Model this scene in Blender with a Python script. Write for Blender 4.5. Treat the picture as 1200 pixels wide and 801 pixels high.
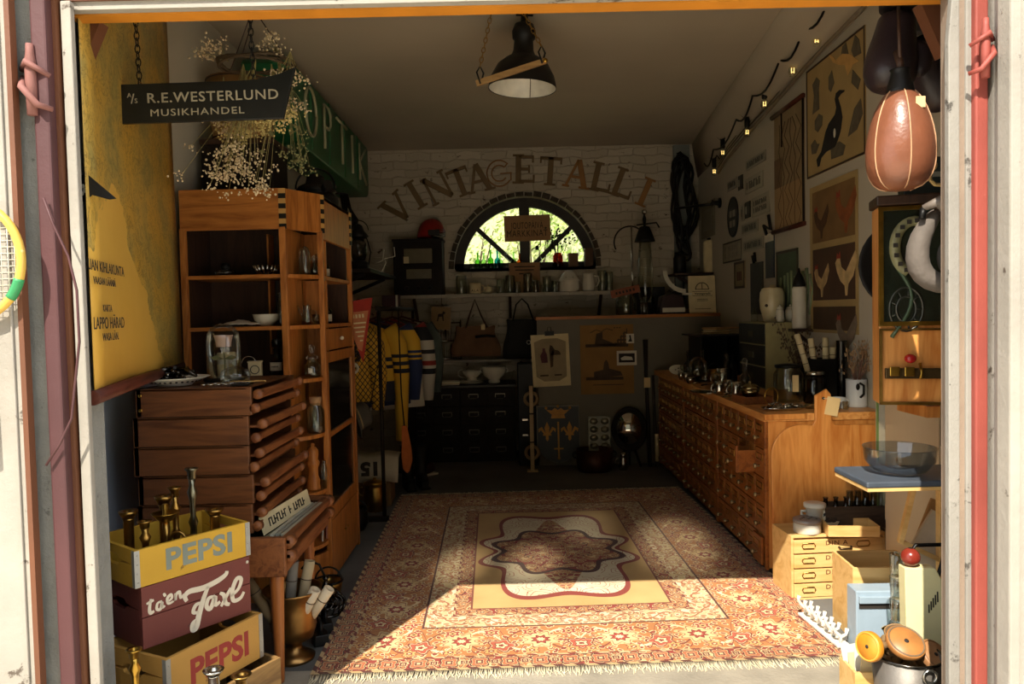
import bpy, bmesh, math, random
from mathutils import Vector as V, Matrix as MX
SC = bpy.context.scene
COL = SC.collection
PI = math.pi
rnd = random.Random(7)
for o in list(bpy.data.objects):
    bpy.data.objects.remove(o)

# ---------------------------------------------------------------- camera
FOC = 900.0
yc = V((-2 / FOC, 34.5 / FOC, 1)).normalized()
xc = V((1, 0.023, 0)); xc = (xc - yc * xc.dot(yc)).normalized()
zc = V((xc.y * yc.z - xc.z * yc.y, xc.z * yc.x - xc.x * yc.z, xc.x * yc.y - xc.y * yc.x))
if zc.y < 0:
    zc = -zc
CAM = V((0, 0, 1.5))
RIGHT = V((xc.x, yc.x, zc.x)); UP = V((xc.y, yc.y, zc.y)); FWD = V((xc.z, yc.z, zc.z))
cd = bpy.data.cameras.new('camera'); cam = bpy.data.objects.new('camera', cd); COL.objects.link(cam)
cd.sensor_width = 36; cd.lens = FOC / 1200 * 36; cd.clip_start = 0.02
cam.matrix_world = MX(((RIGHT.x, UP.x, -FWD.x, CAM.x), (RIGHT.y, UP.y, -FWD.y, CAM.y), (RIGHT.z, UP.z, -FWD.z, CAM.z), (0, 0, 0, 1)))
SC.camera = cam

def ray(px, py):
    return RIGHT * ((px - 600) / FOC) + UP * ((400.5 - py) / FOC) + FWD
def aty(px, py, y):
    d = ray(px, py); return CAM + d * (y / d.y)
def atx(px, py, x):
    d = ray(px, py); return CAM + d * (x / d.x)
def atz(px, py, z):
    d = ray(px, py); return CAM + d * ((z - 1.5) / d.z)

# ---------------------------------------------------------------- materials
def hx(s):
    s = s.lstrip('#'); c = [int(s[i:i + 2], 16) / 255 for i in (0, 2, 4)]
    return tuple(((x / 12.92) if x <= .04045 else ((x + .055) / 1.055) ** 2.4) for x in c) + (1,)
MATS = {}
def newmat(name):
    m = bpy.data.materials.new(name); m.use_nodes = True
    nt = m.node_tree; b = nt.nodes['Principled BSDF']
    return m, nt, b
def N(nt, t, **k):
    n = nt.nodes.new(t)
    for a, v in k.items():
        if a.startswith('i_'):
            n.inputs[a[2:].replace('_', ' ')].default_value = v
        else:
            setattr(n, a, v)
    return n
def L(nt, a, b):
    nt.links.new(a, b)
def ramp(nt, fac, stops, interp='LINEAR'):
    r = nt.nodes.new('ShaderNodeValToRGB'); r.color_ramp.interpolation = interp
    e = r.color_ramp.elements
    while len(e) > 1: e.remove(e[-1])
    e[0].position = stops[0][0]; e[0].color = stops[0][1]
    for p, c in stops[1:]:
        q = e.new(p); q.color = c
    L(nt, fac, r.inputs[0]); return r
def bumpit(nt, b, h, strength, dist=.01):
    bp = N(nt, 'ShaderNodeBump'); bp.inputs['Strength'].default_value = strength; bp.inputs['Distance'].default_value = dist
    L(nt, h, bp.inputs['Height']); L(nt, bp.outputs[0], b.inputs['Normal'])
def plain(name, col, rough=.6, metal=0.0, var=.12, scale=14, bump=0.0, bscale=None, spec=.5, coat=0):
    if name in MATS: return MATS[name]
    m, nt, b = newmat(name); c = hx(col)
    tc = N(nt, 'ShaderNodeTexCoord'); nz = N(nt, 'ShaderNodeTexNoise'); nz.inputs['Scale'].default_value = scale; nz.inputs['Detail'].default_value = 5
    L(nt, tc.outputs['Object'], nz.inputs['Vector'])
    lo = tuple(x * (1 - var) for x in c[:3]) + (1,); hi = tuple(min(1, x * (1 + var)) for x in c[:3]) + (1,)
    r = ramp(nt, nz.outputs[0], [(.3, lo), (.7, hi)])
    L(nt, r.outputs[0], b.inputs['Base Color'])
    b.inputs['Roughness'].default_value = rough; b.inputs['Metallic'].default_value = metal
    b.inputs['Specular IOR Level'].default_value = spec; b.inputs['Coat Weight'].default_value = coat
    if bump:
        n2 = N(nt, 'ShaderNodeTexNoise'); n2.inputs['Scale'].default_value = bscale or scale * 4; n2.inputs['Detail'].default_value = 6
        L(nt, tc.outputs['Object'], n2.inputs['Vector']); bumpit(nt, b, n2.outputs[0], bump)
    MATS[name] = m; return m
def worn(name, col, under, amount=.5, rough=.7, scale=9, bump=.3, metal=0):
    """paint with chips and stains that show what lies under it"""
    if name in MATS: return MATS[name]
    m, nt, b = newmat(name)
    tc = N(nt, 'ShaderNodeTexCoord'); n1 = N(nt, 'ShaderNodeTexNoise'); n1.inputs['Scale'].default_value = scale; n1.inputs['Detail'].default_value = 10; n1.inputs['Roughness'].default_value = .68
    n2 = N(nt, 'ShaderNodeTexNoise'); n2.inputs['Scale'].default_value = scale * .3; n2.inputs['Detail'].default_value = 4
    L(nt, tc.outputs['Object'], n1.inputs['Vector']); L(nt, tc.outputs['Object'], n2.inputs['Vector'])
    c = hx(col); d = tuple(x * .78 for x in c[:3]) + (1,)
    base = ramp(nt, n2.outputs[0], [(.3, d), (.65, c)])
    chip = ramp(nt, n1.outputs[0], [(.6 + (1 - amount) * .14, (0, 0, 0, 1)), (.64 + (1 - amount) * .14, (1, 1, 1, 1))])
    mx = N(nt, 'ShaderNodeMix', data_type='RGBA'); L(nt, chip.outputs[0], mx.inputs[0]); L(nt, base.outputs[0], mx.inputs[6]); mx.inputs[7].default_value = hx(under)
    L(nt, mx.outputs[2], b.inputs['Base Color']); b.inputs['Roughness'].default_value = rough; b.inputs['Metallic'].default_value = metal
    bumpit(nt, b, n1.outputs[0], bump)
    MATS[name] = m; return m
def wood(name, c1, c2, axis='z', rough=.5, scale=1.0, spec=.4):
    if name in MATS: return MATS[name]
    m, nt, b = newmat(name)
    tc = N(nt, 'ShaderNodeTexCoord'); mp = N(nt, 'ShaderNodeMapping')
    s = {'x': (1.2, 9, 9), 'y': (9, 1.2, 9), 'z': (9, 9, 1.2)}[axis]
    mp.inputs['Scale'].default_value = tuple(q * scale for q in s)
    L(nt, tc.outputs['Object'], mp.inputs[0])
    n1 = N(nt, 'ShaderNodeTexNoise'); n1.inputs['Scale'].default_value = 1.6; n1.inputs['Detail'].default_value = 4; n1.inputs['Distortion'].default_value = 1.2
    L(nt, mp.outputs[0], n1.inputs['Vector'])
    mu = N(nt, 'ShaderNodeMath', operation='MULTIPLY'); mu.inputs[1].default_value = 6; L(nt, n1.outputs[0], mu.inputs[0])
    fr = N(nt, 'ShaderNodeMath', operation='PINGPONG'); fr.inputs[1].default_value = 1; L(nt, mu.outputs[0], fr.inputs[0])
    n3 = N(nt, 'ShaderNodeTexNoise'); n3.inputs['Scale'].default_value = 14; n3.inputs['Detail'].default_value = 3; L(nt, mp.outputs[0], n3.inputs['Vector'])
    av = N(nt, 'ShaderNodeMath', operation='ADD'); m2 = N(nt, 'ShaderNodeMath', operation='MULTIPLY'); m2.inputs[1].default_value = .55
    m3 = N(nt, 'ShaderNodeMath', operation='MULTIPLY'); m3.inputs[1].default_value = .5
    L(nt, fr.outputs[0], m2.inputs[0]); L(nt, n3.outputs[0], m3.inputs[0]); L(nt, m2.outputs[0], av.inputs[0]); L(nt, m3.outputs[0], av.inputs[1])
    r = ramp(nt, av.outputs[0], [(.15, hx(c1)), (.8, hx(c2))])
    L(nt, r.outputs[0], b.inputs['Base Color']); b.inputs['Roughness'].default_value = rough; b.inputs['Specular IOR Level'].default_value = spec
    bumpit(nt, b, av.outputs[0], .12, .004)
    MATS[name] = m; return m
def glass(name, col='#ffffff', dense=.06, rough=.03):
    """thin hollow glass: mostly clear, a coloured body and sharp reflections towards the rim"""
    if name in MATS: return MATS[name]
    m, nt, b = newmat(name)
    tr = N(nt, 'ShaderNodeBsdfTransparent'); c = hx(col)
    tr.inputs[0].default_value = tuple(x * (1 - dense) for x in c[:3]) + (1,)
    gl = N(nt, 'ShaderNodeBsdfGlossy'); gl.inputs['Roughness'].default_value = rough; gl.inputs[0].default_value = (1, 1, 1, 1)
    lw = N(nt, 'ShaderNodeLayerWeight'); lw.inputs[0].default_value = .25
    r = ramp(nt, lw.outputs['Fresnel'], [(0, (.035, .035, .035, 1)), (1, (.55, .55, .55, 1))])
    mx = N(nt, 'ShaderNodeMixShader'); L(nt, r.outputs[0], mx.inputs[0]); L(nt, tr.outputs[0], mx.inputs[1]); L(nt, gl.outputs[0], mx.inputs[2])
    L(nt, mx.outputs[0], nt.nodes['Material Output'].inputs[0]); nt.nodes.remove(b)
    MATS[name] = m; return m
def emit(name, col, s):
    if name in MATS: return MATS[name]
    m, nt, b = newmat(name); b.inputs['Emission Color'].default_value = hx(col); b.inputs['Emission Strength'].default_value = s; b.inputs['Base Color'].default_value = hx(col)
    MATS[name] = m; return m
def bands(name, axis, stops, rough=.8, noise=None):
    """stripes woven into cloth: constant colour bands along a local axis, positions in metres"""
    if name in MATS: return MATS[name]
    m, nt, b = newmat(name)
    tc = N(nt, 'ShaderNodeTexCoord'); sp = N(nt, 'ShaderNodeSeparateXYZ'); L(nt, tc.outputs['Object'], sp.inputs[0])
    lo, hi = stops[0][0], stops[-1][0] + .2
    mr = N(nt, 'ShaderNodeMapRange'); mr.inputs[1].default_value = lo; mr.inputs[2].default_value = hi
    L(nt, sp.outputs['xyz'.index(axis)], mr.inputs[0])
    r = ramp(nt, mr.outputs[0], [((p - lo) / (hi - lo), hx(c)) for p, c in stops], 'CONSTANT')
    L(nt, r.outputs[0], b.inputs['Base Color']); b.inputs['Roughness'].default_value = rough
    n2 = N(nt, 'ShaderNodeTexNoise'); n2.inputs['Scale'].default_value = 180; L(nt, tc.outputs['Object'], n2.inputs['Vector']); bumpit(nt, b, n2.outputs[0], .2, .004)
    MATS[name] = m; return m

# ---------------------------------------------------------------- mesh builder
class MB:
    def __init__(s):
        s.v = []; s.f = []; s.mi = []; s.sm = []; s.m = 0; s.T = MX.Identity(4)
    def add(s, vs, fs, smooth=False):
        b = len(s.v)
        s.v += [s.T @ V(p) for p in vs]
        for f in fs:
            s.f.append(tuple(b + i for i in f)); s.mi.append(s.m); s.sm.append(smooth)
        return s
    def box(s, x0, x1, y0, y1, z0, z1):
        p = [(x, y, z) for x in (x0, x1) for y in (y0, y1) for z in (z0, z1)]
        return s.add(p, [(0, 1, 3, 2), (4, 6, 7, 5), (0, 4, 5, 1), (2, 3, 7, 6), (0, 2, 6, 4), (1, 5, 7, 3)])
    def bar(s, a, b, w, h, up=(0, 0, 1)):
        a = V(a); b = V(b); d = (b - a).normalized(); u = V(up)
        r = d.cross(u)
        if r.length < 1e-4: r = d.cross(V((0, 1, 0)))
        r.normalize(); u = r.cross(d)
        p = [q + r * (i * w / 2) + u * (j * h / 2) for q in (a, b) for i in (-1, 1) for j in (-1, 1)]
        return s.add(p, [(0, 1, 3, 2), (4, 6, 7, 5), (0, 4, 5, 1), (2, 3, 7, 6), (0, 2, 6, 4), (1, 5, 7, 3)])
    def lathe(s, prof, n=20, c=(0, 0, 0), sx=1, sy=1, flute=0, nf=0, ax=None, caps=True):
        c = V(c); vs = []; fs = []; k = len(prof)
        R = MX.Identity(3) if ax is None else V((0, 0, 1)).rotation_difference(V(ax)).to_matrix()
        for (r, z) in prof:
            for i in range(n):
                a = 2 * PI * i / n; q = r * (1 + flute * math.cos(nf * a))
                vs.append(c + R @ V((q * math.cos(a) * sx, q * math.sin(a) * sy, z)))
        for j in range(k - 1):
            for i in range(n):
                a = j * n + i; b = j * n + (i + 1) % n
                fs.append((a, b, b + n, a + n))
        s.add(vs, fs, True)
        b = len(s.v)
        if caps and prof[0][0] > 1e-5: s.add([vs[i] for i in range(n)], [tuple(range(n - 1, -1, -1))])
        if caps and prof[-1][0] > 1e-5: s.add([vs[(k - 1) * n + i] for i in range(n)], [tuple(range(n))])
        return s
    def tube(s, pts, r, n=7, closed=False, cap=True):
        pts = [V(p) for p in pts]; k = len(pts); vs = []; fs = []
        rs = r if isinstance(r, (list, tuple)) else [r] * k
        pr = None
        for i in range(k):
            if closed: t = pts[(i + 1) % k] - pts[i - 1]
            else: t = pts[min(i + 1, k - 1)] - pts[max(i - 1, 0)]
            if t.length < 1e-9: t = V((0, 0, 1))
            t.normalize()
            if pr is None:
                u = t.cross(V((0, 0, 1)))
                if u.length < 1e-3: u = t.cross(V((0, 1, 0)))
            else:
                u = pr - t * pr.dot(t)
            u.normalize(); pr = u; w = t.cross(u)
            for j in range(n):
                a = 2 * PI * j / n
                vs.append(pts[i] + (u * math.cos(a) + w * math.sin(a)) * rs[i])
        for i in range(k if closed else k - 1):
            for j in range(n):
                a = i * n + j; b = i * n + (j + 1) % n; i2 = ((i + 1) % k) * n
                fs.append((a, b, i2 + (j + 1) % n, i2 + j))
        s.add(vs, fs, True)
        if cap and not closed:
            s.add(vs[:n], [tuple(range(n))]); s.add(vs[-n:], [tuple(range(n))])
        return s
    def prism(s, poly, d, y=0):
        """outline in local x,z given depth d along +y from y"""
        n = len(poly)
        vs = [(p[0], y, p[1]) for p in poly] + [(p[0], y + d, p[1]) for p in poly]
        fs = [tuple(range(n)), tuple(range(2 * n - 1, n - 1, -1))] + [(i, (i + 1) % n, n + (i + 1) % n, n + i) for i in range(n)]
        return s.add(vs, fs)
    def ell(s, c, r, nu=14, nv=9):
        c = V(c); r = (r, r, r) if not isinstance(r, (tuple, list)) else r
        pr = [(math.cos(-PI / 2 + PI * j / nv), math.sin(-PI / 2 + PI * j / nv)) for j in range(nv + 1)]
        vs = []; fs = []
        for (q, z) in pr:
            for i in range(nu):
                a = 2 * PI * i / nu
                vs.append(c + V((r[0] * q * math.cos(a), r[1] * q * math.sin(a), r[2] * z)))
        for j in range(nv):
            for i in range(nu):
                a = j * nu + i; b = j * nu + (i + 1) % nu
                fs.append((a, b, b + nu, a + nu))
        return s.add(vs, fs, True)
    def ring(s, c, R, r, ax=(0, 0, 1), n=22, m=7, a0=0, a1=2 * PI):
        Q = MX(((1, 0, 0), (0, 0, 1), (0, 1, 0))) if tuple(ax) == (0, 1, 0) else V((0, 0, 1)).rotation_difference(V(ax)).to_matrix(); c = V(c)
        full = abs(a1 - a0 - 2 * PI) < 1e-6
        k = n if full else n + 1
        return s.tube([c + Q @ V((R * math.cos(a0 + (a1 - a0) * i / n), R * math.sin(a0 + (a1 - a0) * i / n), 0)) for i in range(k)], r, m, closed=full)
    def grid(s, fn, nu, nv, smooth=True):
        vs = [fn(i / nu, j / nv) for j in range(nv + 1) for i in range(nu + 1)]
        fs = [(j * (nu + 1) + i, j * (nu + 1) + i + 1, (j + 1) * (nu + 1) + i + 1, (j + 1) * (nu + 1) + i) for j in range(nv) for i in range(nu)]
        return s.add(vs, fs, smooth)
    def txt(s, body, h, c, y=0, bold=0, sx=1.0, depth=.0015, space=1.0, fit=None):
        """raised lettering facing -y, centred on c=(x,z), capital height about h"""
        vs, fs = text_mesh(body, bold, space)
        if not vs: return s
        x0 = min(p[0] for p in vs); x1 = max(p[0] for p in vs); z0 = min(p[1] for p in vs); z1 = max(p[1] for p in vs)
        k = h / .70
        if fit: sx = fit / ((x1 - x0) * k)
        return s.add([((p[0] - (x0 + x1) / 2) * k * sx + c[0], y - p[2] * 0 - depth * (1 if p[2] > 0 else 0), (p[1] - .35) * k + c[1]) for p in vs], fs)
    def build(s, name, mats, parent=None, loc=None, rot=None, bevel=0, label=None, recalc=True, solid=0, sub=0):
        me = bpy.data.meshes.new(name)
        me.from_pydata([tuple(p) for p in s.v], [], s.f)
        if not isinstance(mats, (list, tuple)): mats = [mats]
        for m in mats: me.materials.append(m)
        me.polygons.foreach_set('material_index', s.mi); me.polygons.foreach_set('use_smooth', s.sm)
        if recalc:
            bm = bmesh.new(); bm.from_mesh(me); bmesh.ops.remove_doubles(bm, verts=bm.verts, dist=1e-6)
            bmesh.ops.recalc_face_normals(bm, faces=bm.faces); bm.to_mesh(me); bm.free()
        me.update()
        o = bpy.data.objects.new(name, me); COL.objects.link(o)
        if loc is not None: o.location = loc
        if rot is not None: o.rotation_euler = rot
        if parent is not None: o.parent = parent
        if solid:
            md = o.modifiers.new('thick', 'SOLIDIFY'); md.thickness = solid; md.offset = 0
        if sub:
            md = o.modifiers.new('smooth', 'SUBSURF'); md.levels = sub; md.render_levels = sub
        if bevel:
            md = o.modifiers.new('edge', 'BEVEL'); md.width = bevel; md.segments = 2; md.limit_method = 'ANGLE'
        if label: o['label'] = label
        return o
_TX = {}
def text_mesh(body, bold=0, space=1.0):
    k = (body, bold, space)
    if k in _TX: return _TX[k]
    cu = bpy.data.curves.new('tmp', 'FONT'); cu.body = body; cu.size = 1; cu.extrude = .5; cu.offset = bold; cu.resolution_u = 3; cu.space_character = space
    ob = bpy.data.objects.new('tmp', cu); COL.objects.link(ob)
    dg = bpy.context.evaluated_depsgraph_get(); dg.update(); ev = ob.evaluated_get(dg); me = ev.to_mesh()
    r = ([tuple(v.co) for v in me.vertices], [tuple(p.vertices) for p in me.polygons])
    ev.to_mesh_clear(); bpy.data.objects.remove(ob); bpy.data.curves.remove(cu)
    _TX[k] = r; return r
def tag(o, label, cat, group=None):
    o['label'] = label; o['category'] = cat
    if group: o['group'] = group
    return o
def thing(name, label, cat, loc=(0, 0, 0), rot=(0, 0, 0), group=None, sc=1):
    o = bpy.data.objects.new(name, None); COL.objects.link(o); o.empty_display_size = .05
    o.location = loc; o.rotation_euler = rot; o.scale = (sc, sc, sc) if not isinstance(sc, (tuple, list)) else sc
    return tag(o, label, cat, group)
def solo(mb, name, mats, label, cat, loc=(0, 0, 0), rot=(0, 0, 0), group=None, **k):
    return tag(mb.build(name, mats, None, loc, rot, **k), label, cat, group)
def struct(mb, name, mats, **k):
    o = mb.build(name, mats, **k); o['kind'] = 'structure'; return o
def dup(root, loc, rot=None, label=None, group=None, sc=None):
    r = root.copy(); COL.objects.link(r); r.location = loc
    if rot is not None: r.rotation_euler = rot
    if label: r['label'] = label
    if group: r['group'] = group
    if sc: r.scale = (sc, sc, sc) if not isinstance(sc, (tuple, list)) else sc
    for ch in list(root.children):
        c = ch.copy(); COL.objects.link(c); c.parent = r
        for g in list(ch.children):
            d = g.copy(); COL.objects.link(d); d.parent = c
    return r
def swap(root, part, m):
    """give one copy's part a material of its own"""
    for ch in root.children:
        if ch.name.split('.')[0] == part:
            ch.data = ch.data.copy(); ch.data.materials.clear(); ch.data.materials.append(m)
def arc(cx, cz, r, a0, a1, n):
    return [(cx + r * math.cos(a0 + (a1 - a0) * i / n), cz + r * math.sin(a0 + (a1 - a0) * i / n)) for i in range(n + 1)]
def chain_mb(mb, a, b, link=.03, r=.002, w=.55):
    a = V(a); b = V(b); n = max(1, int((b - a).length / (link * .72))); d = (b - a).normalized()
    u = d.cross(V((0, 1, 0))).normalized(); w2 = d.cross(u)
    for i in range(n):
        c = a + (b - a) * ((i + .5) / n); q = u if i % 2 else w2
        pts = [c + d * (link / 2 * math.cos(t)) + q * (link * w / 2 * math.sin(t)) for t in [2 * PI * k / 8 for k in range(8)]]
        mb.tube(pts, r, 4, closed=True)
    return mb

# shared materials
M_brass = plain('brass', '#b08a3c', .28, 1, .25, 20)
M_brassd = plain('aged_brass', '#9c7a40', .3, 1, .3, 18)
M_silver = plain('silver', '#b9b6ae', .18, 1, .15, 20)
M_iron = plain('black_iron', '#1b1a19', .45, .6, .3, 20)
M_black = plain('black_paint', '#141210', .5, 0, .2, 12, spec=.3)
M_dark = plain('dark_stain', '#1f1711', .6, 0, .25, 12, spec=.18)
M_white = plain('white_glaze', '#d9d3c2', .25, 0, .06, 8)
M_cream = plain('cream_paper', '#d8c79c', .8, 0, .1, 10)
M_tagm = plain('price_tag_paper', '#e2c690', .8, 0, .05, 10)
M_paperw = plain('white_paper', '#d6d0be', .8, 0, .06, 10)
M_ink = plain('dark_ink', '#29221c', .8, 0, .2, 30)
M_glass = glass('clear_glass', '#f4f7f2', .05)
M_oak = wood('oak', '#864c1a', '#b57233', 'z', .42)
M_oakx = wood('oak_across', '#864c1a', '#b57233', 'x', .42)
M_cab = wood('catalogue_oak', '#6f3a14', '#9c5e2a', 'y', .38)
M_pine = wood('honey_pine', '#b46a2a', '#d6944e', 'z', .42, .7)
M_pinex = wood('honey_pine_along', '#b87030', '#dca05c', 'y', .42, .7)
M_birch = wood('birch', '#c99a55', '#e0b878', 'x', .5, .6)
M_mahog = wood('mahogany', '#351710', '#54271a', 'x', .4, .6)
M_tray = wood('tray_oak', '#5a2d15', '#84502b', 'y', .5)
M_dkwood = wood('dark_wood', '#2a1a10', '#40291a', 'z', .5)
# ================================================================ setting
XL, XR, YB, YD, ZC = -1.75, 2.05, 8.3, 2.2, 3.26
m, nt, b = newmat('concrete_floor')
tc = N(nt, 'ShaderNodeTexCoord'); n1 = N(nt, 'ShaderNodeTexNoise'); n1.inputs['Scale'].default_value = 1.7; n1.inputs['Detail'].default_value = 9
n2 = N(nt, 'ShaderNodeTexNoise'); n2.inputs['Scale'].default_value = 60; n2.inputs['Detail'].default_value = 4
L(nt, tc.outputs['Object'], n1.inputs['Vector']); L(nt, tc.outputs['Object'], n2.inputs['Vector'])
r = ramp(nt, n1.outputs[0], [(.3, hx('#4d4c4a')), (.5, hx('#5c5c5a')), (.7, hx('#6a6a68'))]); L(nt, r.outputs[0], b.inputs['Base Color'])
b.inputs['Roughness'].default_value = .75; bumpit(nt, b, n2.outputs[0], .35, .004); M_floor = m
struct(MB().box(XL - .1, XR + .1, YD - .06, YB + .1, -.1, 0), 'floor', M_floor)
M_ground = plain('pale_yard_gravel', '#cfc5b2', .9, 0, .15, 6, .5, 90)
struct(MB().box(-14, 14, -14, YD - .06, -.12, -.02), 'ground', M_ground)
# ceiling plaster
M_ceil = worn('ceiling_plaster', '#bdb09a', '#cfc6b3', .2, .85, 2.2, .1)
M_wall = worn('plaster_wall', '#c0b7a4', '#a1977f', .25, .85, 1.3, .12)
M_wallb = worn('bluish_plaster', '#c0c8d4', '#98a0ac', .25, .85, 2.0, .12)
mb = MB()
mb.add([(XL, YD, ZC), (1.42, YD, ZC), (2.0, YB, ZC), (XL, YB, ZC), (XL, YD, ZC + .1), (1.42, YD, ZC + .1), (2.0, YB, ZC + .1), (XL, YB, ZC + .1)],
       [(0, 1, 2, 3), (7, 6, 5, 4), (0, 4, 5, 1), (1, 5, 6, 2), (2, 6, 7, 3), (3, 7, 4, 0)])
struct(mb, 'ceiling', M_ceil)
# fine plaster cracks stay in the ceiling material; sloping cove on the right
mb = MB(); n = 8
def cove(u, v):
    y = YD + (YB - YD) * v; xa = 1.42 + .58 * v; za = ZC; zb = 3.34 - .44 * v; xb = XR + .005
    if zb > za: zb = za - .02
    return (xa + (xb - xa) * u, y, za + (zb - za) * u - .015 * math.sin(PI * u))
mb.grid(cove, 4, n); 
struct(mb, 'trim_1', M_ceil, solid=.03)
struct(MB().box(XL - .15, XL, YD + .02, YB, 0, ZC + .1), 'wall_left', M_wallb if False else M_wall)
struct(MB().box(XR, XR + .15, YD + .02, YB, 0, ZC + .1), 'wall_right', M_wall)
# back wall: painted brick with an arched opening
AX, AZ, AR = .175, 1.975, .775
m, nt, b = newmat('painted_brick')
tc = N(nt, 'ShaderNodeTexCoord'); sp = N(nt, 'ShaderNodeSeparateXYZ'); cb = N(nt, 'ShaderNodeCombineXYZ'); L(nt, tc.outputs['Object'], sp.inputs[0])
L(nt, sp.outputs[0], cb.inputs[0]); L(nt, sp.outputs[2], cb.inputs[1])
wob = N(nt, 'ShaderNodeTexNoise'); wob.inputs['Scale'].default_value = 5; L(nt, cb.outputs[0], wob.inputs['Vector'])
ad = N(nt, 'ShaderNodeMixRGB', blend_type='LINEAR_LIGHT'); ad.inputs[0].default_value = .045; L(nt, cb.outputs[0], ad.inputs[1]); L(nt, wob.outputs['Color'], ad.inputs[2])
br = N(nt, 'ShaderNodeTexBrick'); br.inputs['Scale'].default_value = 1; br.inputs['Brick Width'].default_value = .27; br.inputs['Row Height'].default_value = .085; br.inputs['Mortar Size'].default_value = .005; br.inputs['Mortar Smooth'].default_value = .4
br.inputs['Color1'].default_value = hx('#c3b8a4'); br.inputs['Color2'].default_value = hx('#b3a893'); br.inputs['Mortar'].default_value = hx('#b5aa95')
L(nt, ad.outputs[0], br.inputs['Vector'])
n1 = N(nt, 'ShaderNodeTexNoise'); n1.inputs['Scale'].default_value = 9; n1.inputs['Detail'].default_value = 10; n1.inputs['Roughness'].default_value = .7; L(nt, cb.outputs[0], n1.inputs['Vector'])
ch = ramp(nt, n1.outputs[0], [(.615, (0, 0, 0, 1)), (.66, (1, 1, 1, 1))]); mx = N(nt, 'ShaderNodeMix', data_type='RGBA')
L(nt, ch.outputs[0], mx.inputs[0]); L(nt, br.outputs[0], mx.inputs[6]); mx.inputs[7].default_value = hx('#54402f'); L(nt, mx.outputs[2], b.inputs['Base Color'])
b.inputs['Roughness'].default_value = .8
sm = N(nt, 'ShaderNodeMath', operation='SUBTRACT'); L(nt, n1.outputs[0], sm.inputs[0]); L(nt, br.outputs['Fac'], sm.inputs[1]); bumpit(nt, b, sm.outputs[0], .9, .012)
M_brick = m
mb = MB(); WT = .35
def holewall(mb, y0, y1):
    K = 28; ap = arc(AX, AZ, AR, 0, PI, K)
    for y in (y0, y1):
        mb.add([(XL, y, 0), (XR, y, 0), (XR, y, AZ), (XL, y, AZ)], [(0, 1, 2, 3)])
        mb.add([(AX + AR, y, AZ), (XR, y, AZ), (XR, y, ZC + .1), (AX + AR, y, ZC + .1)], [(0, 1, 2, 3)])
        mb.add([(XL, y, AZ), (AX - AR, y, AZ), (AX - AR, y, ZC + .1), (XL, y, ZC + .1)], [(0, 1, 2, 3)])
        for i in range(K):
            a, c = ap[i], ap[i + 1]
            mb.add([(a[0], y, a[1]), (a[0], y, ZC + .1), (c[0], y, ZC + .1), (c[0], y, c[1])], [(0, 1, 2, 3)])
    for i in range(K):
        a, c = ap[i], ap[i + 1]
        mb.add([(a[0], y0, a[1]), (c[0], y0, c[1]), (c[0], y1, c[1]), (a[0], y1, a[1])], [(0, 1, 2, 3)])
    mb.add([(AX - AR, y0, AZ), (AX + AR, y0, AZ), (AX + AR, y1, AZ), (AX - AR, y1, AZ)], [(0, 1, 2, 3)])
holewall(mb, YB, YB + WT)
struct(mb, 'wall_back', M_brick)
# chipped brick rim over the window arch
mb = MB()
for i in range(26):
    a = PI * (i + .5) / 26; rr = AR + .04 + rnd.uniform(-.012, .012)
    p0 = V((AX + (AR - .005) * math.cos(a), YB - .015, AZ + (AR - .005) * math.sin(a))); p1 = V((AX + rr * math.cos(a), YB - .015, AZ + rr * math.sin(a)))
    mb.bar(p0, p1, .085, .03 + rnd.uniform(0, .015), (0, 1, 0))
struct(mb, 'trim_2', plain('dark_mortar', '#4a4034', .9, 0, .4, 20, .5))
# arched window
FW = .1; YW = YB + .16
mb = MB(); K = 28; o1 = arc(AX, AZ, AR, 0, PI, K); i1 = arc(AX, AZ, AR - FW, 0, PI, K)
for i in range(K):
    for (dy0, dy1) in ((YW, YW + .07),):
        a, b2, c, d = o1[i], o1[i + 1], i1[i + 1], i1[i]
        q = [(p[0], y, p[1]) for y in (dy0, dy1) for p in (a, b2, c, d)]
        mb.add(q, [(0, 1, 2, 3), (7, 6, 5, 4), (0, 4, 5, 1), (2, 6, 7, 3)])
mb.box(AX - AR, AX + AR, YW, YW + .07, AZ, AZ + .07)
mb.box(AX - .055, AX + .055, YW - .02, YW + .07, AZ, AZ + AR - .02)
for sgn in (-1, 1):
    mb.bar((AX + sgn * .1, YW + .03, AZ + .05), (AX + sgn * .56, YW + .03, AZ + .49), .05, .04, (0, 1, 0))
M_wframe = plain('dark_window_frame', '#2f2a26', .6, 0, .3, 12)
w = struct(mb, 'window_1', M_wframe)
mb = MB(); mb.prism(arc(AX, AZ, AR - .05, 0, PI, K), .004, YW + .035)
mb.build('pane', glass('window_glass', '#f2f6ea', .04), w)
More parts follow.
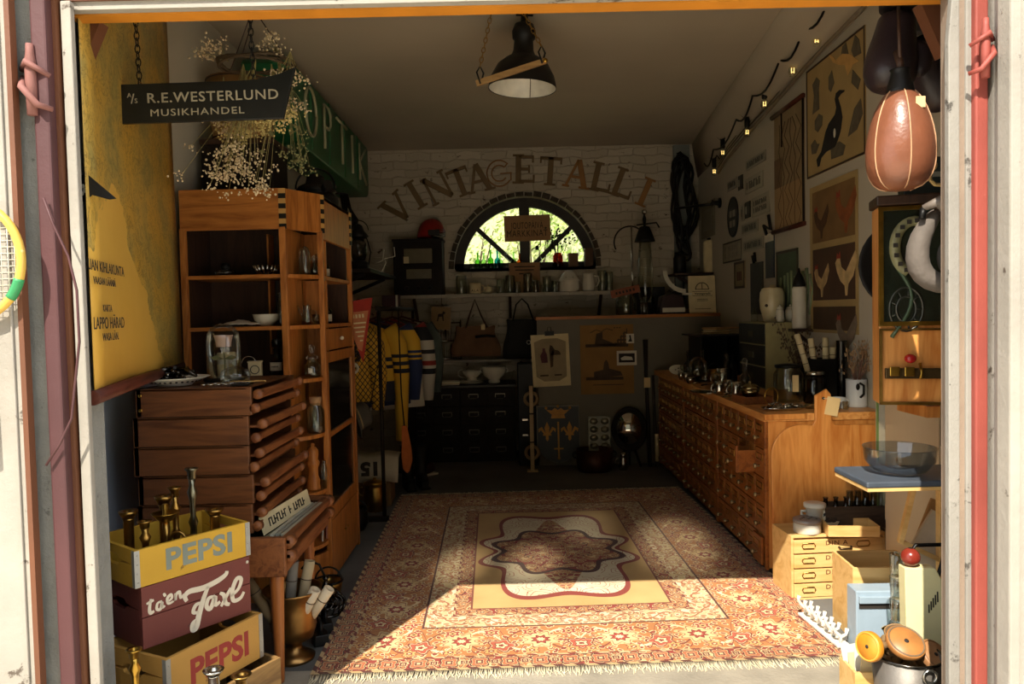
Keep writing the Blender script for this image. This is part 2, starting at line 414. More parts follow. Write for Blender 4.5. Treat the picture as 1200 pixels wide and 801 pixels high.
# the yard beyond the back window: pale wall, shrubs
M_yard = plain('pale_yard_wall', '#e2dbb8', .9, 0, .06, 3)
struct(MB().box(-6, 6, 15.5, 15.8, -.1, 3.6), 'trim_3', M_yard)
struct(MB().box(-6, 6, YB + WT, 16, -.12, -.02), 'trim_4', plain('yard_grass', '#7d8a4c', .9, 0, .3, 8))
M_leaf1 = plain('sunlit_leaf', '#a3b865', .6, 0, .2, 6); M_leaf2 = plain('pale_leaf', '#cbd38f', .6, 0, .2, 6)
def leafball(mb, c, r, n, size, flat=1):
    c = V(c)
    for i in range(n):
        while True:
            p = V((rnd.uniform(-1, 1), rnd.uniform(-1, 1), rnd.uniform(-1, 1)))
            if p.length <= 1: break
        p = c + V((p.x * r[0], p.y * r[1], p.z * r[2]))
        d = V((rnd.uniform(-1, 1), rnd.uniform(-1, 1), rnd.uniform(-1, 1))).normalized(); u = d.orthogonal().normalized() * size * rnd.uniform(.6, 1.2); w = d.cross(u) * .5
        mb.add([p - u, p + w, p + u, p - w], [(0, 1, 2, 3)])
for k, (c, r, mm, lab) in enumerate([((-.75, 13.2, 2.6), (.95, .6, 1.3), M_leaf2, 'pale sunlit shrub seen through the left panes of the arched window'),
                                     ((1.6, 13.2, 2.9), (1.15, .6, 1.4), M_leaf1, 'green shrub seen through the right panes of the arched window'),
                                     ((.45, 14.75, 3.4), (.8, .5, 1.0), M_leaf2, 'tall light green shrub behind the middle post of the arched window')]):
    t = thing('garden_shrub', lab, 'shrub', (c[0], c[1], 0))
    mb = MB(); leafball(mb, (0, 0, c[2]), r, (800, 1200, 900)[k], .055); mb.build('foliage', mm, t, recalc=False)
    mb = MB()
    for s in range(5):
        a = rnd.uniform(0, 6.28); mb.tube([(0, 0, -.05), (.1 * math.cos(a), .1 * math.sin(a), c[2] * .5), (.5 * math.cos(a), .4 * math.sin(a), c[2] + .3)], [.03, .02, .006], 5)
    mb.build('stem', M_dkwood, t)
# ---------------------------------------------------------------- front wall and door frame
M_stucco = worn('grey_roughcast', '#8f8e88', '#6a6863', .75, .95, 30, .9)
M_wpaint = worn('flaking_white_paint', '#a29b90', '#54493f', .9, .7, 9, .6)
M_gpaint = worn('grey_white_paint', '#8f8a82', '#4d4842', .9, .7, 10, .6)
M_redbr = worn('oxblood_paint', '#512d2e', '#7a5a4c', .3, .6, 9, .3)
M_redsun = worn('red_lead_paint', '#96463b', '#b98072', .35, .6, 12, .3)
M_brownp = worn('brown_paint', '#6a3f26', '#8a5c3a', .3, .6, 9, .3)
M_ochre = plain('ochre_varnish', '#c07a22', .5, 0, .15, 6)
M_shadow = plain('gap_shadow', '#241f24', .8, 0, .2, 9)
xl = lambda px: (px - 598) * YD / 900
# front wall: piers and the part over the opening
ZT = 2.385
mb = MB()
mb.box(-6, -1.395, YD - .1, YD + .25, -.1, 4.6); mb.box(1.44, 6, YD - .1, YD + .25, -.1, 4.6); mb.box(-1.395, 1.44, YD - .1, YD + .25, ZT + .12, 4.6)
struct(mb, 'wall_front', M_stucco)
# left jamb, as nested strips (outside to inside)
struct(MB().box(-1.395, -1.28, YD - .06, YD + .2, -.05, ZT + .12), 'trim_5', M_stucco)
struct(MB().box(-1.288, -1.244, YD - .08, YD + .04, -.02, ZT + .06), 'door_frame_left', M_redbr, bevel=.006)
struct(MB().box(-1.244, -1.234, YD - .05, YD + .03, -.02, ZT + .05), 'trim_6', M_brownp)
struct(MB().box(-1.234, -1.226, YD - .02, YD + .03, -.02, ZT + .05), 'trim_7', M_shadow)  # dark strip painted in for the shadowed gap beside the white jamb
struct(MB().box(-1.226, -1.197, YD - .04, YD - .018, -.02, ZT + .005), 'trim_8', M_wpaint, bevel=.004)
# right jamb
mb = MB()
mb.prism([(1.231, -.02), (1.262, -.02), (1.262, ZT + .1), (1.252, ZT + .1), (1.231, 2.22)], .022, YD - .045)
struct(mb, 'trim_9', M_gpaint, bevel=.003)
struct(MB().box(1.262, 1.284, YD - .03, YD + .05, -.02, ZT + .1), 'trim_17', worn('taupe_paint', '#93806f', '#74645a', .5, .7, 16, .4))
struct(MB().box(1.284, 1.308, YD - .035, YD + .06, -.02, ZT + .1), 'trim_10', M_gpaint, bevel=.006)
struct(MB().box(1.3, 1.336, YD - .055, YD + .05, -.02, ZT + .05), 'door_frame_right', M_redsun, bevel=.005)
struct(MB().box(1.336, 1.39, YD - .02, YD + .05, -.02, ZT + .05), 'trim_11', worn('stained_shadow_grey', '#77726b', '#4a4744', .6, .8, 16, .4))  # shadowed strip beside the red post, its shade put into the stained grey
struct(MB().box(1.35, 1.38, YD - .085, YD - .021, -.02, ZT + .15), 'trim_12', M_wpaint, bevel=.004)
# lintel: brown front edge, white bead, ochre soffit
struct(MB().box(-1.26, 1.34, YD - .02, YD + .08, ZT + .012, ZT + .13), 'beam_1', M_brownp)
struct(MB().box(-1.24, 1.32, YD - .01, YD + .02, ZT - .01, ZT + .012), 'trim_13', M_wpaint)
struct(MB().box(-1.245, 1.3, YD + .026, YD + .085, ZT - .012, ZT + .012), 'beam_2', M_ochre)
# corner braces
mb = MB(); mb.bar((-1.36, YD + .19, 2.17), (-1.245, YD + .19, 2.42), .05, .05, (0, 1, 0)); struct(mb, 'trim_14', M_brownp)
mb = MB(); mb.bar((1.36, YD + .19, 2.26), (1.29, YD + .19, 2.42), .05, .05, (0, 1, 0)); struct(mb, 'trim_15', M_brownp)
struct(MB().box(-14, 14, -14.4, -14, -.1, 10.5), 'wall_sky_block', plain('sky_block', '#6f6a58', .9, 0, .2, 1))  # unseen wall added behind the camera to block low skylight
# outward folded door leaves
d1 = MB(); d1.box(-2.3, -1.334, YD - .11, YD - .09, 0, 2.5)
for k in range(3): d1.box(-1.355 - .25 * k, -1.349 - .25 * k, YD - .118, YD - .11, 0, 2.5)
d = struct(d1, 'door_1', M_wpaint, bevel=.004)
MB().box(-1.334, -1.32, YD - .115, YD - .088, 0, 2.5).build('door_edge', M_brownp, d)
d2 = MB(); d2.box(1.329, 1.36, YD - .16, YD - .1, 0, 2.6); d2.box(1.363, 2.3, YD - .15, YD - .1, 0, 2.6)
struct(d2, 'door_2', M_wpaint, bevel=.006)
# pintle hinges
def hinge(name, lab, px, py, s, mm, k=1):
    p = aty(px, py, YD - .085)
    t = thing(name, lab, 'hinge', p, sc=k)
    mb = MB(); mb.lathe([(.011, -.09), (.012, -.02), (.012, .03), (.009, .05), (.008, .07)], 12, (0, 0, 0)); mb.build('pin', mm, t)
    mb = MB(); mb.tube([(-.03 * s, .02, .0), (-.012 * s, -.018, -.03), (.02 * s, -.015, -.07), (.04 * s, .01, -.075)], [.007, .008, .008, .006], 8)
    mb.tube([(-.03 * s, .02, .02), (0, -.018, .025), (.038 * s, .01, -.0)], [.008, .008, .006], 8); mb.build('strap', mm, t)
hinge('pintle_hinge', 'rusty pink iron hinge on the left door post', 36, 88, 1, worn('rusty_pink', '#8a5a52', '#503530', .6, .7, 20, .5), 1.2)
hinge('pintle_hinge', 'red painted iron hinge on the right door post', 1155, 52, -1, M_redsun)
# wire dangling on the left post
mb = MB(); pts = [(51, 232), (62, 262), (80, 300), (90, 340), (93, 400), (88, 450), (84, 490), (70, 520), (54, 545)]
mb.tube([aty(x, y, YD - .095) for x, y in pts], .0035, 6)
solo(mb, 'cord', M_redbr, 'thin dark red wire hanging down the left door post', 'wire')
# threshold
struct(MB().box(-1.3, 1.34, YD - .06, 3.2, -.02, .004), 'trim_16', plain('pale_concrete', '#948b7b', .85, 0, .2, 5, .4, 60))
# racket hung on the left door
t = thing('tennis_racket', 'old tennis racket with yellow and green frame at the far left edge', 'racket', aty(-30, 305, YD - .14), (0, 0, 0))
def rk(a): return V((.125 * math.cos(a), 0, .15 * math.sin(a)))
mb = MB(); mb.tube([rk(2 * PI * i / 40) for i in range(40)], .012, 8, closed=True); mb.build('frame', worn('racket_varnish', '#d9b04e', '#e8d59a', .3, .4, 12, .1), t)
for (a0, a1) in ((-.75, -.35), (3.5, 3.9)):
    mb = MB(); mb.tube([rk(a0 + (a1 - a0) * i / 8) for i in range(9)], .0135, 8)
    mb.build('binding', plain('green_binding', '#2f8a52', .5), t, label='green tape wrapped round the frame')
mb = MB()
for i in range(-6, 7):
    x = i * .018; z = .145 * math.sqrt(max(0, 1 - (x / .12) ** 2)); mb.tube([(x, 0, -z), (x, 0, z)], .0012, 4)
for i in range(-8, 9):
    z = i * .017; x = .12 * math.sqrt(max(0, 1 - (z / .145) ** 2)); mb.tube([(-x, .001, z), (x, .001, z)], .0012, 4)
mb.build('strings', M_paperw, t)
mb = MB(); mb.tube([(0, 0, -.15), (0, 0, -.3), (0, 0, -.52)], [.012, .014, .017], 8); mb.build('handle', M_mahog, t)
# ================================================================ rug
RX0, RX1, RY0, RY1 = -.985, 1.40, 3.17, 6.32
RC = (.255, (RY0 + RY1) / 2); RW = 1.16; RL = (RY1 - RY0) / 2
m, nt, b = newmat('oriental_rug')
def math_(op, a, c=None, d=None):
    n = N(nt, 'ShaderNodeMath', operation=op)
    for i, q in enumerate((a, c, d)):
        if q is None: continue
        if isinstance(q, (int, float)): n.inputs[i].default_value = q
        else: L(nt, q, n.inputs[i])
    return n.outputs[0]
def mix_(f, a, c):
    n = N(nt, 'ShaderNodeMix', data_type='RGBA')
    for i, q in ((0, f), (6, a), (7, c)):
        if isinstance(q, (int, float)): n.inputs[i].default_value = q
        elif isinstance(q, str): n.inputs[i].default_value = hx(q)
        else: L(nt, q, n.inputs[i])
    return n.outputs[2]
tc = N(nt, 'ShaderNodeTexCoord'); sp = N(nt, 'ShaderNodeSeparateXYZ'); L(nt, tc.outputs['Object'], sp.inputs[0])
ax = math_('ABSOLUTE', sp.outputs[0]); ay = math_('ABSOLUTE', sp.outputs[1])
d = math_('MINIMUM', math_('SUBTRACT', RW, ax), math_('SUBTRACT', RL, ay))
cb = N(nt, 'ShaderNodeCombineXYZ'); L(nt, ax, cb.inputs[0]); L(nt, ay, cb.inputs[1])
nzw = N(nt, 'ShaderNodeTexNoise'); nzw.inputs['Scale'].default_value = 7; nzw.inputs['Detail'].default_value = 2; L(nt, cb.outputs[0], nzw.inputs['Vector'])
wv = N(nt, 'ShaderNodeMixRGB', blend_type='LINEAR_LIGHT'); wv.inputs[0].default_value = .05; L(nt, cb.outputs[0], wv.inputs[1]); L(nt, nzw.outputs['Color'], wv.inputs[2])
def voro(scale, feat='F1', rnd_=1.0):
    v = N(nt, 'ShaderNodeTexVoronoi', feature=feat); v.voronoi_dimensions = '2D'; v.inputs['Scale'].default_value = scale; v.inputs['Randomness'].default_value = rnd_; L(nt, wv.outputs[0], v.inputs['Vector']); return v
v1 = voro(7.5, rnd_=.8); v2 = voro(25, rnd_=.9); v3 = voro(7.5, 'DISTANCE_TO_EDGE', .75); v4 = voro(44)
# floral ground: rosettes, scrolling vines and small buds on a colour
def floral(base, mid, light, dark):
    ro = ramp(nt, v1.outputs['Distance'], [(0, hx(light)), (.16, hx(light)), (.17, hx(mid)), (.3, hx(mid)), (.31, hx(dark)), (.34, hx(dark)), (.35, hx(base)), (1, hx(base))], 'CONSTANT')
    bd = ramp(nt, v2.outputs['Distance'], [(0, hx(mid)), (.22, hx(dark)), (.3, hx(light)), (.42, (0, 0, 0, 0)), (1, (0, 0, 0, 0))], 'CONSTANT')
    fc = ramp(nt, v2.outputs['Distance'], [(0, (1, 1, 1, 1)), (.42, (0, 0, 0, 1))], 'CONSTANT')
    a = mix_(fc.outputs[0], ro.outputs[0], bd.outputs[0])
    vn = math_('LESS_THAN', math_('ABSOLUTE', math_('SUBTRACT', math_('SINE', math_('MULTIPLY', v3.outputs['Distance'], 46)), .55)), .16)
    return mix_(math_('MULTIPLY', vn, .55), a, dark)
fl_main = floral('#c8955f', '#a04632', '#e2cb9c', '#6a3526')
dx_ = math_('SUBTRACT', RW, ax); dy_ = math_('SUBTRACT', RL, ay); side = math_('LESS_THAN', dx_, dy_)
sc_ = math_('ADD', math_('MULTIPLY', side, ay), math_('MULTIPLY', math_('SUBTRACT', 1.0, side), ax))
def rosette(base, period, v0, R, n, cols, ph=0.0):
    u = math_('MULTIPLY', math_('SUBTRACT', math_('FRACT', math_('ADD', math_('DIVIDE', sc_, period), ph)), .5), period); v = math_('SUBTRACT', d, v0)
    th = math_('ARCTAN2', v, u); r0 = math_('SQRT', math_('ADD', math_('MULTIPLY', u, u), math_('MULTIPLY', v, v)))
    rr = math_('MULTIPLY', math_('DIVIDE', r0, R), math_('ADD', 1.0, math_('MULTIPLY', math_('COSINE', math_('MULTIPLY', th, n)), .2)))
    rp = ramp(nt, rr, [(q, hx(c)) for q, c in zip((0, .2, .4, .46, .8, .86), cols)], 'CONSTANT')
    return mix_(math_('LESS_THAN', rr, 1.0), base, rp.outputs[0])
def vine(base, period, v0, A, w, col, ph=0.0):
    v = math_('SUBTRACT', math_('SUBTRACT', d, v0), math_('MULTIPLY', math_('SINE', math_('ADD', math_('MULTIPLY', sc_, 2 * PI / period), ph)), A))
    return mix_(math_('LESS_THAN', math_('ABSOLUTE', v), w), base, col)
bd2 = ramp(nt, v2.outputs['Distance'], [(0, hx('#a04632')), (.16, hx('#6a3526')), (.22, hx('#e2cb9c')), (.34, hx('#b87a44'))], 'CONSTANT')
fl_main = bd2.outputs[0]
fl_main = vine(fl_main, .36, .275, .1, .009, '#f0dcb0'); fl_main = vine(fl_main, .36, .275, -.1, .006, '#7a3524', .3); fl_main = vine(fl_main, .18, .275, .125, .005, '#8c3a2a', .8)
fl_main = rosette(fl_main, .36, .275, .085, 8, ('#e6d2a4', '#a03c2c', '#5a2a20', '#e0c28e', '#8a3426', '#d9bd88'))
fl_main = rosette(fl_main, .36, .22, .06, 5, ('#8a3426', '#e6d2a4', '#5a2a20', '#b3583e', '#e6d2a4', '#7a3022'), .5)
fl_main = rosette(fl_main, .18, .36, .035, 6, ('#5a2a20', '#d9a868', '#e6d2a4', '#9c3f2e', '#9c3f2e', '#e6d2a4'), .25)
fl_main = rosette(fl_main, .18, .165, .03, 6, ('#e6d2a4', '#8a3426', '#5a2a20', '#d9a868', '#d9a868', '#7a3022'), .25)
fl_red = floral('#96372a', '#bd8050', '#dcc090', '#52251c')
fl_cream = floral('#d6c294', '#b9805a', '#e4d8b8', '#a08458')
field = mix_(.25, '#cfab6e', '#c29c62')
scr = math_('LESS_THAN', math_('ABSOLUTE', math_('SUBTRACT', math_('SINE', math_('MULTIPLY', v1.outputs['Distance'], 17)), .3)), .2)
lobe = math_('MULTIPLY', math_('COSINE', math_('MULTIPLY', math_('ARCTAN2', ay, ax), 8)), .12)
def ellip(a, c): return math_('SQRT', math_('ADD', math_('POWER', math_('DIVIDE', ax, a), 2), math_('POWER', math_('DIVIDE', ay, c), 2)))
e1 = math_('ADD', ellip(.43, .84), lobe); e2 = math_('ADD', ellip(.37, .40), lobe); e3 = math_('ADD', ellip(.11, .9), math_('MULTIPLY', lobe, 2))
crm = mix_(math_('MULTIPLY', scr, math_('GREATER_THAN', e1, .62)), '#e2d8bc', '#ad604a')
inner = mix_(math_('LESS_THAN', e1, 1.0), field, crm)
ol = math_('LESS_THAN', math_('ABSOLUTE', math_('SUBTRACT', e1, 1.0)), .035)
inner = mix_(ol, inner, '#8c3526')
inner = mix_(math_('LESS_THAN', e3, 1.0), inner, floral('#c08c58', '#a34838', '#dcc594', '#7a4032'))
inner = mix_(math_('LESS_THAN', e2, 1.0), inner, fl_red)
inner = mix_(math_('LESS_THAN', math_('ABSOLUTE', math_('SUBTRACT', e2, 1.0)), .05), inner, '#4b201a')
def band(lo, hi, src, dst):
    f = math_('MULTIPLY', math_('GREATER_THAN', d, lo), math_('LESS_THAN', d, hi)); return mix_(f, dst, src)
out = inner
out = band(.0, .66, '#7a3a28', out)
out = band(.575, .65, rosette(fl_red, .1, .612, .03, 5, ('#e2cb9c', '#6a2a20', '#e2cb9c', '#c28a58', '#c28a58', '#52251c')), out)
out = band(.435, .565, rosette(vine(fl_cream, .2, .5, .035, .006, '#a5623e'), .2, .5, .036, 6, ('#a5523c', '#e4d8b8', '#8a6040', '#d0b080', '#b9805a', '#8a6040')), out)
out = band(.125, .425, fl_main, out)
dia = math_('GREATER_THAN', math_('SINE', math_('MULTIPLY', math_('ADD', sp.outputs[0], sp.outputs[1]), 70)), .1)
fl_out = rosette(rosette(fl_red, .13, .066, .042, 4, ('#dcc090', '#6a2a20', '#dcc090', '#b56a44', '#dcc090', '#52251c')), .13, .066, .02, 4, ('#6a2a20', '#dcc090', '#6a2a20', '#6a2a20', '#dcc090', '#dcc090'), .5)
out = band(.02, .112, fl_out, out)
out = band(.0, .018, mix_(dia, '#c7a878', '#5a2c20'), out)
out = band(.113, .126, mix_(dia, '#c9b083', '#7a3123'), out)
out = band(.566, .576, mix_(dia, '#c9b083', '#7a3123'), out)
out = band(.425, .436, '#5a2a1e', out)
fz = N(nt, 'ShaderNodeTexNoise'); fz.inputs['Scale'].default_value = 3; fz.inputs['Detail'].default_value = 4; L(nt, tc.outputs['Object'], fz.inputs['Vector'])
wear = ramp(nt, fz.outputs[0], [(.3, hx('#d9cdb5')), (.7, hx('#ffffff'))]); mu = N(nt, 'ShaderNodeMixRGB', blend_type='MULTIPLY'); mu.inputs[0].default_value = .7; L(nt, out, mu.inputs[1]); L(nt, wear.outputs[0], mu.inputs[2])
L(nt, mu.outputs[0], b.inputs['Base Color']); b.inputs['Roughness'].default_value = .95; b.inputs['Specular IOR Level'].default_value = .1; b.inputs['Sheen Weight'].default_value = .2
fn = N(nt, 'ShaderNodeTexNoise'); fn.inputs['Scale'].default_value = 260; L(nt, tc.outputs['Object'], fn.inputs['Vector']); bumpit(nt, b, fn.outputs[0], .5, .003)
M_rug = m
rug = thing('oriental_rug', 'large worn oriental rug with red floral borders on the concrete floor', 'rug', (RC[0], RC[1], .0), (0, 0, math.radians(1.3)))
mb = MB(); mb.grid(lambda u, v: (-RW + 2 * RW * u, -RL + 2 * RL * v, .014 + .002 * math.sin(9 * u + 3 * v) * math.sin(7 * v)), 30, 40)
mb.grid(lambda u, v: (-RW + 2 * RW * u, -RL + 2 * RL * v, .003), 1, 1); mb.build('pile', M_rug, rug, recalc=False)
for sgn in (-1, 1):
    mb = MB()
    for i in range(330):
        x = -RW + 2 * RW * (i + .5) / 330; l = rnd.uniform(.04, .075)
        mb.tube([(x, sgn * (RL - .004), .012), (x + rnd.uniform(-.006, .006), sgn * (RL + l * .5), .009), (x + rnd.uniform(-.014, .014), sgn * (RL + l), .006)], [.003, .0028, .0015], 4)
    mb.build('fringe', plain('wool_fringe', '#cfc0a0', .9, 0, .15), rug, label='cream fringe')

# ================================================================ left wall and front left corner
# old wall map hung across the left corner
m, nt, b = newmat('yellowed_map')
tc = N(nt, 'ShaderNodeTexCoord'); sp = N(nt, 'ShaderNodeSeparateXYZ'); L(nt, tc.outputs['Object'], sp.inputs[0])
cb = N(nt, 'ShaderNodeCombineXYZ'); L(nt, sp.outputs[0], cb.inputs[0]); L(nt, sp.outputs[2], cb.inputs[1])
n1 = N(nt, 'ShaderNodeTexNoise'); n1.inputs['Scale'].default_value = 1.6; n1.inputs['Detail'].default_value = 8; n1.inputs['Roughness'].default_value = .6; L(nt, cb.outputs[0], n1.inputs['Vector'])
n2 = N(nt, 'ShaderNodeTexNoise'); n2.inputs['Scale'].default_value = 9; n2.inputs['Detail'].default_value = 9; n2.inputs['Roughness'].default_value = .75; n2.inputs['Distortion'].default_value = 1.5; L(nt, cb.outputs[0], n2.inputs['Vector'])
land0 = math_('ADD', math_('MULTIPLY', sp.outputs[2], .55), math_('MULTIPLY', math_('ABSOLUTE', math_('SUBTRACT', sp.outputs[0], .35)), .5))
land = math_('GREATER_THAN', math_('ADD', land0, math_('MULTIPLY', n1.outputs[0], .5)), .66)
ln = math_('LESS_THAN', math_('ABSOLUTE', math_('SUBTRACT', math_('FRACT', math_('MULTIPLY', n2.outputs[0], 7)), .5)), .09)
n3 = N(nt, 'ShaderNodeTexNoise'); n3.inputs['Scale'].default_value = 4; n3.inputs['Detail'].default_value = 5; L(nt, cb.outputs[0], n3.inputs['Vector'])
tint = ramp(nt, n3.outputs[0], [(.35, hx('#c69a3c')), (.5, hx('#bd9a48')), (.62, hx('#9c8a4c')), (.75, hx('#cfa346'))])
lw = mix_(math_('MULTIPLY', ln, .75), tint.outputs[0], '#4a3d1c')
pap = ramp(nt, n1.outputs[0], [(.3, hx('#cc9c3c')), (.7, hx('#dcb052'))])
L(nt, mix_(land, pap.outputs[0], lw), b.inputs['Base Color']); b.inputs['Roughness'].default_value = .38; bumpit(nt, b, n3.outputs[0], .15, .01)
M_map = m
pa, pb = V((-1.222, 2.245, 0)), V((-1.60, 3.70, 0)); dm = (pb - pa); Wm = dm.length; rzm = math.atan2(dm.y, dm.x)
wmap = thing('wall_map', 'tall yellowed county map with dark bottom rod hanging on the left wall', 'map', (pa.x, pa.y, 1.28), (0, 0, rzm))
mb = MB(); mb.grid(lambda u, v: (Wm * u, .012 * math.sin(5 * u) * (1 - v), 1.9 * v), 10, 6); mb.build('sheet', M_map, wmap, solid=.003)
mb = MB(); mb.tube([(-.03, .0, .0), (Wm + .04, .0, .0)], .022, 10); mb.build('rod', M_mahog, wmap)
mb = MB(); mb.tube([(-.03, .0, 1.9), (Wm + .04, .0, 1.9)], .02, 10); mb.build('rod', M_mahog, wmap)
mb = MB()
for body, h, px, py in (('UAN KIHLAKUNTA', .032, 121, 314), ('VAASAN LÄÄNIÄ', .022, 118, 330), ('KARTA', .022, 121, 361), ('LAPPO HÄRAD', .036, 124, 378), ('WASA LÄN.', .024, 125, 394)):
    dd = ray(px, py); q = (CAM - pa); k = (-(q.x * dm.y - q.y * dm.x)) / (dd.x * dm.y - dd.y * dm.x); w = CAM + dd * k
    u = (w - pa).dot(dm) / Wm; mb = MB(); mb.txt(body, h, (u, w.z - 1.28), -.012, .002, 1.1, .001); mb.build('lettering', M_ink, wmap)
# white plaster return behind the map edge and bluish lower wall
struct(MB().box(XL, XL + .012, YD + .03, 3.95, 0, 1.6), 'trim_18', M_wallb)
# swallow-tailed dark pennant on the map
p = aty(94, 208, 2.27)
t = thing('pennant', 'small black swallow-tailed pennant with pale emblem in front of the yellow map', 'pennant', p, (0, 0, math.radians(12)))
mb = MB(); mb.prism([(-.1, .0), (.02, .01), (.095, -.06), (.075, -.063), (.03, -.05), (-.02, -.09), (-.1, -.14)], .004); mb.build('cloth', M_black, t)
mb = MB()
for i in range(7): mb.ell((.0 + .012 * math.cos(i), -.001, -.035 + .012 * math.sin(i)), (.006, .002, .006), 8, 5)
mb.build('emblem', M_paperw, t)
mb = MB(); mb.tube([(-.1, .004, .06), (-.1, .004, -.3)], .004, 6); mb.build('pole', M_dkwood, t)

# music shop sign on chains
sY = 2.75; s0 = aty(140, 145, sY); ppm = FOC / sY
t = thing('hanging_sign', 'black music shop sign with worn pale lettering hanging on two chains', 'sign', (s0.x, sY, s0.z), (0, math.radians(-.6), 0))
SW, SH = 206 / ppm, 45 / ppm
mb = MB(); mb.prism([(0, .004), (.004, 0), (SW * .92, 0), (SW * 1.0, SH * 1.3), (SW * .9, SH * 1.13), (SW * .78, SH * 1.02), (SW * .66, SH), (.004, SH), (0, SH - .004)], .016)
mb.build('board', plain('sign_black', '#161816', .35, 0, .3, 9), t, bevel=.002)
mb = MB(); z0 = SH * .63
M_wgl = worn('worn_gold_letter', '#a39a82', '#2d2a22', .75, .6, 26, .1)
for bd, h_, c_, b__, s__, sp_ in (('A', .016, (.04, z0 + .012), 0, 1, 1), ('/', .034, (.051, z0), 0, 1, 1), ('S', .016, (.063, z0 - .008), 0, 1, 1), ('R.E.WESTERLUND', .034, (.335, z0), .008, 1.1, 1.12), ('MUSIKHANDEL', .024, (.278, SH * .25), 0, 1.3, 1.15)):
    mb = MB(); mb.txt(bd, h_, c_, 0, b__, s__, .002, sp_); mb.build('lettering', M_wgl, t)
for px in (163, 297):
    q = aty(px, 100, sY); x = q.x - s0.x
    mb = MB(); chain_mb(mb, (x, .008, SH - .004), (x - .012, .008, ZC - s0.z - .02), .032, .0022); mb.build('chain', M_iron, t)
    mb = MB(); mb.ring((x, .008, SH), .008, .002, (0, 1, 0), 10, 5); mb.build('hook', M_brassd, t)

# drying hoop with bunches of dried flowers
hY = 3.15; hc = aty(300, 78, hY)
hoop = thing('drying_hoop', 'twig hoop hung from the ceiling with dried flower bunches tied to it', 'hoop', hc)
mb = MB(); R = .15
for k in range(3): mb.tube([((R + .006 * math.sin(5 * a + k)) * math.cos(a), .8 * R * math.sin(a), .008 * math.sin(3 * a + 2 * k) + k * .006) for a in [2 * PI * i / 30 for i in range(30)]], .006, 5, closed=True)
mb.build('ring', plain('twig', '#4a3a24', .8, 0, .3), hoop)
for a in (.4, 2.6, 4.6):
    mb = MB(); mb.tube([(R * math.cos(a), .8 * R * math.sin(a), 0), (.02 * math.cos(a), 0, .2), (0, 0, ZC - hc.z)], .0025, 5); mb.build('cord', M_dkwood, hoop)
M_stem = plain('dry_stem', '#8f8350', .8, 0, .25, 20); M_bl = plain('dried_blossom', '#cbb692', .9, 0, .22, 30); M_bl2 = plain('yellow_dried_blossom', '#c9b574', .9, 0, .2, 30); M_dleaf = plain('dry_leaf', '#6f6d45', .8, 0, .3, 20)
def bunch(px0, py0, px1, py1, Y, spread, n, mb_, lab, leaf=0, size=.006):
    a = aty(px0, py0, Y); e = aty(px1, py1, Y)
    t = thing('dried_flower_bunch', lab, 'dried flowers', a, (0, 0, 0), 'bunches of dried flowers under the hoop')
    st = MB(); bl = MB(); lf = MB(); d = e - a
    for i in range(n):
        q = d * rnd.uniform(.65, 1.0) + V((rnd.gauss(0, spread), rnd.gauss(0, spread), rnd.gauss(0, spread * .5)))
        st.tube([(0, 0, 0), d * .4 + (q - d) * .3, q], [.0016, .0013, .0009], 3, cap=False)
        for k in range(rnd.randint(10, 15)):
            c = q + V((rnd.gauss(0, .018), rnd.gauss(0, .018), rnd.gauss(0, .013)))
            bl.ell(c, size * rnd.uniform(.45, 1.0), 5, 3)
        if leaf and i % 3 == 0:
            c = q * rnd.uniform(.4, .8); u = V((rnd.uniform(-1, 1), rnd.uniform(-.5, .5), rnd.uniform(-1, .2))).normalized() * .035; w = u.orthogonal().normalized() * .014
            lf.add([c, c + u * .5 + w, c + u, c + u * .5 - w], [(0, 1, 2, 3)])
    st.build('stems', M_stem, t, recalc=False); o = bl.build('blossoms', mb_, t, recalc=False)
    if leaf: lf.build('leaves', M_dleaf, t, recalc=False)
bunch(268, 72, 245, 60, 3.1, .035, 9, M_bl, 'small pale dried flower spray sticking out left of the twig hoop')
bunch(300, 70, 268, 225, 3.05, .055, 40, M_bl, 'biggest pink-white dried flower bunch, low in front of the tall cabinet', size=.0055)
bunch(285, 75, 285, 160, 3.15, .05, 26, M_bl2, 'yellowish dried flower bunch just under the black music shop sign')
bunch(318, 75, 330, 150, 3.12, .035, 16, M_bl2, 'cream dried flower bunch at the pointed end of the black sign')
bunch(325, 70, 345, 140, 3.2, .03, 9, M_bl, 'thin dried flower sprig nearest the green shop sign')
bunch(330, 66, 305, 245, 3.1, .018, 7, M_bl, 'longest dried flower sprig hanging lowest over the cabinet top edge', 1)
bunch(335, 68, 350, 205, 3.25, .035, 12, M_dleaf, 'leafy dried bunch hanging right of the pink-white flowers', 1)
bunch(325, 60, 312, 50, 3.1, .03, 8, M_bl, 'pale dried flower heads above the hoop beside the chain')
bunch(340, 60, 335, 100, 3.05, .03, 10, M_bl, 'dried white flower spray above the tip of the black sign')
bunch(262, 90, 262, 160, 3.2, .03, 10, M_bl, 'dried flower spray on the left side of the hoop above the cabinet')

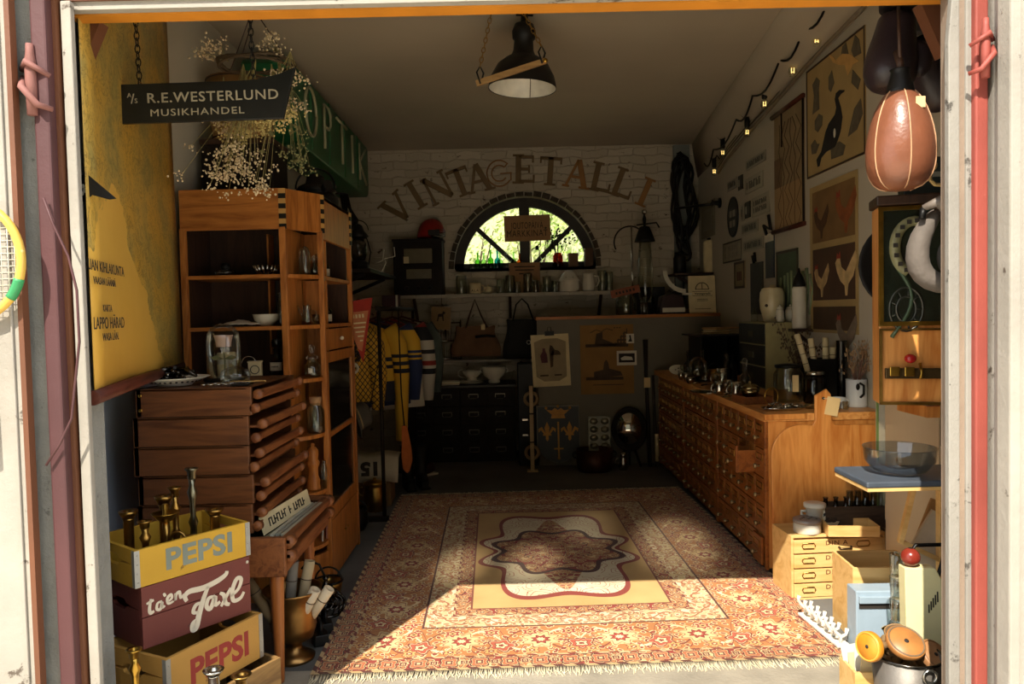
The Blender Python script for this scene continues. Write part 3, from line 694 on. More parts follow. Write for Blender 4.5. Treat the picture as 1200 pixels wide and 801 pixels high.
# green optician's sign
oX = -1.38
M_green = worn('green_enamel', '#23693f', '#17452b', .3, .35, 7, .1)
t = thing('shop_sign', 'long green metal shop sign reading OPTIK along the left wall', 'sign', (oX, 4.95, 2.66))
mb = MB(); pr = [(0, 0)] ; 
mb.prism(arc(.32, .12, .12, PI, 1.5 * PI, 5)[::1] + [(2.62, 0)] + arc(2.62, .13, .13, -PI / 2, 0, 5) + [(2.75, .48), (2.7, .5), (0.04, .5), (0, .46)], .30)
for v in range(len(mb.v)):
    x, y, z = mb.v[v]; mb.v[v] = V((-y, x, z))
for k in range(1, 5): mb.box(-.31, .008, .55 * k - .01, .55 * k + .01, .02, .5)
mb.build('case', M_green, t, bevel=.01)
M_tubel = plain('pale_tube', '#a9a685', .35, 0, .1)
for segs in ([[(.47 + .15 * math.cos(a), .27 + .165 * math.sin(a)) for a in [2 * PI * i / 24 for i in range(25)]]], [[(.86, .1), (.86, .43), (1.0, .43), (1.06, .39), (1.06, .31), (1.0, .27), (.86, .27)]], [[(1.28, .43), (1.66, .43)], [(1.47, .43), (1.47, .1)]], [[(1.88, .1), (1.88, .43)]], [[(2.2, .1), (2.2, .43)], [(2.5, .43), (2.2, .26), (2.52, .1)]]):
    mb = MB()
    for sg in segs: mb.tube([(.022, y, z) for y, z in sg], .011, 6)
    mb.build('tube_letter', M_tubel, t)

# ================================================================ tall oak display cabinet
cabn = thing('display_cabinet', 'tall oak shop display cabinet with open shelves at the left wall', 'cabinet', (0, 0, 0))
CX0, CXA, CYF, CXB, CYC, CYE, CT = -1.70, -1.17, 4.0, -1.03, 4.24, 5.02, 2.17
ZS = [0.04, .26, .55, .86, 1.165, 1.45, 1.72]
mb = MB()
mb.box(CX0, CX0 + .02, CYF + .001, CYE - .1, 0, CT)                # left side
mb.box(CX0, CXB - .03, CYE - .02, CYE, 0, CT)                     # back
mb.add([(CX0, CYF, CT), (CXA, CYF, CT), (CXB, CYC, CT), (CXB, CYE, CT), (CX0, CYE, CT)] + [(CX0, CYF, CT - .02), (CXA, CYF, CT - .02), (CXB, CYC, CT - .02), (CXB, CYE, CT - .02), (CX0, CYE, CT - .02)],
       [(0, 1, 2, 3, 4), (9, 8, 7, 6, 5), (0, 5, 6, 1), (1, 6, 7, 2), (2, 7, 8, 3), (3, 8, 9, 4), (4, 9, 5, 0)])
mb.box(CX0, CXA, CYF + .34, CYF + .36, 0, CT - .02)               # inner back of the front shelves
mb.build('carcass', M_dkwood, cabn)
mb = MB()
mb.box(CX0, CXA, CYF - .004, CYF + .016, 1.96, CT)                # front fascia
mb.build('fascia', M_oakx, cabn, bevel=.003)
mb = MB(); mb.bar((CXA, CYF, 2.065), (CXB, CYC, 2.065), .02, .21); mb.build('fascia', M_oak, cabn, bevel=.003)
mb = MB(); mb.box(CXB - .02, CXB, CYC, CYE, 1.93, CT); mb.build('fascia', M_oak, cabn, bevel=.003)
for (x, y, w) in ((CX0 + .012, CYF + .006, .03), (CXA, CYF + .004, .034), (CXB - .005, CYC, .03), (CXB - .01, CYE - .012, .03)):
    mb = MB(); mb.box(x - w / 2, x + w / 2, y - w / 2, y + w / 2, 0, 1.97); mb.build('post', M_oak, cabn, bevel=.003)
for (x, y, a) in ((CXA + .004, CYF - .004, 0), (CXB + .004, CYC - .003, .9), (CXB + .004, CYE - .01, 1.57)):
    mb = MB(); mb.T = MX.Translation((x, y, 0)) @ MX.Rotation(a, 4, 'Z')
    for k in range(8):
        mb.m = k % 2; mb.box(-.018, .018, -.006, .004, 1.96 + k * .026, 1.96 + (k + 1) * .026)
    mb.build('inlay', [M_black, plain('inlay_maple', '#b98d4c', .5)], cabn, label='black and maple chequered inlay')
for z in ZS[2:]:
    mb = MB(); mb.box(CX0 + .02, CXA - .01, CYF + .004, CYF + .34, z - .012, z + .008); mb.build('shelf', M_oakx, cabn, bevel=.002)
# corner niche: two back panels and rounded shelves
mb = MB(); mb.box(CXA - .012, CXA + .0, CYF + .02, CYF + .42, 0, 1.97); mb.build('niche_side', M_oak, cabn)
mb = MB(); mb.box(CXA, CXB - .02, CYF + .42, CYF + .435, 0, 1.97); mb.box(CXB - .35 + .19, CXB - .012, CYC + .01, CYC + .025, 0, 0.0001); mb.build('niche_back', M_oak, cabn)
for z in (.26, .55, .86, 1.165, 1.45, 1.72):
    mb = MB(); pts = [(CXA, CYF + .42), (CXA, CYF + .01)]
    for i in range(1, 8):
        f = i / 8; q = V((CXA + (CXB - CXA) * f, CYF + (CYC - CYF) * f)); bl = math.sin(PI * f) * (.045 if z < 1.3 else .012)
        pts.append((q.x + bl * .86, q.y - bl * .5))
    pts += [(CXB - .01, CYC), (CXB - .01, CYF + .42)]
    n = len(pts); mb.add([(x, y, z - .012) for x, y in pts] + [(x, y, z + .008) for x, y in pts], [tuple(range(n)), tuple(range(2 * n - 1, n - 1, -1))] + [(i, (i + 1) % n, n + (i + 1) % n, n + i) for i in range(n)])
    mb.build('shelf', M_oak, cabn)
mb = MB(); mb.add([(CXA, CYF, 0), (CXB, CYC, 0), (CXB, CYC, .2), (CXA, CYF, .2), (CXA - .01, CYF + .02, 0), (CXB - .02, CYC + .01, 0), (CXB - .02, CYC + .01, .2), (CXA - .01, CYF + .02, .2)], [(0, 1, 2, 3), (7, 6, 5, 4), (0, 4, 5, 1), (3, 2, 6, 7)])
mb.box(CX0, CXA, CYF, CYF + .02, 0, .2); mb.build('plinth', M_oak, cabn)
# side facing the rug: open shelves above, small drawer, glazed door, base panel
for z in (1.45, 1.72):
    mb = MB(); mb.box(CXB - .3, CXB - .005, CYC + .01, CYE - .01, z - .012, z + .008); mb.build('shelf', M_oak, cabn)
mb = MB(); mb.box(CXB - .3, CXB - .29, CYC, CYE, 1.3, 1.96); mb.build('niche_back', M_oak, cabn)
mb = MB(); mb.box(CXB - .015, CXB, CYC + .015, CYE - .025, 1.31, 1.43); f = mb.build('drawer', M_oak, cabn, bevel=.002)
MB().ell((CXB + .012, (CYC + CYE) / 2, 1.37), .012).build('knob', M_white, f)
mb = MB()
for (y0, y1, z0, z1) in ((CYC + .015, CYC + .07, .36, 1.30), (CYE - .08, CYE - .025, .36, 1.30), (CYC + .07, CYE - .08, 1.24, 1.30), (CYC + .07, CYE - .08, .36, .43), (CYC + .07, CYE - .08, .82, .85)):
    mb.box(CXB - .018, CXB + .002, y0, y1, z0, z1)
f = mb.build('door', M_oak, cabn, bevel=.003)
MB().box(CXB - .012, CXB - .008, CYC + .07, CYE - .08, .43, 1.24).build('pane', plain('dark_pane', '#15120f', .08), f)
mb = MB(); mb.box(CXB - .02, CXB, CYC + .01, CYE - .02, .02, .35); f = mb.build('base_panel', M_oak, cabn, bevel=.003)
for y in (4.6, 4.66):
    MB().ell((CXB + .006, y, .22), (.008, .012, .006), 8, 6).build('knob', M_brassd, f)

# ---- small glass and china helpers
def vessel(name, lab, cat, loc, prof, mat_, group=None, extra=(), n=18, rot=(0, 0, 0), body='body', sc=1):
    """a turned vessel: body plus extra turned pieces as parts [(part, profile, material)]"""
    t = thing(name, lab, cat, loc, rot, group, sc)
    MB().lathe(prof, n).build(body, mat_, t)
    for nm, pf, mm in extra: MB().lathe(pf, n).build(nm, mm, t)
    return t
def hollow(pr, w=.002):
    """outline of a thin-walled vessel from its outer profile (bottom up)"""
    return [(0, pr[0][1])] + list(pr) + [(max(r - w, .0005), z) for r, z in reversed(pr[1:])] + [(max(pr[0][0] - w, .0005), pr[0][1] + w), (0, pr[0][1] + w)]
def paperlabel(t, r, z0, z1, a=.9, mat_=None, nm='label', c=(0, 0), rot=0):
    mb = MB(); mb.grid(lambda u, v: (c[0] + (r + .0012) * math.sin(rot + (u - .5) * 2 * a), c[1] - (r + .0012) * math.cos(rot + (u - .5) * 2 * a), z0 + (z1 - z0) * v), 8, 1)
    return mb.build(nm, mat_ or M_paperw, t, label='paper label', solid=.0006)
def bottle_pr(r, h, neck=.3, nr=.35):
    return [(r * .93, 0), (r, h * .03), (r, h * (1 - neck) * .82), (r * .8, h * (1 - neck) * .93), (r * nr * 1.1, h * (1 - neck) * 1.06), (r * nr, h * .78), (r * nr, h * .95), (r * nr * 1.25, h * .96), (r * nr * 1.25, h)]
zA = [1.7295, 1.4595, 1.1745]
def oncab(px, z, y=4.12): q = aty(px, 366, y); return (q.x, y, z)
# front shelves
vessel('glass_inkwell', 'round glass inkwell with dark lid on the cabinet top shelf', 'inkwell', oncab(266, zA[0]), hollow([(.05, 0), (.055, .012), (.055, .03), (.02, .036)], .004), M_glass, extra=[('lid', [(.0, .036), (.022, .036), (.024, .05), (.02, .066), (0, .07)], M_black)])
t = thing('petal_bowl', 'silver fluted bowl with petal rim on the cabinet top shelf', 'bowl', oncab(314, zA[0]))
mb = MB()
for i in range(16):
    a = 2 * PI * i / 16; mb.tube([(.028 * math.cos(a), .028 * math.sin(a), .004), (.05 * math.cos(a), .05 * math.sin(a), .02), (.066 * math.cos(a), .066 * math.sin(a), .052)], [.005, .008, .006], 5)
mb.lathe([(0, .0), (.034, .0), (.034, .006), (0, .007)], 16); mb.build('body', M_silver, t)
t = thing('glass_slab', 'flat octagonal glass dish beside the inkwell on the cabinet top shelf', 'dish', oncab(272, zA[0], 4.22)); MB().lathe(hollow([(.06, 0), (.07, .02), (.072, .024)], .004), 8).build('body', M_glass, t)
mb = MB(); mb.grid(lambda u, v: ((u - .5) * .2 * (1 + .15 * math.sin(9 * v)), (v - .5) * .16, .008 + .022 * math.exp(-((u - .45) ** 2 + (v - .5) ** 2) * 9) + .006 * math.sin(21 * u) * math.sin(17 * v)), 16, 12)
solo(mb, 'folded_doily', M_paperw, 'crumpled white lace doily on the middle cabinet shelf', 'doily', oncab(284, zA[1] + .002), solid=.003)
vessel('white_bowl', 'plain white china bowl on the middle cabinet shelf', 'bowl', oncab(312, zA[1]), hollow([(.03, 0), (.035, .008), (.062, .03), (.07, .058), (.072, .062)], .004), M_white)
vessel('glass_bottle', 'slim clear glass bottle at the right end of the middle cabinet shelf', 'bottle', oncab(329, zA[1]), hollow([(.022, 0), (.024, .01), (.024, .11), (.012, .13), (.011, .17), (.014, .175)]), M_glass)
for px, y, lab in ((268, 4.1, 'taller white pharmacy jar with lid on the third cabinet shelf'), (259, 4.03, 'white pharmacy jar half hidden behind the glass dome')):
    t = vessel('pharmacy_jar', lab, 'jar', oncab(px, zA[2], y), [(.026, 0), (.028, .004), (.028, .11), (.026, .115)], M_white, 'white pharmacy jars', [('lid', [(.029, .115), (.03, .12), (.03, .142), (.026, .15), (0, .15)], M_cream)])
    paperlabel(t, .028, .03, .09, 1.0, M_cream); 
t = thing('square_tin', 'small pale square tin with round badge and wire handle on the third shelf', 'tin', oncab(297, zA[2], 4.08), (0, 0, .2))
MB().box(-.034, .034, -.03, .03, 0, .095).build('body', M_cream, t, bevel=.004)
MB().box(-.037, .037, -.033, .033, .092, .1).build('lid', M_cream, t, bevel=.002)
mb = MB(); mb.ring((0, -.0315, .055), .022, .0025, (0, 1, 0), 18, 5); mb.build('badge', M_ink, t)
mb = MB(); mb.ring((-.03, -.02, .09), .036, .003, (0, 1, 0), 16, 6, 0, PI); mb.build('handle', M_silver, t)
M_smoke = glass('smoky_glass', '#b4b6b4', .15)
t = vessel('apothecary_bottle', 'dark glass stoppered bottle with a white oval label on the third shelf', 'bottle', oncab(323, zA[2]), hollow(bottle_pr(.04, .16, .34, .42)), M_smoke, extra=[('stopper', [(.012, .155), (.014, .165), (.026, .172), (.028, .2), (.024, .212), (0, .214)], M_smoke)])
lb = paperlabel(t, .04, .045, .09, .9)
mb = MB(); [mb.box(-.018 + .006 * i, -.0145 + .006 * i, -.043, -.0418, .063, .071) for i in range(6)]; mb.build('lettering', M_ink, lb)
# corner niche
def niche(px, z, y): q = aty(px, 366, y); return (q.x, y, z)
vessel('glass_cylinder', 'tall round-topped glass tube on the top corner shelf of the cabinet', 'glass tube', niche(359, 1.7295, 4.2), hollow([(.028, 0), (.03, .005), (.03, .12), (.024, .145), (.01, .155)]), M_glass)
vessel('cruet', 'small glass cruet with ball stopper on the top corner shelf', 'cruet', niche(370, 1.7295, 4.24), hollow([(.024, 0), (.026, .03), (.012, .05), (.011, .07)]), M_glass, extra=[('stopper', [(.006, .07), (.013, .085), (.013, .1), (0, .112)], M_glass)])
t = vessel('glass_creamer', 'clear glass jug with spout on the second corner shelf of the cabinet', 'jug', niche(360, 1.4595, 4.2), hollow([(.03, 0), (.032, .02), (.024, .06), (.022, .1), (.025, .105)]), M_glass)
mb = MB(); mb.tube([(-.02, 0, .04), (-.04, 0, .07), (-.05, 0, .105)], [.008, .006, .005], 6); mb.build('spout', M_glass, t)
mb = MB(); mb.ring((.03, 0, .055), .022, .004, (0, 1, 0), 14, 6, -PI / 2, PI / 2); mb.build('handle', M_glass, t)
vessel('glass_cup', 'low glass cup beside the glass jug on the second corner shelf', 'cup', niche(372, 1.4595, 4.3), hollow([(.02, 0), (.03, .02), (.034, .055)]), M_glass)
t = vessel('stoppered_jar', 'clear glass jar with ball stopper and white label on the third corner shelf', 'jar', niche(364, 1.1745, 4.2), hollow([(.043, 0), (.045, .006), (.045, .06), (.026, .085), (.024, .1)]), M_glass, extra=[('stopper', [(.03, .095), (.034, .1), (.034, .112), (.014, .12), (.012, .14), (.018, .155), (.014, .172), (0, .178)], M_glass)]); paperlabel(t, .045, .02, .05, .28)
t = vessel('corked_jar', 'tall glass jar with a wide cork on the fourth corner shelf', 'jar', niche(366, 0.8695, 4.18), hollow([(.046, 0), (.048, .006), (.048, .12), (.032, .15), (.031, .17)]), M_glass, extra=[('cork', [(.03, .15), (.034, .195), (0, .196)], plain('cork', '#a9825a', .8, 0, .2, 40))])
vessel('pepper_mill', 'tall turned wooden pepper mill on the fifth corner shelf of the cabinet', 'pepper mill', niche(361, 0.5595, 4.16), [(.036, 0), (.038, .01), (.034, .03), (.036, .05), (.027, .075), (.026, .12), (.033, .135), (.036, .15), (.026, .165), (.03, .19), (.03, .215), (.02, .23), (.008, .236), (.012, .25), (0, .256)], M_oak)
vessel('vial', 'narrow glass vial beside the wooden pepper mill', 'vial', niche(374, 0.5595, 4.2), hollow([(.014, 0), (.015, .11), (.01, .14), (.012, .15)]), M_glass)
for i, (px, y, c) in enumerate(((369, 4.2, '#b7b2a6'), (374, 4.25, '#7d4a3a'), (378, 4.3, '#8a93a8'))):
    solo(MB().box(-.004, .004, -.03, .03, 0, .13), 'booklet', plain('booklet%d' % i, c, .7), ('pale', 'reddish', 'blue-grey')[i] + ' thin booklet standing on the lowest corner shelf', 'booklet', niche(px, 0.2695, y), (0, .06, .3), group='booklets on the lowest corner shelf')
for i, (px, z, y) in enumerate(((388, 1.7295, 4.42), (394, 1.7295, 4.6), (388, 1.4595, 4.45), (394, 1.4595, 4.62))):
    x = CXB - .07
    t = vessel('medicine_bottle', 'small dark bottle with white label on the side shelf, ' + ('front one above', 'rear one above', 'front one below', 'rear one below')[i], 'bottle', (x, y, z), bottle_pr(.026, .13), M_smoke, 'labelled bottles on the cabinet side'); paperlabel(t, .026, .012, .055, .8, rot=.9)
# things on top of the cabinet
CTs = CT + .001
t = thing('dark_case', 'dark wooden case standing on the tall cabinet behind the dried flowers', 'case', (-1.5, 4.45, CTs))
MB().box(-.2, .2, -.14, .14, 0, .3).build('body', M_dark, t, bevel=.006)
MB().box(-.205, .205, -.145, .145, .3, .33).build('lid', M_dkwood, t, bevel=.004)
mb = MB(); mb.tube([(-.06, -.15, .2), (-.05, -.17, .24), (.05, -.17, .24), (.06, -.15, .2)], .006, 6); mb.build('handle', M_iron, t)
t = thing('paper_drum', 'brown paper drum shade behind the dried flowers above the case', 'shade', (-1.5, 4.42, CTs + .331)); MB().lathe(hollow([(.16, 0), (.19, .34)], .004), 20).build('body', plain('kraft', '#8a6636', .7, 0, .15), t)
for z in (.01, .33): MB().ring((0, 0, z), .162 + .028 * z / .34, .004).build('rim', M_dkwood, t)
t = thing('railway_lamp', 'round black metal lamp lying on top of the cabinet by the green sign', 'lamp', (-1.155, 4.66, CTs), (0, 0, 0))
MB().lathe([(.13, 0), (.135, .02), (.13, .05), (.11, .06), (.11, .075), (.125, .08), (.1, .11), (.06, .13), (.05, .17), (.03, .185), (0, .19)], 24).build('body', M_black, t)
mb = MB(); mb.ring((0, 0, .1), .12, .006, (0, 1, 0), 18, 6, 0, PI); mb.build('handle', M_iron, t)
MB().tube([(.05, -.06, .08), (.11, -.14, .1)], [.02, .03], 10).build('spout', M_black, t)

# ================================================================ type case stack and table
tt = thing('side_table', 'low mahogany table with tapered legs under the stack of type cases', 'table', (0, 0, 0))
TX0, TX1, TY0, TY1, TZ = -1.52, -.93, 3.06, 3.80, .615
mb = MB(); mb.box(TX0, TX1 + .0, TY0, TY0 + .03, .455, TZ); mb.build('apron', M_mahog if False else M_tray, tt, bevel=.004)
mb = MB(); mb.box(TX0, TX1, TY0 + .03, TY1, .47, .50); mb.build('bottom', M_tray, tt)
mb = MB(); mb.box(TX0, TX0 + .03, TY0 + .03, TY1, .5, TZ); mb.box(TX0, TX1, TY1 - .03, TY1, .5, TZ); mb.build('frame', M_tray, tt)
for z0 in (.515, .575):
    mb = MB(); mb.T = MX.Translation((TX1, 0, z0))
    mb.box(-.03, .02, TY0 + .03, TY1, 0, .03); f = mb.build('drawer', M_tray, tt, bevel=.008)
    for y in (TY0 + .03, TY1 - .04):
        mb = MB(); mb.lathe([(.0, 0), (.026, 0), (.026, .05), (0, .05)], 12, (TX1 + .005, y, z0 + .012), ax=(0, 1, 0)); mb.build('corner', M_tray, f)
for (x, y) in ((TX1 - .05, TY0 + .045), (TX0 + .05, TY0 + .045), (TX1 - .07, TY1 - .13), (TX0 + .05, TY1 - .05)):
    mb = MB(); mb.lathe([(.015, 0), (.018, .02), (.029, .44), (.029, .47)], 14, (x, y, 0)); mb.build('leg', wood('leg_beech', '#7c421c', '#a4622e', 'z', .4), tt)
mb = MB(); mb.box(TX0 + .03, TX1 - .0, TY0 + .03, TY1 - .03, .586, .596); mb.build('glass_top', plain('dark_glass_top', '#252a28', .06), tt)
for i, (x, c) in enumerate(((-.995, '#b5b09e'), (-.972, '#8f8d80'), (-.95, '#a9a48f'))):
    solo(MB().box(-.008, .008, -.27, .27, 0, .008), 'type_rule', plain('rule%d' % i, c, .5), ('innermost', 'middle', 'outermost')[i] + ' of the three pale printing rules on the table glass', 'ruler', (x, 3.42, .597), (0, 0, -.05), group='printing rules on the table')
sgn = thing('paper_strip_sign', 'long cream paper strip with black lettering leaning on the type cases', 'paper sign', (-1.045, 3.16, .598), (math.radians(-8) * 0, 0, math.radians(83)))
mb = MB(); mb.add([(0, 0, 0), (.52, 0, 0), (.52, .02, .075), (0, .02, .075)], [(0, 1, 2, 3)]); mb.build('strip', M_cream, sgn, solid=.002)
mb = MB(); mb.T = MX.Rotation(math.radians(-15), 4, 'X'); [(mb.box(.07 + .026 * i, .076 + .026 * i, -.0045, -.0025, .02, .055), mb.box(.076 + .026 * i, .09 + .026 * i, -.0045, -.0025, (.049, .02, .034)[i % 3], (.055, .026, .04)[i % 3])) for i in range(15) if i not in (7, 9)]; mb.build('lettering', M_ink, sgn)
# five type cases stacked with their fronts to the rug
M_tc = wood('type_case_side', '#4a2716', '#6b3a22', 'y', .38, .8)
M_tcx = wood('type_case_panel', '#4d2c17', '#6d4224', 'x', .4, .8)
zt = TZ + .004; hs = [.125, .12, .12, .122, .118]
SY0, SY1, SX0, SX1 = 3.12, 3.74, -1.545, -1.075
for k in range(5):
    offx = [0, .008, -.006, -.004, .012][k]
    lab = ('lowest', 'second from the bottom', 'middle', 'second from the top', 'topmost')[k] + ' of the five dark type cases stacked on the low table'
    t = thing('type_case', lab, 'type case', (0, 0, 0), group='stacked type cases')
    h = hs[k] - .003
    mb = MB(); mb.box(SX0 + offx, SX1 + offx, SY0, SY0 + .02, zt, zt + h); mb.build('side_panel', M_tcx, t, bevel=.003)
    mb = MB(); mb.box(SX0 + offx, SX1 + offx, SY1 - .02, SY1, zt, zt + h); mb.box(SX0 + offx, SX0 + .02 + offx, SY0, SY1, zt, zt + h); mb.box(SX0 + offx, SX1 + offx - .02, SY0, SY1, zt + h - .008, zt + h); mb.build('shell', M_tcx, t)
    for j, (z0, hh) in enumerate(((.01, .04), (.065, .045))):
        ex = [.02, .04, .03, .05, .02, .045, .03, .06, .015, .03][(k * 2 + j) % 10]
        x1 = SX1 + offx + ex
        mb = MB(); mb.box(SX0 + .05, x1 - .016, SY0 + .03, SY1 - .03, zt + z0, zt + z0 + .012); mb.box(x1 - .022, x1, SY0 + .005, SY1 - .005, zt + z0, zt + z0 + hh * .8); f = mb.build('tray', M_tray, t, bevel=.006)
        for y in (SY0 + .0, SY1 - .03):
            mb = MB(); mb.lathe([(0, 0), (.02, 0), (.021, .03), (0, .031)], 12, (x1 - .004, y, zt + z0 + hh * .45), ax=(0, 1, 0)); mb.build('corner', M_tray, f)
    if k == 4:
        for z in (.03, .09): MB().lathe([(.0, 0), (.007, 0), (.008, .003), (.004, .004), (0, .004)], 12, (SX0 + .03, SY0 - .001, zt + z), ax=(0, -1, 0)).build('screw', M_brass, t)
    zt += hs[k]
STZ = zt
# things on the stack
mb = MB(); pl = thing('lattice_plate', 'white plate with pierced rim holding dark brooches on the type cases', 'plate', (-1.43, 3.26, STZ), sc=1.2)
mb.lathe(hollow([(.055, 0), (.06, .006), (.1, .024), (.118, .03)], .004), 28); mb.build('body', M_white, pl)
mb = MB()
for i in range(28):
    a = 2 * PI * i / 28; mb.ell((.083 * math.cos(a), .083 * math.sin(a), .0155), (.005, .005, .004), 6, 4)
mb.build('piercing', M_ink, pl)
M_jet = plain('dark_silver', '#4b4844', .25, 1, .4, 30)
for i in range(9):
    a = 2 * PI * i / 9 + .3; rr = .055 if i else 0
    t = thing('brooch', 'tarnished ' + ('oval', 'round', 'leaf', 'bow', 'star', 'bar', 'shell', 'flower', 'twisted')[i] + ' brooch heaped on the lattice plate', 'brooch', (-1.43 + rr * math.cos(a), 3.26 + rr * math.sin(a), STZ + .03 + .008 * (i % 3)), (rnd.uniform(-.6, .6), rnd.uniform(-.6, .6), a), 'brooches on the lattice plate', 1.7)
    mb = MB()
    if i % 3 == 0: mb.ring((0, 0, .006), .02, .005, (.1, .1, 1), 14, 5); mb.ell((0, 0, .006), (.012, .009, .006))
    elif i % 3 == 1:
        for k in range(6): mb.ell((.017 * math.cos(k * PI / 3), .014 * math.sin(k * PI / 3), .006), (.009, .007, .005), 8, 5)
    else: mb.tube([(-.03, 0, .004), (-.01, .012, .012), (.01, -.008, .012), (.032, .006, .006)], [.005, .008, .008, .003], 6)
    mb.build('body', M_jet, t)
    MB().ell((0, 0, .012), (.005, .005, .004), 8, 5).build('stone', M_silver, t)
dome = thing('glass_dome', 'tall glass dome over a dried rose on a dark base', 'glass dome', (-1.3, 3.47, STZ), sc=1.18)
MB().lathe([(.075, 0), (.077, .006), (.07, .012), (0, .012)], 24).build('base', M_dark, dome)
MB().lathe([(.063, .013), (.063, .15), (.058, .18), (.044, .202), (.022, .214), (0, .217)], 24).build('dome', M_glass, dome)
ro = thing('dried_rose', 'pale pink dried rose on a stem inside the tall glass dome', 'rose', (-1.3, 3.47, STZ + .0162), sc=1.15)
mb = MB(); mb.tube([(0, 0, 0), (.004, 0, .06), (0, 0, .12)], .003, 6); mb.build('stem', M_dleaf, ro)
for k in range(9):
    a = k * 2.4; r0 = .006 + .003 * k
    mb = MB(); mb.grid(lambda u, v: ((r0 + .008 * v * v) * math.cos(a + (u - .5) * 2.2), (r0 + .008 * v * v) * math.sin(a + (u - .5) * 2.2), .118 + .045 * v - .004 * (u - .5) ** 2), 6, 4); mb.build('petal', plain('rose_petal', '#c4a295', .7, 0, .15), ro, recalc=False)
mb = MB()
for k in range(4):
    a = k * 1.6; mb.add([(0, 0, .07), (.03 * math.cos(a), .03 * math.sin(a), .085), (.05 * math.cos(a + .2), .05 * math.sin(a + .2), .075), (.03 * math.cos(a + .4), .03 * math.sin(a + .4), .065)], [(0, 1, 2, 3)])
mb.build('leaves', M_dleaf, ro, recalc=False)
t = vessel('cheese_dome', 'low round glass bell with knob beside the tall glass dome', 'glass bell', (-1.2, 3.33, STZ), [(.062, .004), (.064, .035), (.055, .055), (.03, .066), (.012, .07), (.009, .076), (.014, .086), (.01, .095), (0, .097)], M_glass, extra=[('base', [(.068, 0), (.07, .004), (0, .005)], M_smoke)])
for i in range(4):
    t = thing('silver_spoon', ('first', 'second', 'third', 'fourth')[i] + ' silver spoon counted from the glass dome in the row on the type cases', 'spoon', (-1.255 + .028 * i, 3.19 + .004 * i, STZ + .001), (0, 0, -.5 + .05 * i), 'spoons on the type cases')
    MB().ell((0, -.03, .006), (.011, .017, .005), 12, 6).build('bowl', M_silver, t); MB().tube([(0, -.014, .006), (0, .05, .008), (0, .06, .006)], [.002, .0028, .004], 6).build('handle', M_silver, t)
t = thing('bead_necklace', 'yellow bead necklace lying along the top edge of the type cases', 'necklace', (-1.14, 3.3, STZ)); mb = MB()
for i in range(26):
    mb.ell((-.07 + .006 * i, .012 * math.sin(i * .4), .006), .0045, 7, 5)
mb.build('beads', plain('amber_bead', '#c09a58', .3), t)
t = thing('magnifier', 'small black jewellery tray with silver rings on the stack corner', 'tray', (-1.12, 3.19, STZ)); MB().box(-.04, .03, -.03, .05, 0, .008).build('base', M_black, t, bevel=.002)
for i in range(5): MB().ring((-.03 + .014 * i, .0, .012), .007, .0015, (.2, .3, 1), 12, 5).build('ring', M_silver, t)

# ================================================================ crates
def crate(name, lab, near, az, Lc, Wc, Hc, t_, wallm, edge=None, planks=1, letters=None, lmat=None, holes=True, tilt=0):
    """open wooden crate; origin at the near bottom corner, long face along local +x facing -y, depth along +y"""
    t = thing(name, lab, 'crate', near, (0, tilt, az))
    hh = Hc / planks
    for k in range(planks):
        mb = MB(); mb.box(0, Lc, 0, t_, hh * k + (.002 if k else 0), hh * (k + 1)); mb.build('front_board', wallm, t, bevel=.002)
    mb = MB(); mb.box(0, Lc, Wc - t_, Wc, 0, Hc); mb.build('back_board', wallm, t, bevel=.002)
    for x in (0, Lc - t_):
        mb = MB()
        if holes:
            mb.T = MX.Translation((x + t_, t_, 0)) @ MX.Rotation(PI / 2, 4, 'Z'); w = Wc - 2 * t_
            K = 10
            hp = arc(w / 2, Hc * .62, .018, -PI / 2, -PI * 1.5, 6); hl = [(p[0] - .03, p[1]) for p in arc(w / 2, Hc * .62, .018, PI / 2, PI * 1.5, 5)]; hr = [(p[0] + .03, p[1]) for p in arc(w / 2, Hc * .62, .018, -PI / 2, PI / 2, 5)]
            lo = [(0, 0), (w, 0), (w, Hc * .62)] + [hr[i] for i in (2, 1, 0)] + [hl[i] for i in (5, 4, 3)] + [(0, Hc * .62)]
            up = [(0, Hc), (0, Hc * .62)] + [hl[i] for i in (2, 1, 0)] + [hr[i] for i in (5, 4, 3)] + [(w, Hc * .62), (w, Hc)]
            mb.prism(lo, t_); mb.prism(up, t_)
        else: mb.box(x, x + t_, t_, Wc - t_, 0, Hc)
        mb.build('end_board', wallm, t)
    mb = MB(); mb.box(.005, Lc - .005, .005, Wc - .005, 0, .01); mb.build('bottom', M_dkwood, t)
    if edge:
        for (x, y) in ((0, 0), (Lc, 0), (0, Wc), (Lc, Wc)):
            mb = MB(); sx = 1 if x == 0 else -1; sy = 1 if y == 0 else -1
            mb.box(min(x - .002 * sx, x + .016 * sx), max(x - .002 * sx, x + .016 * sx), min(y - .002 * sy, y), max(y - .002 * sy, y), .002, Hc - .002)
            mb.box(min(x - .002 * sx, x), max(x - .002 * sx, x), min(y, y + .016 * sy), max(y, y + .016 * sy), .002, Hc - .002)
            for k in range(4):
                z = Hc * (.14 + .24 * k); mb.ell((x + .008 * sx, y - .002 * sy, z), (.003, .0015, .003), 6, 4)
            mb.build('corner_strip', edge, t, label='metal corner strip with rivets')
    if letters:
        mb = MB(); letters(mb, Lc, Hc); mb.build('lettering', lmat, t)
    return t
M_yel = worn('yellow_crate_paint', '#c79a28', '#7a5c20', .55, .7, 10, .3)
M_yel2 = worn('ochre_crate_paint', '#b98a40', '#7a5628', .5, .7, 10, .3)
M_maro = worn('maroon_crate_paint', '#6c3027', '#4a221c', .5, .65, 10, .3)
M_steel = worn('tinned_steel', '#a8a7a2', '#5d5650', .5, .5, 24, .2, .7)
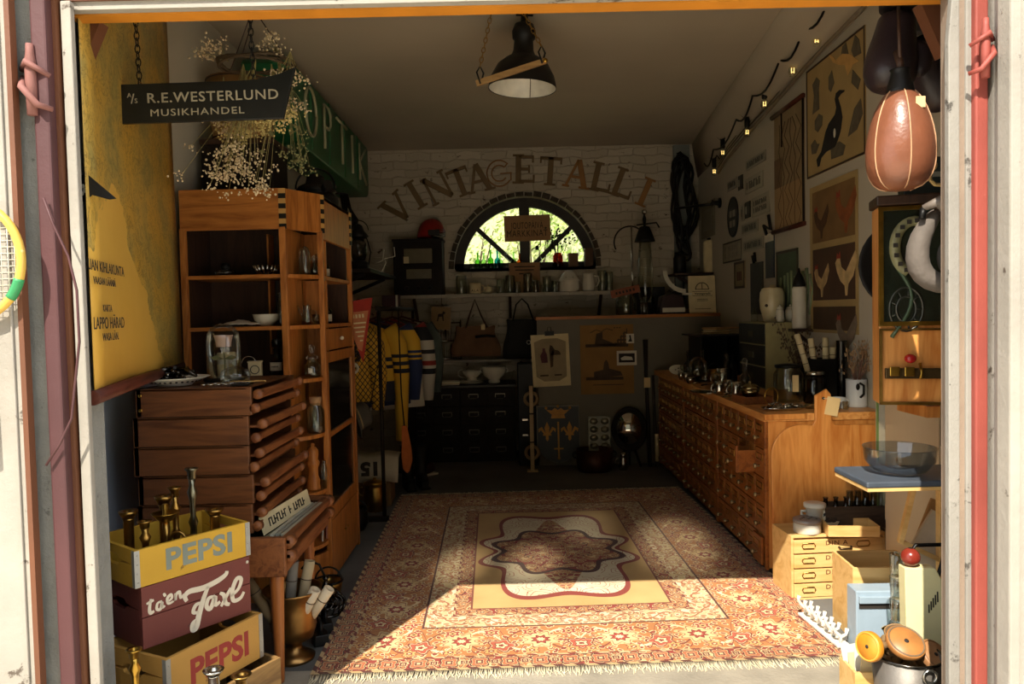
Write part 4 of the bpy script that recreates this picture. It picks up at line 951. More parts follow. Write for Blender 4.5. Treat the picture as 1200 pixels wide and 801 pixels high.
M_wdull = worn('grey_blue_letter', '#7a8278', '#b08c30', .6, .7, 26, .1)
M_wlet = worn('chipped_white_letter', '#d8ccb6', '#7a4034', .5, .7, 22, .1)
M_rlet = worn('red_letter', '#96322a', '#b98a40', .55, .7, 26, .1)
# bottom crates
crate('wooden_crate', 'plain brown wooden crate at the bottom under the stacked drink crates', (-1.10, 2.42, 0), math.radians(60), .44, .3, .245, .014, wood('raw_crate', '#5e4326', '#8b6a3d', 'x', .7))
crate('drink_crate', 'ochre drink crate lettered PEPSI in red under the maroon crate', (-1.128, 2.42, .25), math.radians(64), .42, .32, .165, .014, M_yel2, M_steel, 1,
      lambda mb, l, h: mb.txt('PEPSI', .082, (l * .53, h * .5), 0, .035, 1.0, .0008, 1.02), M_rlet)
rc = crate('drink_crate', 'maroon drink crate with white script lettering between two other crates', (-1.225, 2.475, .425), math.radians(52), .40, .31, .205, .014, M_maro, None, 2)
# hand-painted script, drawn as brush strokes
mb = MB()
def stroke(pts, w):
    P = []
    for i in range(len(pts) - 1):
        p0 = V(pts[max(i - 1, 0)] + (0,)); p1 = V(pts[i] + (0,)); p2 = V(pts[i + 1] + (0,)); p3 = V(pts[min(i + 2, len(pts) - 1)] + (0,))
        for s in range(5):
            t_ = s / 5; P.append(.5 * ((2 * p1) + (p2 - p0) * t_ + (2 * p0 - 5 * p1 + 4 * p2 - p3) * t_ * t_ + (3 * p1 - p0 - 3 * p2 + p3) * t_ ** 3))
    P.append(V(pts[-1] + (0,)))
    vs = []; n = len(P)
    for i in range(n):
        d = (P[min(i + 1, n - 1)] - P[max(i - 1, 0)]); d = d.normalized() if d.length > 1e-9 else V((1, 0, 0)); q = V((-d.y, d.x, 0)) * w / 2 * (.75 + .5 * math.sin(PI * i / n))
        vs += [P[i] + q, P[i] - q]
    k = .40 / 130
    def mp(p, y): return (p.x * k, y, p.y * k)
    m_ = len(vs); fs = []
    for i in range(n - 1):
        a = 2 * i; fs += [(a, a + 1, a + 3, a + 2), (m_ + a + 2, m_ + a + 3, m_ + a + 1, m_ + a), (a, a + 2, m_ + a + 2, m_ + a), (a + 1, m_ + a + 1, m_ + a + 3, a + 3)]
    mb.add([mp(v, -.0012) for v in vs] + [mp(v, .0002) for v in vs], fs)
# x 0..130 along the face, y up (0..66)
stroke([(10, 52), (8, 42), (9, 37), (13, 38)], 3); stroke([(5, 48), (13, 50)], 2.4)
stroke([(22, 46), (17, 45), (16, 39), (20, 38), (22, 45), (22, 39), (25, 40)], 2.6); stroke([(24, 54), (26, 50)], 2.4)
stroke([(28, 43), (33, 46), (32, 50), (28, 47), (29, 41), (35, 42)], 2.6); stroke([(37, 50), (37, 42), (38, 48), (42, 50), (43, 43), (47, 46)], 2.6)
mb.build('lettering', M_wlet, rc); mb = MB()
stroke([(50, 37), (48, 43), (54, 47), (70, 46), (88, 49), (98, 53), (100, 57)], 5)
stroke([(76, 46), (70, 34), (64, 18), (60, 5), (56, 3), (56, 9), (60, 12)], 5.5); stroke([(64, 20), (57, 22), (60, 29), (66, 30)], 3.5)
stroke([(83, 32), (76, 32), (73, 24), (78, 20), (84, 32), (84, 22), (90, 24)], 4.2)
stroke([(90, 34), (95, 30), (97, 20), (102, 17)], 4); stroke([(104, 36), (97, 26), (91, 18)], 3.4)
stroke([(104, 26), (114, 32), (118, 42), (112, 44), (106, 32), (107, 20), (116, 20), (121, 26)], 4.2)
mb.ell((.39, -.001, .185), (.006, .002, .006), 8, 5)
mb.build('lettering', M_wlet, rc)
crate('drink_crate', 'yellow drink crate lettered PEPSI in blue-grey, topmost, full of candlesticks', (-1.235, 2.46, .632), math.radians(52), .42, .31, .125, .014, M_yel, M_steel, 1,
      lambda mb, l, h: mb.txt('PEPSI', .068, (l * .54, h * .56), 0, .035, 1.12, .0008, 1.05), M_wdull)
# brass candlesticks standing in the top crate
def cstick(loc, h, lab, kind=0, m_=None, rot=(0, 0, 0), grp='candlesticks in the yellow crate'):
    t = thing('candlestick', lab, 'candlestick', loc, rot, grp); m_ = m_ or M_brassd
    if kind == 0:    # baluster
        MB().lathe([(.04, 0), (.042, .006), (.03, .014), (.014, .02), (.012, h * .25), (.018, h * .32), (.01, h * .4), (.012, h * .6), (.019, h * .7), (.01, h * .78), (.013, h * .86)], 18).build('stem', m_, t)
        MB().lathe([(.013, h * .86), (.015, h * .87), (.016, h * .95), (.024, h * .985), (.024, h), (.012, h * .995), (.011, h * .9), (0, h * .9)], 18).build('socket', m_, t)
    elif kind == 1:  # column
        MB().lathe([(.045, 0), (.047, .008), (.02, .02), (.017, .03), (.017, h * .84), (.02, h * .87)], 16).build('stem', m_, t)
        MB().lathe([(.018, h * .87), (.03, h * .96), (.032, h), (.014, h * .99), (.013, h * .92), (0, h * .92)], 18).build('socket', m_, t)
    else:            # chamberstick
        MB().lathe([(.03, 0), (.032, .006), (.012, .014), (.008, h * .5), (.012, h * .72)], 16).build('stem', m_, t)
        MB().lathe([(0, h * .72), (.02, h * .74), (.044, h * .86), (.046, h * .87), (.018, h * .8), (.01, h * .8), (.01, h), (0, h)], 20).build('pan', M_brass, t)
        mb = MB(); mb.ring((.04, 0, h * .45), .026, .005, (0, 1, 0), 16, 6); mb.build('handle', m_, t)
    return t
cz = .632 + .011
def incr(u, v, z=cz):  # u along, v into the crate
    a = math.radians(52); return (-1.235 + u * math.cos(a) - v * math.sin(a), 2.46 + u * math.sin(a) + v * math.cos(a), z)
cstick(incr(.34, .24), .30, 'tallest slender candlestick with dull silver stem at the back of the crate', 0, plain('pewter', '#7d7a68', .3, 1, .2))
cstick(incr(.19, .165), .235, 'thick brass candlestick in the middle of the crate', 1)
cstick(incr(.25, .2), .25, 'ringed brass candlestick behind the thick one in the crate', 0)
cstick(incr(.08, .2), .20, 'brass column candlestick at the left of the crate with wide drip pan', 1)
cstick(incr(.075, .075), .185, 'short brass candlestick in the near left corner of the crate', 0)
cstick(incr(.15, .08), .225, 'shiny brass chamberstick with ring handle and wide saucer near the crate front', 2)
cstick(incr(.36, .13), .16, 'small brass candlestick between the tallest one and the crate front', 0)
cstick(incr(.33, .075), .17, 'round-headed brass candlestick at the right end of the crate', 1)
t = thing('brass_dish', 'oval brass dish lying in the right half of the crate', 'dish', incr(.27, .08, cz + .05), (.2, .2, .9), 'candlesticks in the yellow crate'); MB().lathe(hollow([(.02, 0), (.045, .012), (.06, .02)], .003), 20, sx=1.2).build('body', M_brassd, t)
t = thing('candle_snuffer', 'black iron snuffer leaning out of the left end of the crate', 'snuffer', incr(.02, .27, cz), (0, -.6, .3))
MB().tube([(0, 0, .02), (0, 0, .17)], .004, 6).build('handle', M_iron, t); MB().lathe([(.02, .15), (.022, .16), (.012, .2), (0, .205)], 14).build('cup', M_iron, t)
# candlesticks on the ground in front
t0 = cstick(tuple(aty(157, 812, 2.32)), .2, 'bright brass candlestick in front of the crates beside the door post', 0, M_brass, grp='candlesticks in front of the crates'); z = t0.location.z; t0.location.z = .30; 
t0.scale = (1, 1, 1)
t0.location = tuple(aty(157, 760, 2.32) - V((0, 0, .2)))
zst = t0.location.z
t = thing('low_stool', 'low dark wooden stool holding the front candlesticks', 'stool', (-1.03, 2.30, 0))
MB().box(-.14, .22, -.09, .08, zst - .022, zst - .001).build('seat', M_dkwood, t, bevel=.003)
for x in (-.12, .2):
    for y in (-.07, .06): MB().box(x - .014, x + .014, y - .014, y + .014, 0, zst - .022).build('leg', M_dkwood, t)
cstick((tuple(aty(250, 784, 2.32))[0], 2.32, zst), aty(250, 784, 2.32).z - zst, 'silver-topped candlestick in front of the lower drink crate', 1, M_silver, grp='candlesticks in front of the crates')
cstick((tuple(aty(284, 790, 2.37))[0], 2.36, zst), aty(284, 790, 2.36).z - zst, 'brass candlestick at the right corner of the lower drink crate', 1, M_brassd, grp='candlesticks in front of the crates')

# ================================================================ under the table
urn = thing('brass_mortar', 'big footed brass mortar holding wooden rolls under the low table', 'mortar', (-.985, 3.33, 0))
MB().lathe(hollow([(.085, 0), (.09, .015), (.06, .03), (.035, .05), (.035, .075), (.085, .1), (.1, .15), (.095, .22), (.1, .27), (.125, .305), (.13, .315)], .006), 26).build('body', plain('old_bronze', '#8f6c40', .35, 1, .3, 9), urn)
for i, (dx, dy, ax_, ay_, c, h) in enumerate(((.02, -.03, .1, .5, '#c9b79a', .2), (.05, .0, .05, .62, '#cdbb9c', .2), (-.03, .02, .0, .12, '#7d766a', .28), (.01, .04, -.1, .2, '#b09c78', .27), (-.06, -.02, .1, -.5, '#8f7a58', .27))):
    lab = ('front pale paper roll sticking out of the mortar', 'second pale paper roll beside the front one in the mortar', 'grey spiral roll standing in the mortar', 'tan roll at the back of the mortar', 'brown roll leaning left out of the mortar')[i]
    t = thing('paper_roll', lab, 'roll', (-.985 + dx, 3.33 + dy, .15), (ax_, ay_, 0), 'rolls in the brass mortar')
    MB().lathe([(.0, 0), (.024, 0), (.024, h), (.018, h), (.016, h - .003), (0, h - .003)], 14).build('roll', plain('roll%d' % i, c, .7, 0, .1), t)
    MB().ring((0, 0, h * .7), .0245, .002).build('band', M_dkwood, t)
t = thing('ornate_bell_stand', 'ornate openwork grey metal stand on the floor beside the rug', 'metal stand', (-.965, 3.84, 0), sc=1)
MB().lathe([(.0, .10), (.05, .1), (.058, .108), (.035, .13), (.03, .14), (.012, .15), (.01, .17), (.016, .18), (.01, .19), (0, .19)], 24, flute=.05, nf=12).build('cap', M_jet, t)
mb = MB()
for i in range(16):
    a = 2 * PI * i / 16; mb.tube([((.055 + .03 * math.sin(PI * s / 6) + .02 * s / 6) * math.cos(a + .25 * math.sin(s)), (.055 + .03 * math.sin(PI * s / 6) + .02 * s / 6) * math.sin(a + .25 * math.sin(s)), .105 - .1 * s / 6) for s in range(7)], .0045, 5)
mb.ring((0, 0, .008), .078, .008); mb.ring((0, 0, .05), .088, .005); mb.build('openwork', M_jet, t)
mb = MB(); mb.tube([(0, 0, .18), (-.03, 0, .25), (-.08, 0, .27), (-.12, 0, .23)], .006, 7); mb.build('handle', M_iron, t)
t = thing('brass_pot', 'small brass pot with black rim at the cabinet foot', 'pot', (-1.0, 4.04, 0)); MB().lathe(hollow([(.05, 0), (.06, .02), (.07, .07), (.075, .1)], .004), 20).build('body', M_brassd, t); MB().ring((0, 0, .1), .075, .006).build('rim', M_iron, t)
mb = MB(); mb.ring((0, 0, .1), .07, .005, (0, 1, 0), 16, 6, 0, PI); mb.build('handle', M_iron, t)
for i, (x, y) in enumerate(((-.915, 3.5), (-.925, 3.63))):
    t = thing('flat_iron', ('nearer', 'farther')[i] + ' black flat iron on the floor beside the brass mortar', 'flat iron', (x, y, 0), (0, 0, .4), 'flat irons')
    mb = MB(); mb.add([(-.035, -.06, 0), (.035, -.06, 0), (.04, 0, 0), (0, .09, 0), (-.04, 0, 0)] + [(-.03, -.055, .05), (.03, -.055, .05), (.034, 0, .05), (0, .075, .05), (-.034, 0, .05)], [(4, 3, 2, 1, 0), (5, 6, 7, 8, 9)] + [(k, (k + 1) % 5, 5 + (k + 1) % 5, 5 + k) for k in range(5)]); mb.build('sole', M_iron, t, bevel=.004)
    mb = MB(); mb.tube([(0, -.045, .05), (0, -.04, .1), (0, .03, .1), (0, .04, .05)], .009, 8); mb.build('handle', M_iron, t)
# ================================================================ back wall
# gilded letters in an arch
def serif(mb, p, q, w, a=None, b_=None, ser=.022, sw=2.1):
    """one stem from p to q with slab serifs at the chosen ends"""
    p = V((p[0], 0, p[1])); q = V((q[0], 0, q[1])); mb.bar(p, q, w, .016, (0, 1, 0))
    d = (q - p).normalized()
    for e, on in ((p, a), (q, b_)):
        if on: mb.bar(e + V((-w * sw / 2 * 1.0, 0, 0)), e + V((w * sw / 2 * 1.0, 0, 0)), ser, .016, (0, 1, 0))
def letter_mb(ch):
    mb = MB(); H = .29; T = .058; h = H / 2
    if ch == 'V': serif(mb, (-.1, h), (0, -h), T, 1); serif(mb, (.1, h), (.005, -h), T * .55, 1, 0, .022, 2.6)
    elif ch == 'I': serif(mb, (0, -h), (0, h), T, 1, 1)
    elif ch == 'N': serif(mb, (-.1, -h), (-.1, h), T * .5, 1, 1, .022, 2.6); serif(mb, (-.105, h), (.1, -h), T); serif(mb, (.1, -h), (.1, h), T * .5, 0, 1, .022, 2.6)
    elif ch == 'T': serif(mb, (0, -h), (0, h), T, 1, 0); mb.bar((-.115, 0, h - .015), (.115, 0, h - .015), .034, .016, (0, 1, 0)); mb.box(-.118, -.1, -.008, .008, h - .07, h); mb.box(.1, .118, -.008, .008, h - .07, h)
    elif ch == 'A': serif(mb, (-.1, -h), (0, h), T * .5, 1, 0, .022, 2.6); serif(mb, (.1, -h), (.005, h), T, 1); mb.bar((-.06, 0, -.04), (.07, 0, -.04), .028, .016, (0, 1, 0))
    elif ch == 'E': serif(mb, (-.06, -h), (-.06, h), T, 1, 1); [mb.bar((-.06, 0, z), (x, 0, z), .032, .016, (0, 1, 0)) for z, x in ((h - .016, .1), (0, .06), (-h + .016, .11))]; mb.box(.085, .105, -.008, .008, h - .075, h); mb.box(.095, .115, -.008, .008, -h, -h + .085); mb.box(.045, .065, -.008, .008, -.04, .04)
    elif ch == 'L': serif(mb, (-.06, -h), (-.06, h), T, 1, 1); mb.bar((-.06, 0, -h + .016), (.11, 0, -h + .016), .034, .016, (0, 1, 0)); mb.box(.092, .112, -.008, .008, -h, -h + .095)
    elif ch == 'G':
        for r_ in (.138, .085):
            mb.tube([(r_ * .95 * math.cos(a), 0, r_ * math.sin(a)) for a in [.75 + 4.9 * i / 24 for i in range(25)]], .008, 6)
        mb.tube([(.1, 0, .1), (.06, 0, .06)], .008, 6); mb.tube([(.01, 0, -.005), (.135, 0, -.005)], .008, 6); mb.tube([(.125, 0, -.005), (.118, 0, -.085)], .008, 6)
    return mb
M_gilt = worn('dull_gilt', '#7d6440', '#5a4a34', .5, .45, 12, .2, .25); M_gilt2 = worn('bright_gilt', '#a87a48', '#7d5a38', .5, .35, 12, .2, .4)
LT = [('V', 466, 244, -42), ('I', 493, 228, -30), ('N', 517, 220, -27), ('T', 533 + 2, 214, -20), ('A', 558, 208, -12), ('G', 583, 203, -4), ('E', 615, 198, 2), ('T', 646, 200, 5), ('A', 678, 203, 10), ('L', 705, 208, 14), ('L', 732, 215, 22), ('I', 757, 225, 24)]
order = ['first', 'second', 'third', 'fourth', 'fifth', 'sixth', 'seventh', 'eighth', 'ninth', 'tenth', 'eleventh', 'twelfth']
LT[3] = ('T', 539, 213, -20)
xs = [466, 487, 513, 539, 560, 585, 614, 645, 676, 705, 731, 756]
for i, (ch, px, py, rt) in enumerate(LT):
    p = aty(xs[i], py, YB - .012)
    solo(letter_mb(ch), 'wall_letter', M_gilt2 if i in (5, 8, 11) else M_gilt, 'gilded letter %s, %s from the left in the arch of letters over the window' % (ch, order[i]), 'letter', p, (0, math.radians(rt), 0), 'gilded letters on the brick wall', bevel=.002, recalc=False)
# market sign at the window
p = aty(618, 267, YB + .04)
t = thing('market_sign', 'brown cardboard market sign in front of the arched window', 'sign', (p.x, YB + .05, p.z), (0, math.radians(-1), 0))
w_, h_ = 54 * 8.34 / 900, 30 * 8.34 / 900
MB().box(-w_ / 2, w_ / 2, 0, .012, -h_ / 2, h_ / 2).build('board', plain('cardboard', '#a67f55', .8, 0, .1), t)
for bd, z_, f_ in (('JOUTOPÄIVÄ', .03, .35), ('MARKKINAT', -.055, .44)): mb = MB(); mb.txt(bd, .07, (-.003, z_), 0, 0, 1, .001, 1.1, f_); mb.build('lettering', M_ink, t)
for x in (-.15, .13): MB().ell((x, -.001, h_ / 2 - .012), .006, 8, 5).build('nail', M_silver, t)
mb = MB(); mb.tube([(-.15, .005, h_ / 2 - .01), (0, .03, AZ + AR - .12 - p.z), (.13, .005, h_ / 2 - .01)], .002, 5); mb.build('string', M_dkwood, t)
# sill bottles
zs = AZ + .001; ys = YB + .075
struct(MB().box(AX - AR + .02, AX + AR - .02, YB + .0, YB + .155, AZ - .03, AZ), 'trim_20', M_wframe)
M_gg = glass('green_glass', '#8fd66e', .1); M_gg2 = glass('pale_green_glass', '#c6eaba', .08); M_gb = glass('teal_glass', '#58bccc', .1); M_amb = glass('amber_glass', '#d88a38', .1)
for px, h, m_, lab in ((554, .2, M_glass, 'clear bottle at the left end of the window sill'), (560, .17, M_gg, 'bright green bottle second from the left on the window sill'), (567, .17, M_gg2, 'pale green short bottle third from the left on the window sill'),
                       (575, .2, M_gg, 'tall green bottle fourth from the left on the window sill'), (583, .19, M_gb, 'teal bottle in the middle of the row on the window sill'), (586, .17, M_gg2, 'green bottle tucked behind the teal bottle on the sill'),
                       (593, .185, M_glass, 'clear bottle right of the teal bottle on the sill'), (602, .17, M_gg2, 'pale green bottle next to the middle window post'), (609, .15, M_amb, 'small amber bottle against the middle window post')):
    q = aty(px, 312, ys + (.05 if 'behind' in lab else 0))
    vessel('glass_bottle', lab, 'bottle', (q.x, q.y, zs), bottle_pr(.034, h * 1.05, .42, .3), m_, 'bottles on the window sill', n=14)
q = aty(630, 312, ys); t = vessel('soda_siphon', 'clear soda siphon with dark lever on the window sill', 'siphon', (q.x, ys, zs), bottle_pr(.045, .2, .3, .4), M_glass, extra=[('head', [(.016, .195), (.02, .2), (.02, .235), (.01, .245), (0, .245)], M_iron)])
mb = MB(); mb.tube([(-.01, 0, .225), (-.05, 0, .21), (-.06, 0, .19)], .007, 6); mb.tube([(0, 0, .24), (.03, 0, .26)], .006, 6); mb.build('lever', M_iron, t)
q = aty(654, 312, ys); t = vessel('amber_jar', 'square amber glass jar with dark base on the window sill', 'jar', (q.x, ys, zs), hollow([(.055, 0), (.058, .02), (.058, .125), (.04, .15), (.042, .16)], .003), M_amb, n=8)
q0 = V((q.x, ys, zs + .02))
t = thing('leafy_branch', 'dark leafy branch standing in the amber jar at the window', 'branch', q0)
mb = MB(); lf = MB()
for k in range(9):
    e = V((rnd.uniform(-.2, .26), rnd.uniform(-.02, .0), rnd.uniform(.2, .42))); mb.tube([(0, 0, 0), e * .45 + V((0, 0, .08)), e], [.004, .003, .0015], 5)
    for s in range(9):
        c = e * rnd.uniform(.55, 1.05) + V((rnd.uniform(-.02, .02), rnd.uniform(-.02, .01), .04)); u = V((rnd.uniform(-1, 1), rnd.uniform(-.5, .5), rnd.uniform(-1, 1))).normalized() * .032; w2 = u.cross(V((0, 1, 0))).normalized() * .013
        lf.add([c, c + u * .5 + w2, c + u, c + u * .5 - w2], [(0, 1, 2, 3)])
mb.build('stems', M_dkwood, t); lf.build('leaves', plain('dark_leaf', '#1f2a18', .6), t, recalc=False)
for px, lab, w2, h2, c in ((672, 'brown paper box standing right of the amber jar on the sill', .1, .15, '#7a5a40'), (690, 'tall brown box at the right end of the window sill', .085, .2, '#5e4433')):
    q = aty(px, 312, ys); t = thing('paper_box', lab, 'box', (q.x, ys + .03, zs), (0, 0, .1)); MB().box(-w2 / 2, w2 / 2, -.04, .04, 0, h2).build('body', plain('boxc%d' % px, c, .8), t, bevel=.002); MB().box(-w2 / 2 - .002, w2 / 2 + .002, -.042, .042, h2 - .03, h2 + .003).build('lid', plain('boxc%d' % px, c, .8), t)

# long shelf under the window, tiled edge
SZ = 1.70; SYA, SYB = 7.98, YB
def onshelf(px, y=8.1): return (aty(px, 345, y).x, y, SZ + .001)
M_slab = plain('grey_shelf', '#8f8779', .6, 0, .15, 8)
sh = thing('wall_shelf', 'long pale wall shelf with tiled edge under the arched window', 'shelf', (0, 0, 0))
mb = MB(); mb.box(-1.24, 1.15, SYA, SYB, SZ - .03, SZ); mb.build('board', M_slab, sh)
for k in range(9):
    x = -1.24 + .266 * k; mb = MB(); mb.box(x + .003, x + .262, SYA - .008, SYA - .0005, SZ - .034, SZ + .002); mb.build('edge_tile', plain('edge_tile', '#a39a88', .5), sh)
for x in (-1.0, 0, .95):
    mb = MB(); mb.bar((x, YB - .02, SZ - .25), (x, SYA + .04, SZ - .035), .03, .03); mb.build('bracket', M_dkwood, sh)
# dark wireless cabinet and helmet
q = aty(492, 345, 8.1); zt_ = aty(492, 281, 8.0).z
t = thing('radio_cabinet', 'dark old wireless cabinet with two pale windows on the wall shelf', 'radio', (q.x, 8.14, SZ + .001)); hh = zt_ - SZ
MB().box(-.255, .255, -.14, .14, 0, hh).build('body', M_dark, t, bevel=.008)
for z0, z1, x0, x1 in ((hh * .58, hh * .84, -.14, .15), (hh * .3, hh * .47, -.12, .14)):
    mb = MB(); mb.box(x0 - .02, x1 + .02, -.152, -.139, z0 - .02, z1 + .02); f = mb.build('window_frame', M_dark, t, bevel=.004); MB().box(x0, x1, -.156, -.1525, z0, z1).build('pane', plain('radio_cloth', '#6a5f45', .35, 0, .1), f)
mb = MB(); mb.box(-.145, -.09, -.158, -.1565, hh * .58, hh * .7); mb.build('sticker', M_cream, t)
for x in (-.12, 0, .12): mb = MB(); mb.lathe([(.0, 0), (.022, 0), (.018, .02), (0, .021)], 14, (x, -.14, hh * .13), ax=(0, -1, 0)); mb.build('knob', M_black, t)
MB().box(-.265, .265, -.15, .15, hh - .012, hh + .012).build('top', M_dark, t, bevel=.004)
p = aty(505, 281, 8.1)
t = thing('hockey_helmet', 'red ice hockey helmet lying on the dark wireless cabinet', 'helmet', (p.x, 8.12, SZ + hh + .014))
mb = MB(); 
def hel(u, v):
    a = 2 * PI * u; e = PI / 2 * v; r = .135 * math.cos(e) ** .8
    x = r * math.cos(a) * 1.05; y = r * math.sin(a) * .82; z = .07 + .145 * math.sin(e)
    return (x, y, z - (.05 if math.cos(a) < .2 else 0) * (1 - v))
mb.grid(hel, 28, 10); mb.build('shell', plain('red_plastic', '#8c2018', .3, 0, .1), t, solid=.008)
mb = MB()
for k in range(4): mb.tube([(.145 * math.cos(a), .115 * math.sin(a), .03 + .022 * k) for a in [-1.1 + 2.2 * i / 10 for i in range(11)]], .003, 5)
mb.tube([(.147, 0, .02), (.15, 0, .06), (.145, 0, .1)], .003, 5); mb.build('cage', M_silver, t)
mb = MB(); mb.box(-.02, .1, -.118, -.108, .03, .09); mb.build('ear_guard', M_black, t, bevel=.004)
mb = MB(); mb.tube([(.0, -.1, .03), (.08, -.07, .012), (.09, .0, .008), (.08, .07, .012), (0, .1, .03)], .006, 6); mb.build('strap', M_black, t)
# shelf things
def mug(nm, lab, cat, loc, r, h, m_, hr, letters=None, sc=1):
    t = vessel(nm, lab, cat, loc, hollow([(r * .9, 0), (r, .006), (r, h)], .003), m_)
    mb = MB(); mb.ring((r, 0, h * .5), hr, .006, (0, 1, 0), 14, 6, -PI / 2, PI / 2); mb.build('handle', m_, t)
    if letters: mb = MB(); mb.txt(letters, h * .2, (0, h * .32), -r - .001, .01); mb.build('lettering', M_ink, t)
    return t
mug('enamel_mug', 'cream mug with small black lettering at the left of the wall shelf', 'mug', onshelf(557, 8.05), .062, .115, M_cream, .035, 'A.L.A')
t = vessel('sugar_bowl', 'small cream lidded sugar bowl beside the cream mug', 'sugar bowl', onshelf(572), hollow([(.03, 0), (.05, .03), (.045, .06)], .003), M_cream, extra=[('lid', [(.046, .06), (.03, .075), (.008, .08), (.012, .095), (0, .1)], M_cream)])
for i, (px, r, h, y) in enumerate(((541, .06, .2, 8.1), (587, .045, .15, 8.1), (598, .055, .19, 8.15), (606, .04, .12, 8.05), (619, .05, .21, 8.14), (628, .04, .13, 8.05), (641, .045, .17, 8.1), (650, .035, .12, 8.04), (706, .05, .22, 8.12), (714, .045, .2, 8.05))):
    lab = ['glass jar beside the dark wireless cabinet', 'short glass jar right of the sugar bowl', 'wide tall glass jar left of the brown paper notice', 'low tumbler in front of the wide tall glass jar', 'tall glass cylinder in front of the brown paper notice', 'low tumbler under the right edge of the brown notice', 'glass carafe between the brown notice and the white colander', 'small tumbler just left of the white colander', 'tall glass cylinder right of the white jug', 'glass cylinder at the right end of the wall shelf'][i]
    vessel('glass_jar', lab, 'jar', onshelf(px, y), hollow([(r * .95, 0), (r, .008), (r, h * .9), (r * .93, h * .93), (r * .97, h)], .003), M_glass, 'glass jars on the wall shelf')
q = aty(615, 325, 8.2); t = thing('paper_notice', 'brown paper notice leaning below the market sign', 'notice', (q.x, 8.22, SZ + .002), (math.radians(-6), 0, 0)); MB().box(-.165, .165, 0, .004, 0, .33).build('sheet', plain('kraft_paper', '#9c7550', .8), t)
mb = MB()
for z, w2 in ((.28, .22), (.245, .2), (.205, .12)): mb.box(-w2 / 2, w2 / 2, -.001, 0, z, z + .012)
mb.build('printing', M_ink, t)
t = vessel('colander_jar', 'white china colander upside down on a white pot on the shelf', 'colander', onshelf(667, 8.08), [(.105, 0), (.11, .01), (.105, .105), (.108, .11)], M_white, extra=[('cover', [(.115, .111), (.118, .118), (.1, .14), (.07, .19), (.04, .22), (0, .228)], M_white)])
mb = MB()
for (x, z) in ((0, .2), (-.025, .175), (.025, .175), (0, .165), (-.035, .15), (.035, .15), (0, .14)): mb.ell((x, -(.088 - (z - .14) * .6), z), (.006, .006, .006), 8, 5)
mb.build('holes', M_ink, t)
t = vessel('white_jug', 'white china jug with handle right of the colander on the shelf', 'jug', onshelf(690, 8.08), hollow([(.06, 0), (.068, .02), (.066, .08), (.055, .16), (.06, .19)], .004), M_white)
mb = MB(); mb.tube([(.055, 0, .165), (.1, 0, .16), (.11, 0, .11), (.09, 0, .06), (.064, 0, .05)], .008, 7); mb.build('handle', M_white, t)
# lower back: second shelf, rack, bags
t = thing('kitchen_shelf', 'low grey shelf with plates under the tiled wall shelf', 'shelf', (0, 0, 0)); zk = aty(550, 421, 8.1).z
MB().box(-1.05, .2, 8.02, YB, zk - .025, zk).build('board', M_slab, t)
for x in (-.9, .1): mb = MB(); mb.bar((x, YB - .02, zk - .2), (x, 8.06, zk - .03), .025, .025); mb.build('bracket', M_dkwood, t)
rk_ = thing('plate_rack', 'wire plate rack hanging on the back wall left of the tote bag', 'rack', (-.73, 8.1, zk + .002)); mb = MB()
for z in (.01, .2, .39): mb.tube([(-.2, -.05, z), (.2, -.05, z)], .004, 6); mb.tube([(-.2, .06, z), (.2, .06, z)], .004, 6)
for i in range(17):
    x = -.2 + .025 * i; mb.tube([(x, -.05, .01), (x, -.052, .1), (x, .06, .11)], .0025, 4); mb.tube([(x, -.05, .2), (x, -.052, .29), (x, .06, .3)], .0025, 4)
for x in (-.2, .2): mb.tube([(x, .06, 0), (x, .06, .42)], .005, 6); mb.tube([(x, -.05, 0), (x, -.05, .4)], .005, 6)
mb.build('wires', M_silver, rk_)
for lv, z in (('lower', .012), ('upper', .202)):
    for i in range(5):
        t = thing('rack_plate', '%s plate from the left in the %s row of the wire rack' % (order[i], lv), 'plate', (-.86 + .055 * i, 8.105, zk + z + .085), (0, PI / 2, .0), 'plates in the wire rack'); MB().lathe([(.0, 0), (.05, 0), (.08, .006), (.082, .008), (0, .004)], 20).build('body', M_white if (i + (lv == 'upper')) % 2 else M_smoke, t)
p = aty(517, 361, 7.95)
t = thing('dog_card', 'brown card with a small black dog hanging below the wall shelf', 'card', (p.x, 7.95, p.z), (0, math.radians(3), 0)); MB().box(-.1, .1, 0, .004, -.22, .012).build('card', plain('card_brown', '#8f7450', .8), t)
mb = MB(); mb.prism([(-.035, -.1), (-.03, -.06), (.01, -.055), (.02, -.03), (.045, -.04), (.04, -.055), (.025, -.065), (.03, -.13), (.02, -.13), (.01, -.085), (-.02, -.09), (-.03, -.135), (-.042, -.135)], .001, -.001); mb.build('dog', M_ink, t)
mb = MB(); mb.tube([(0, .002, .0), (0, .02, SZ - .035 - p.z)], .003, 5); mb.build('string', M_dkwood, t)
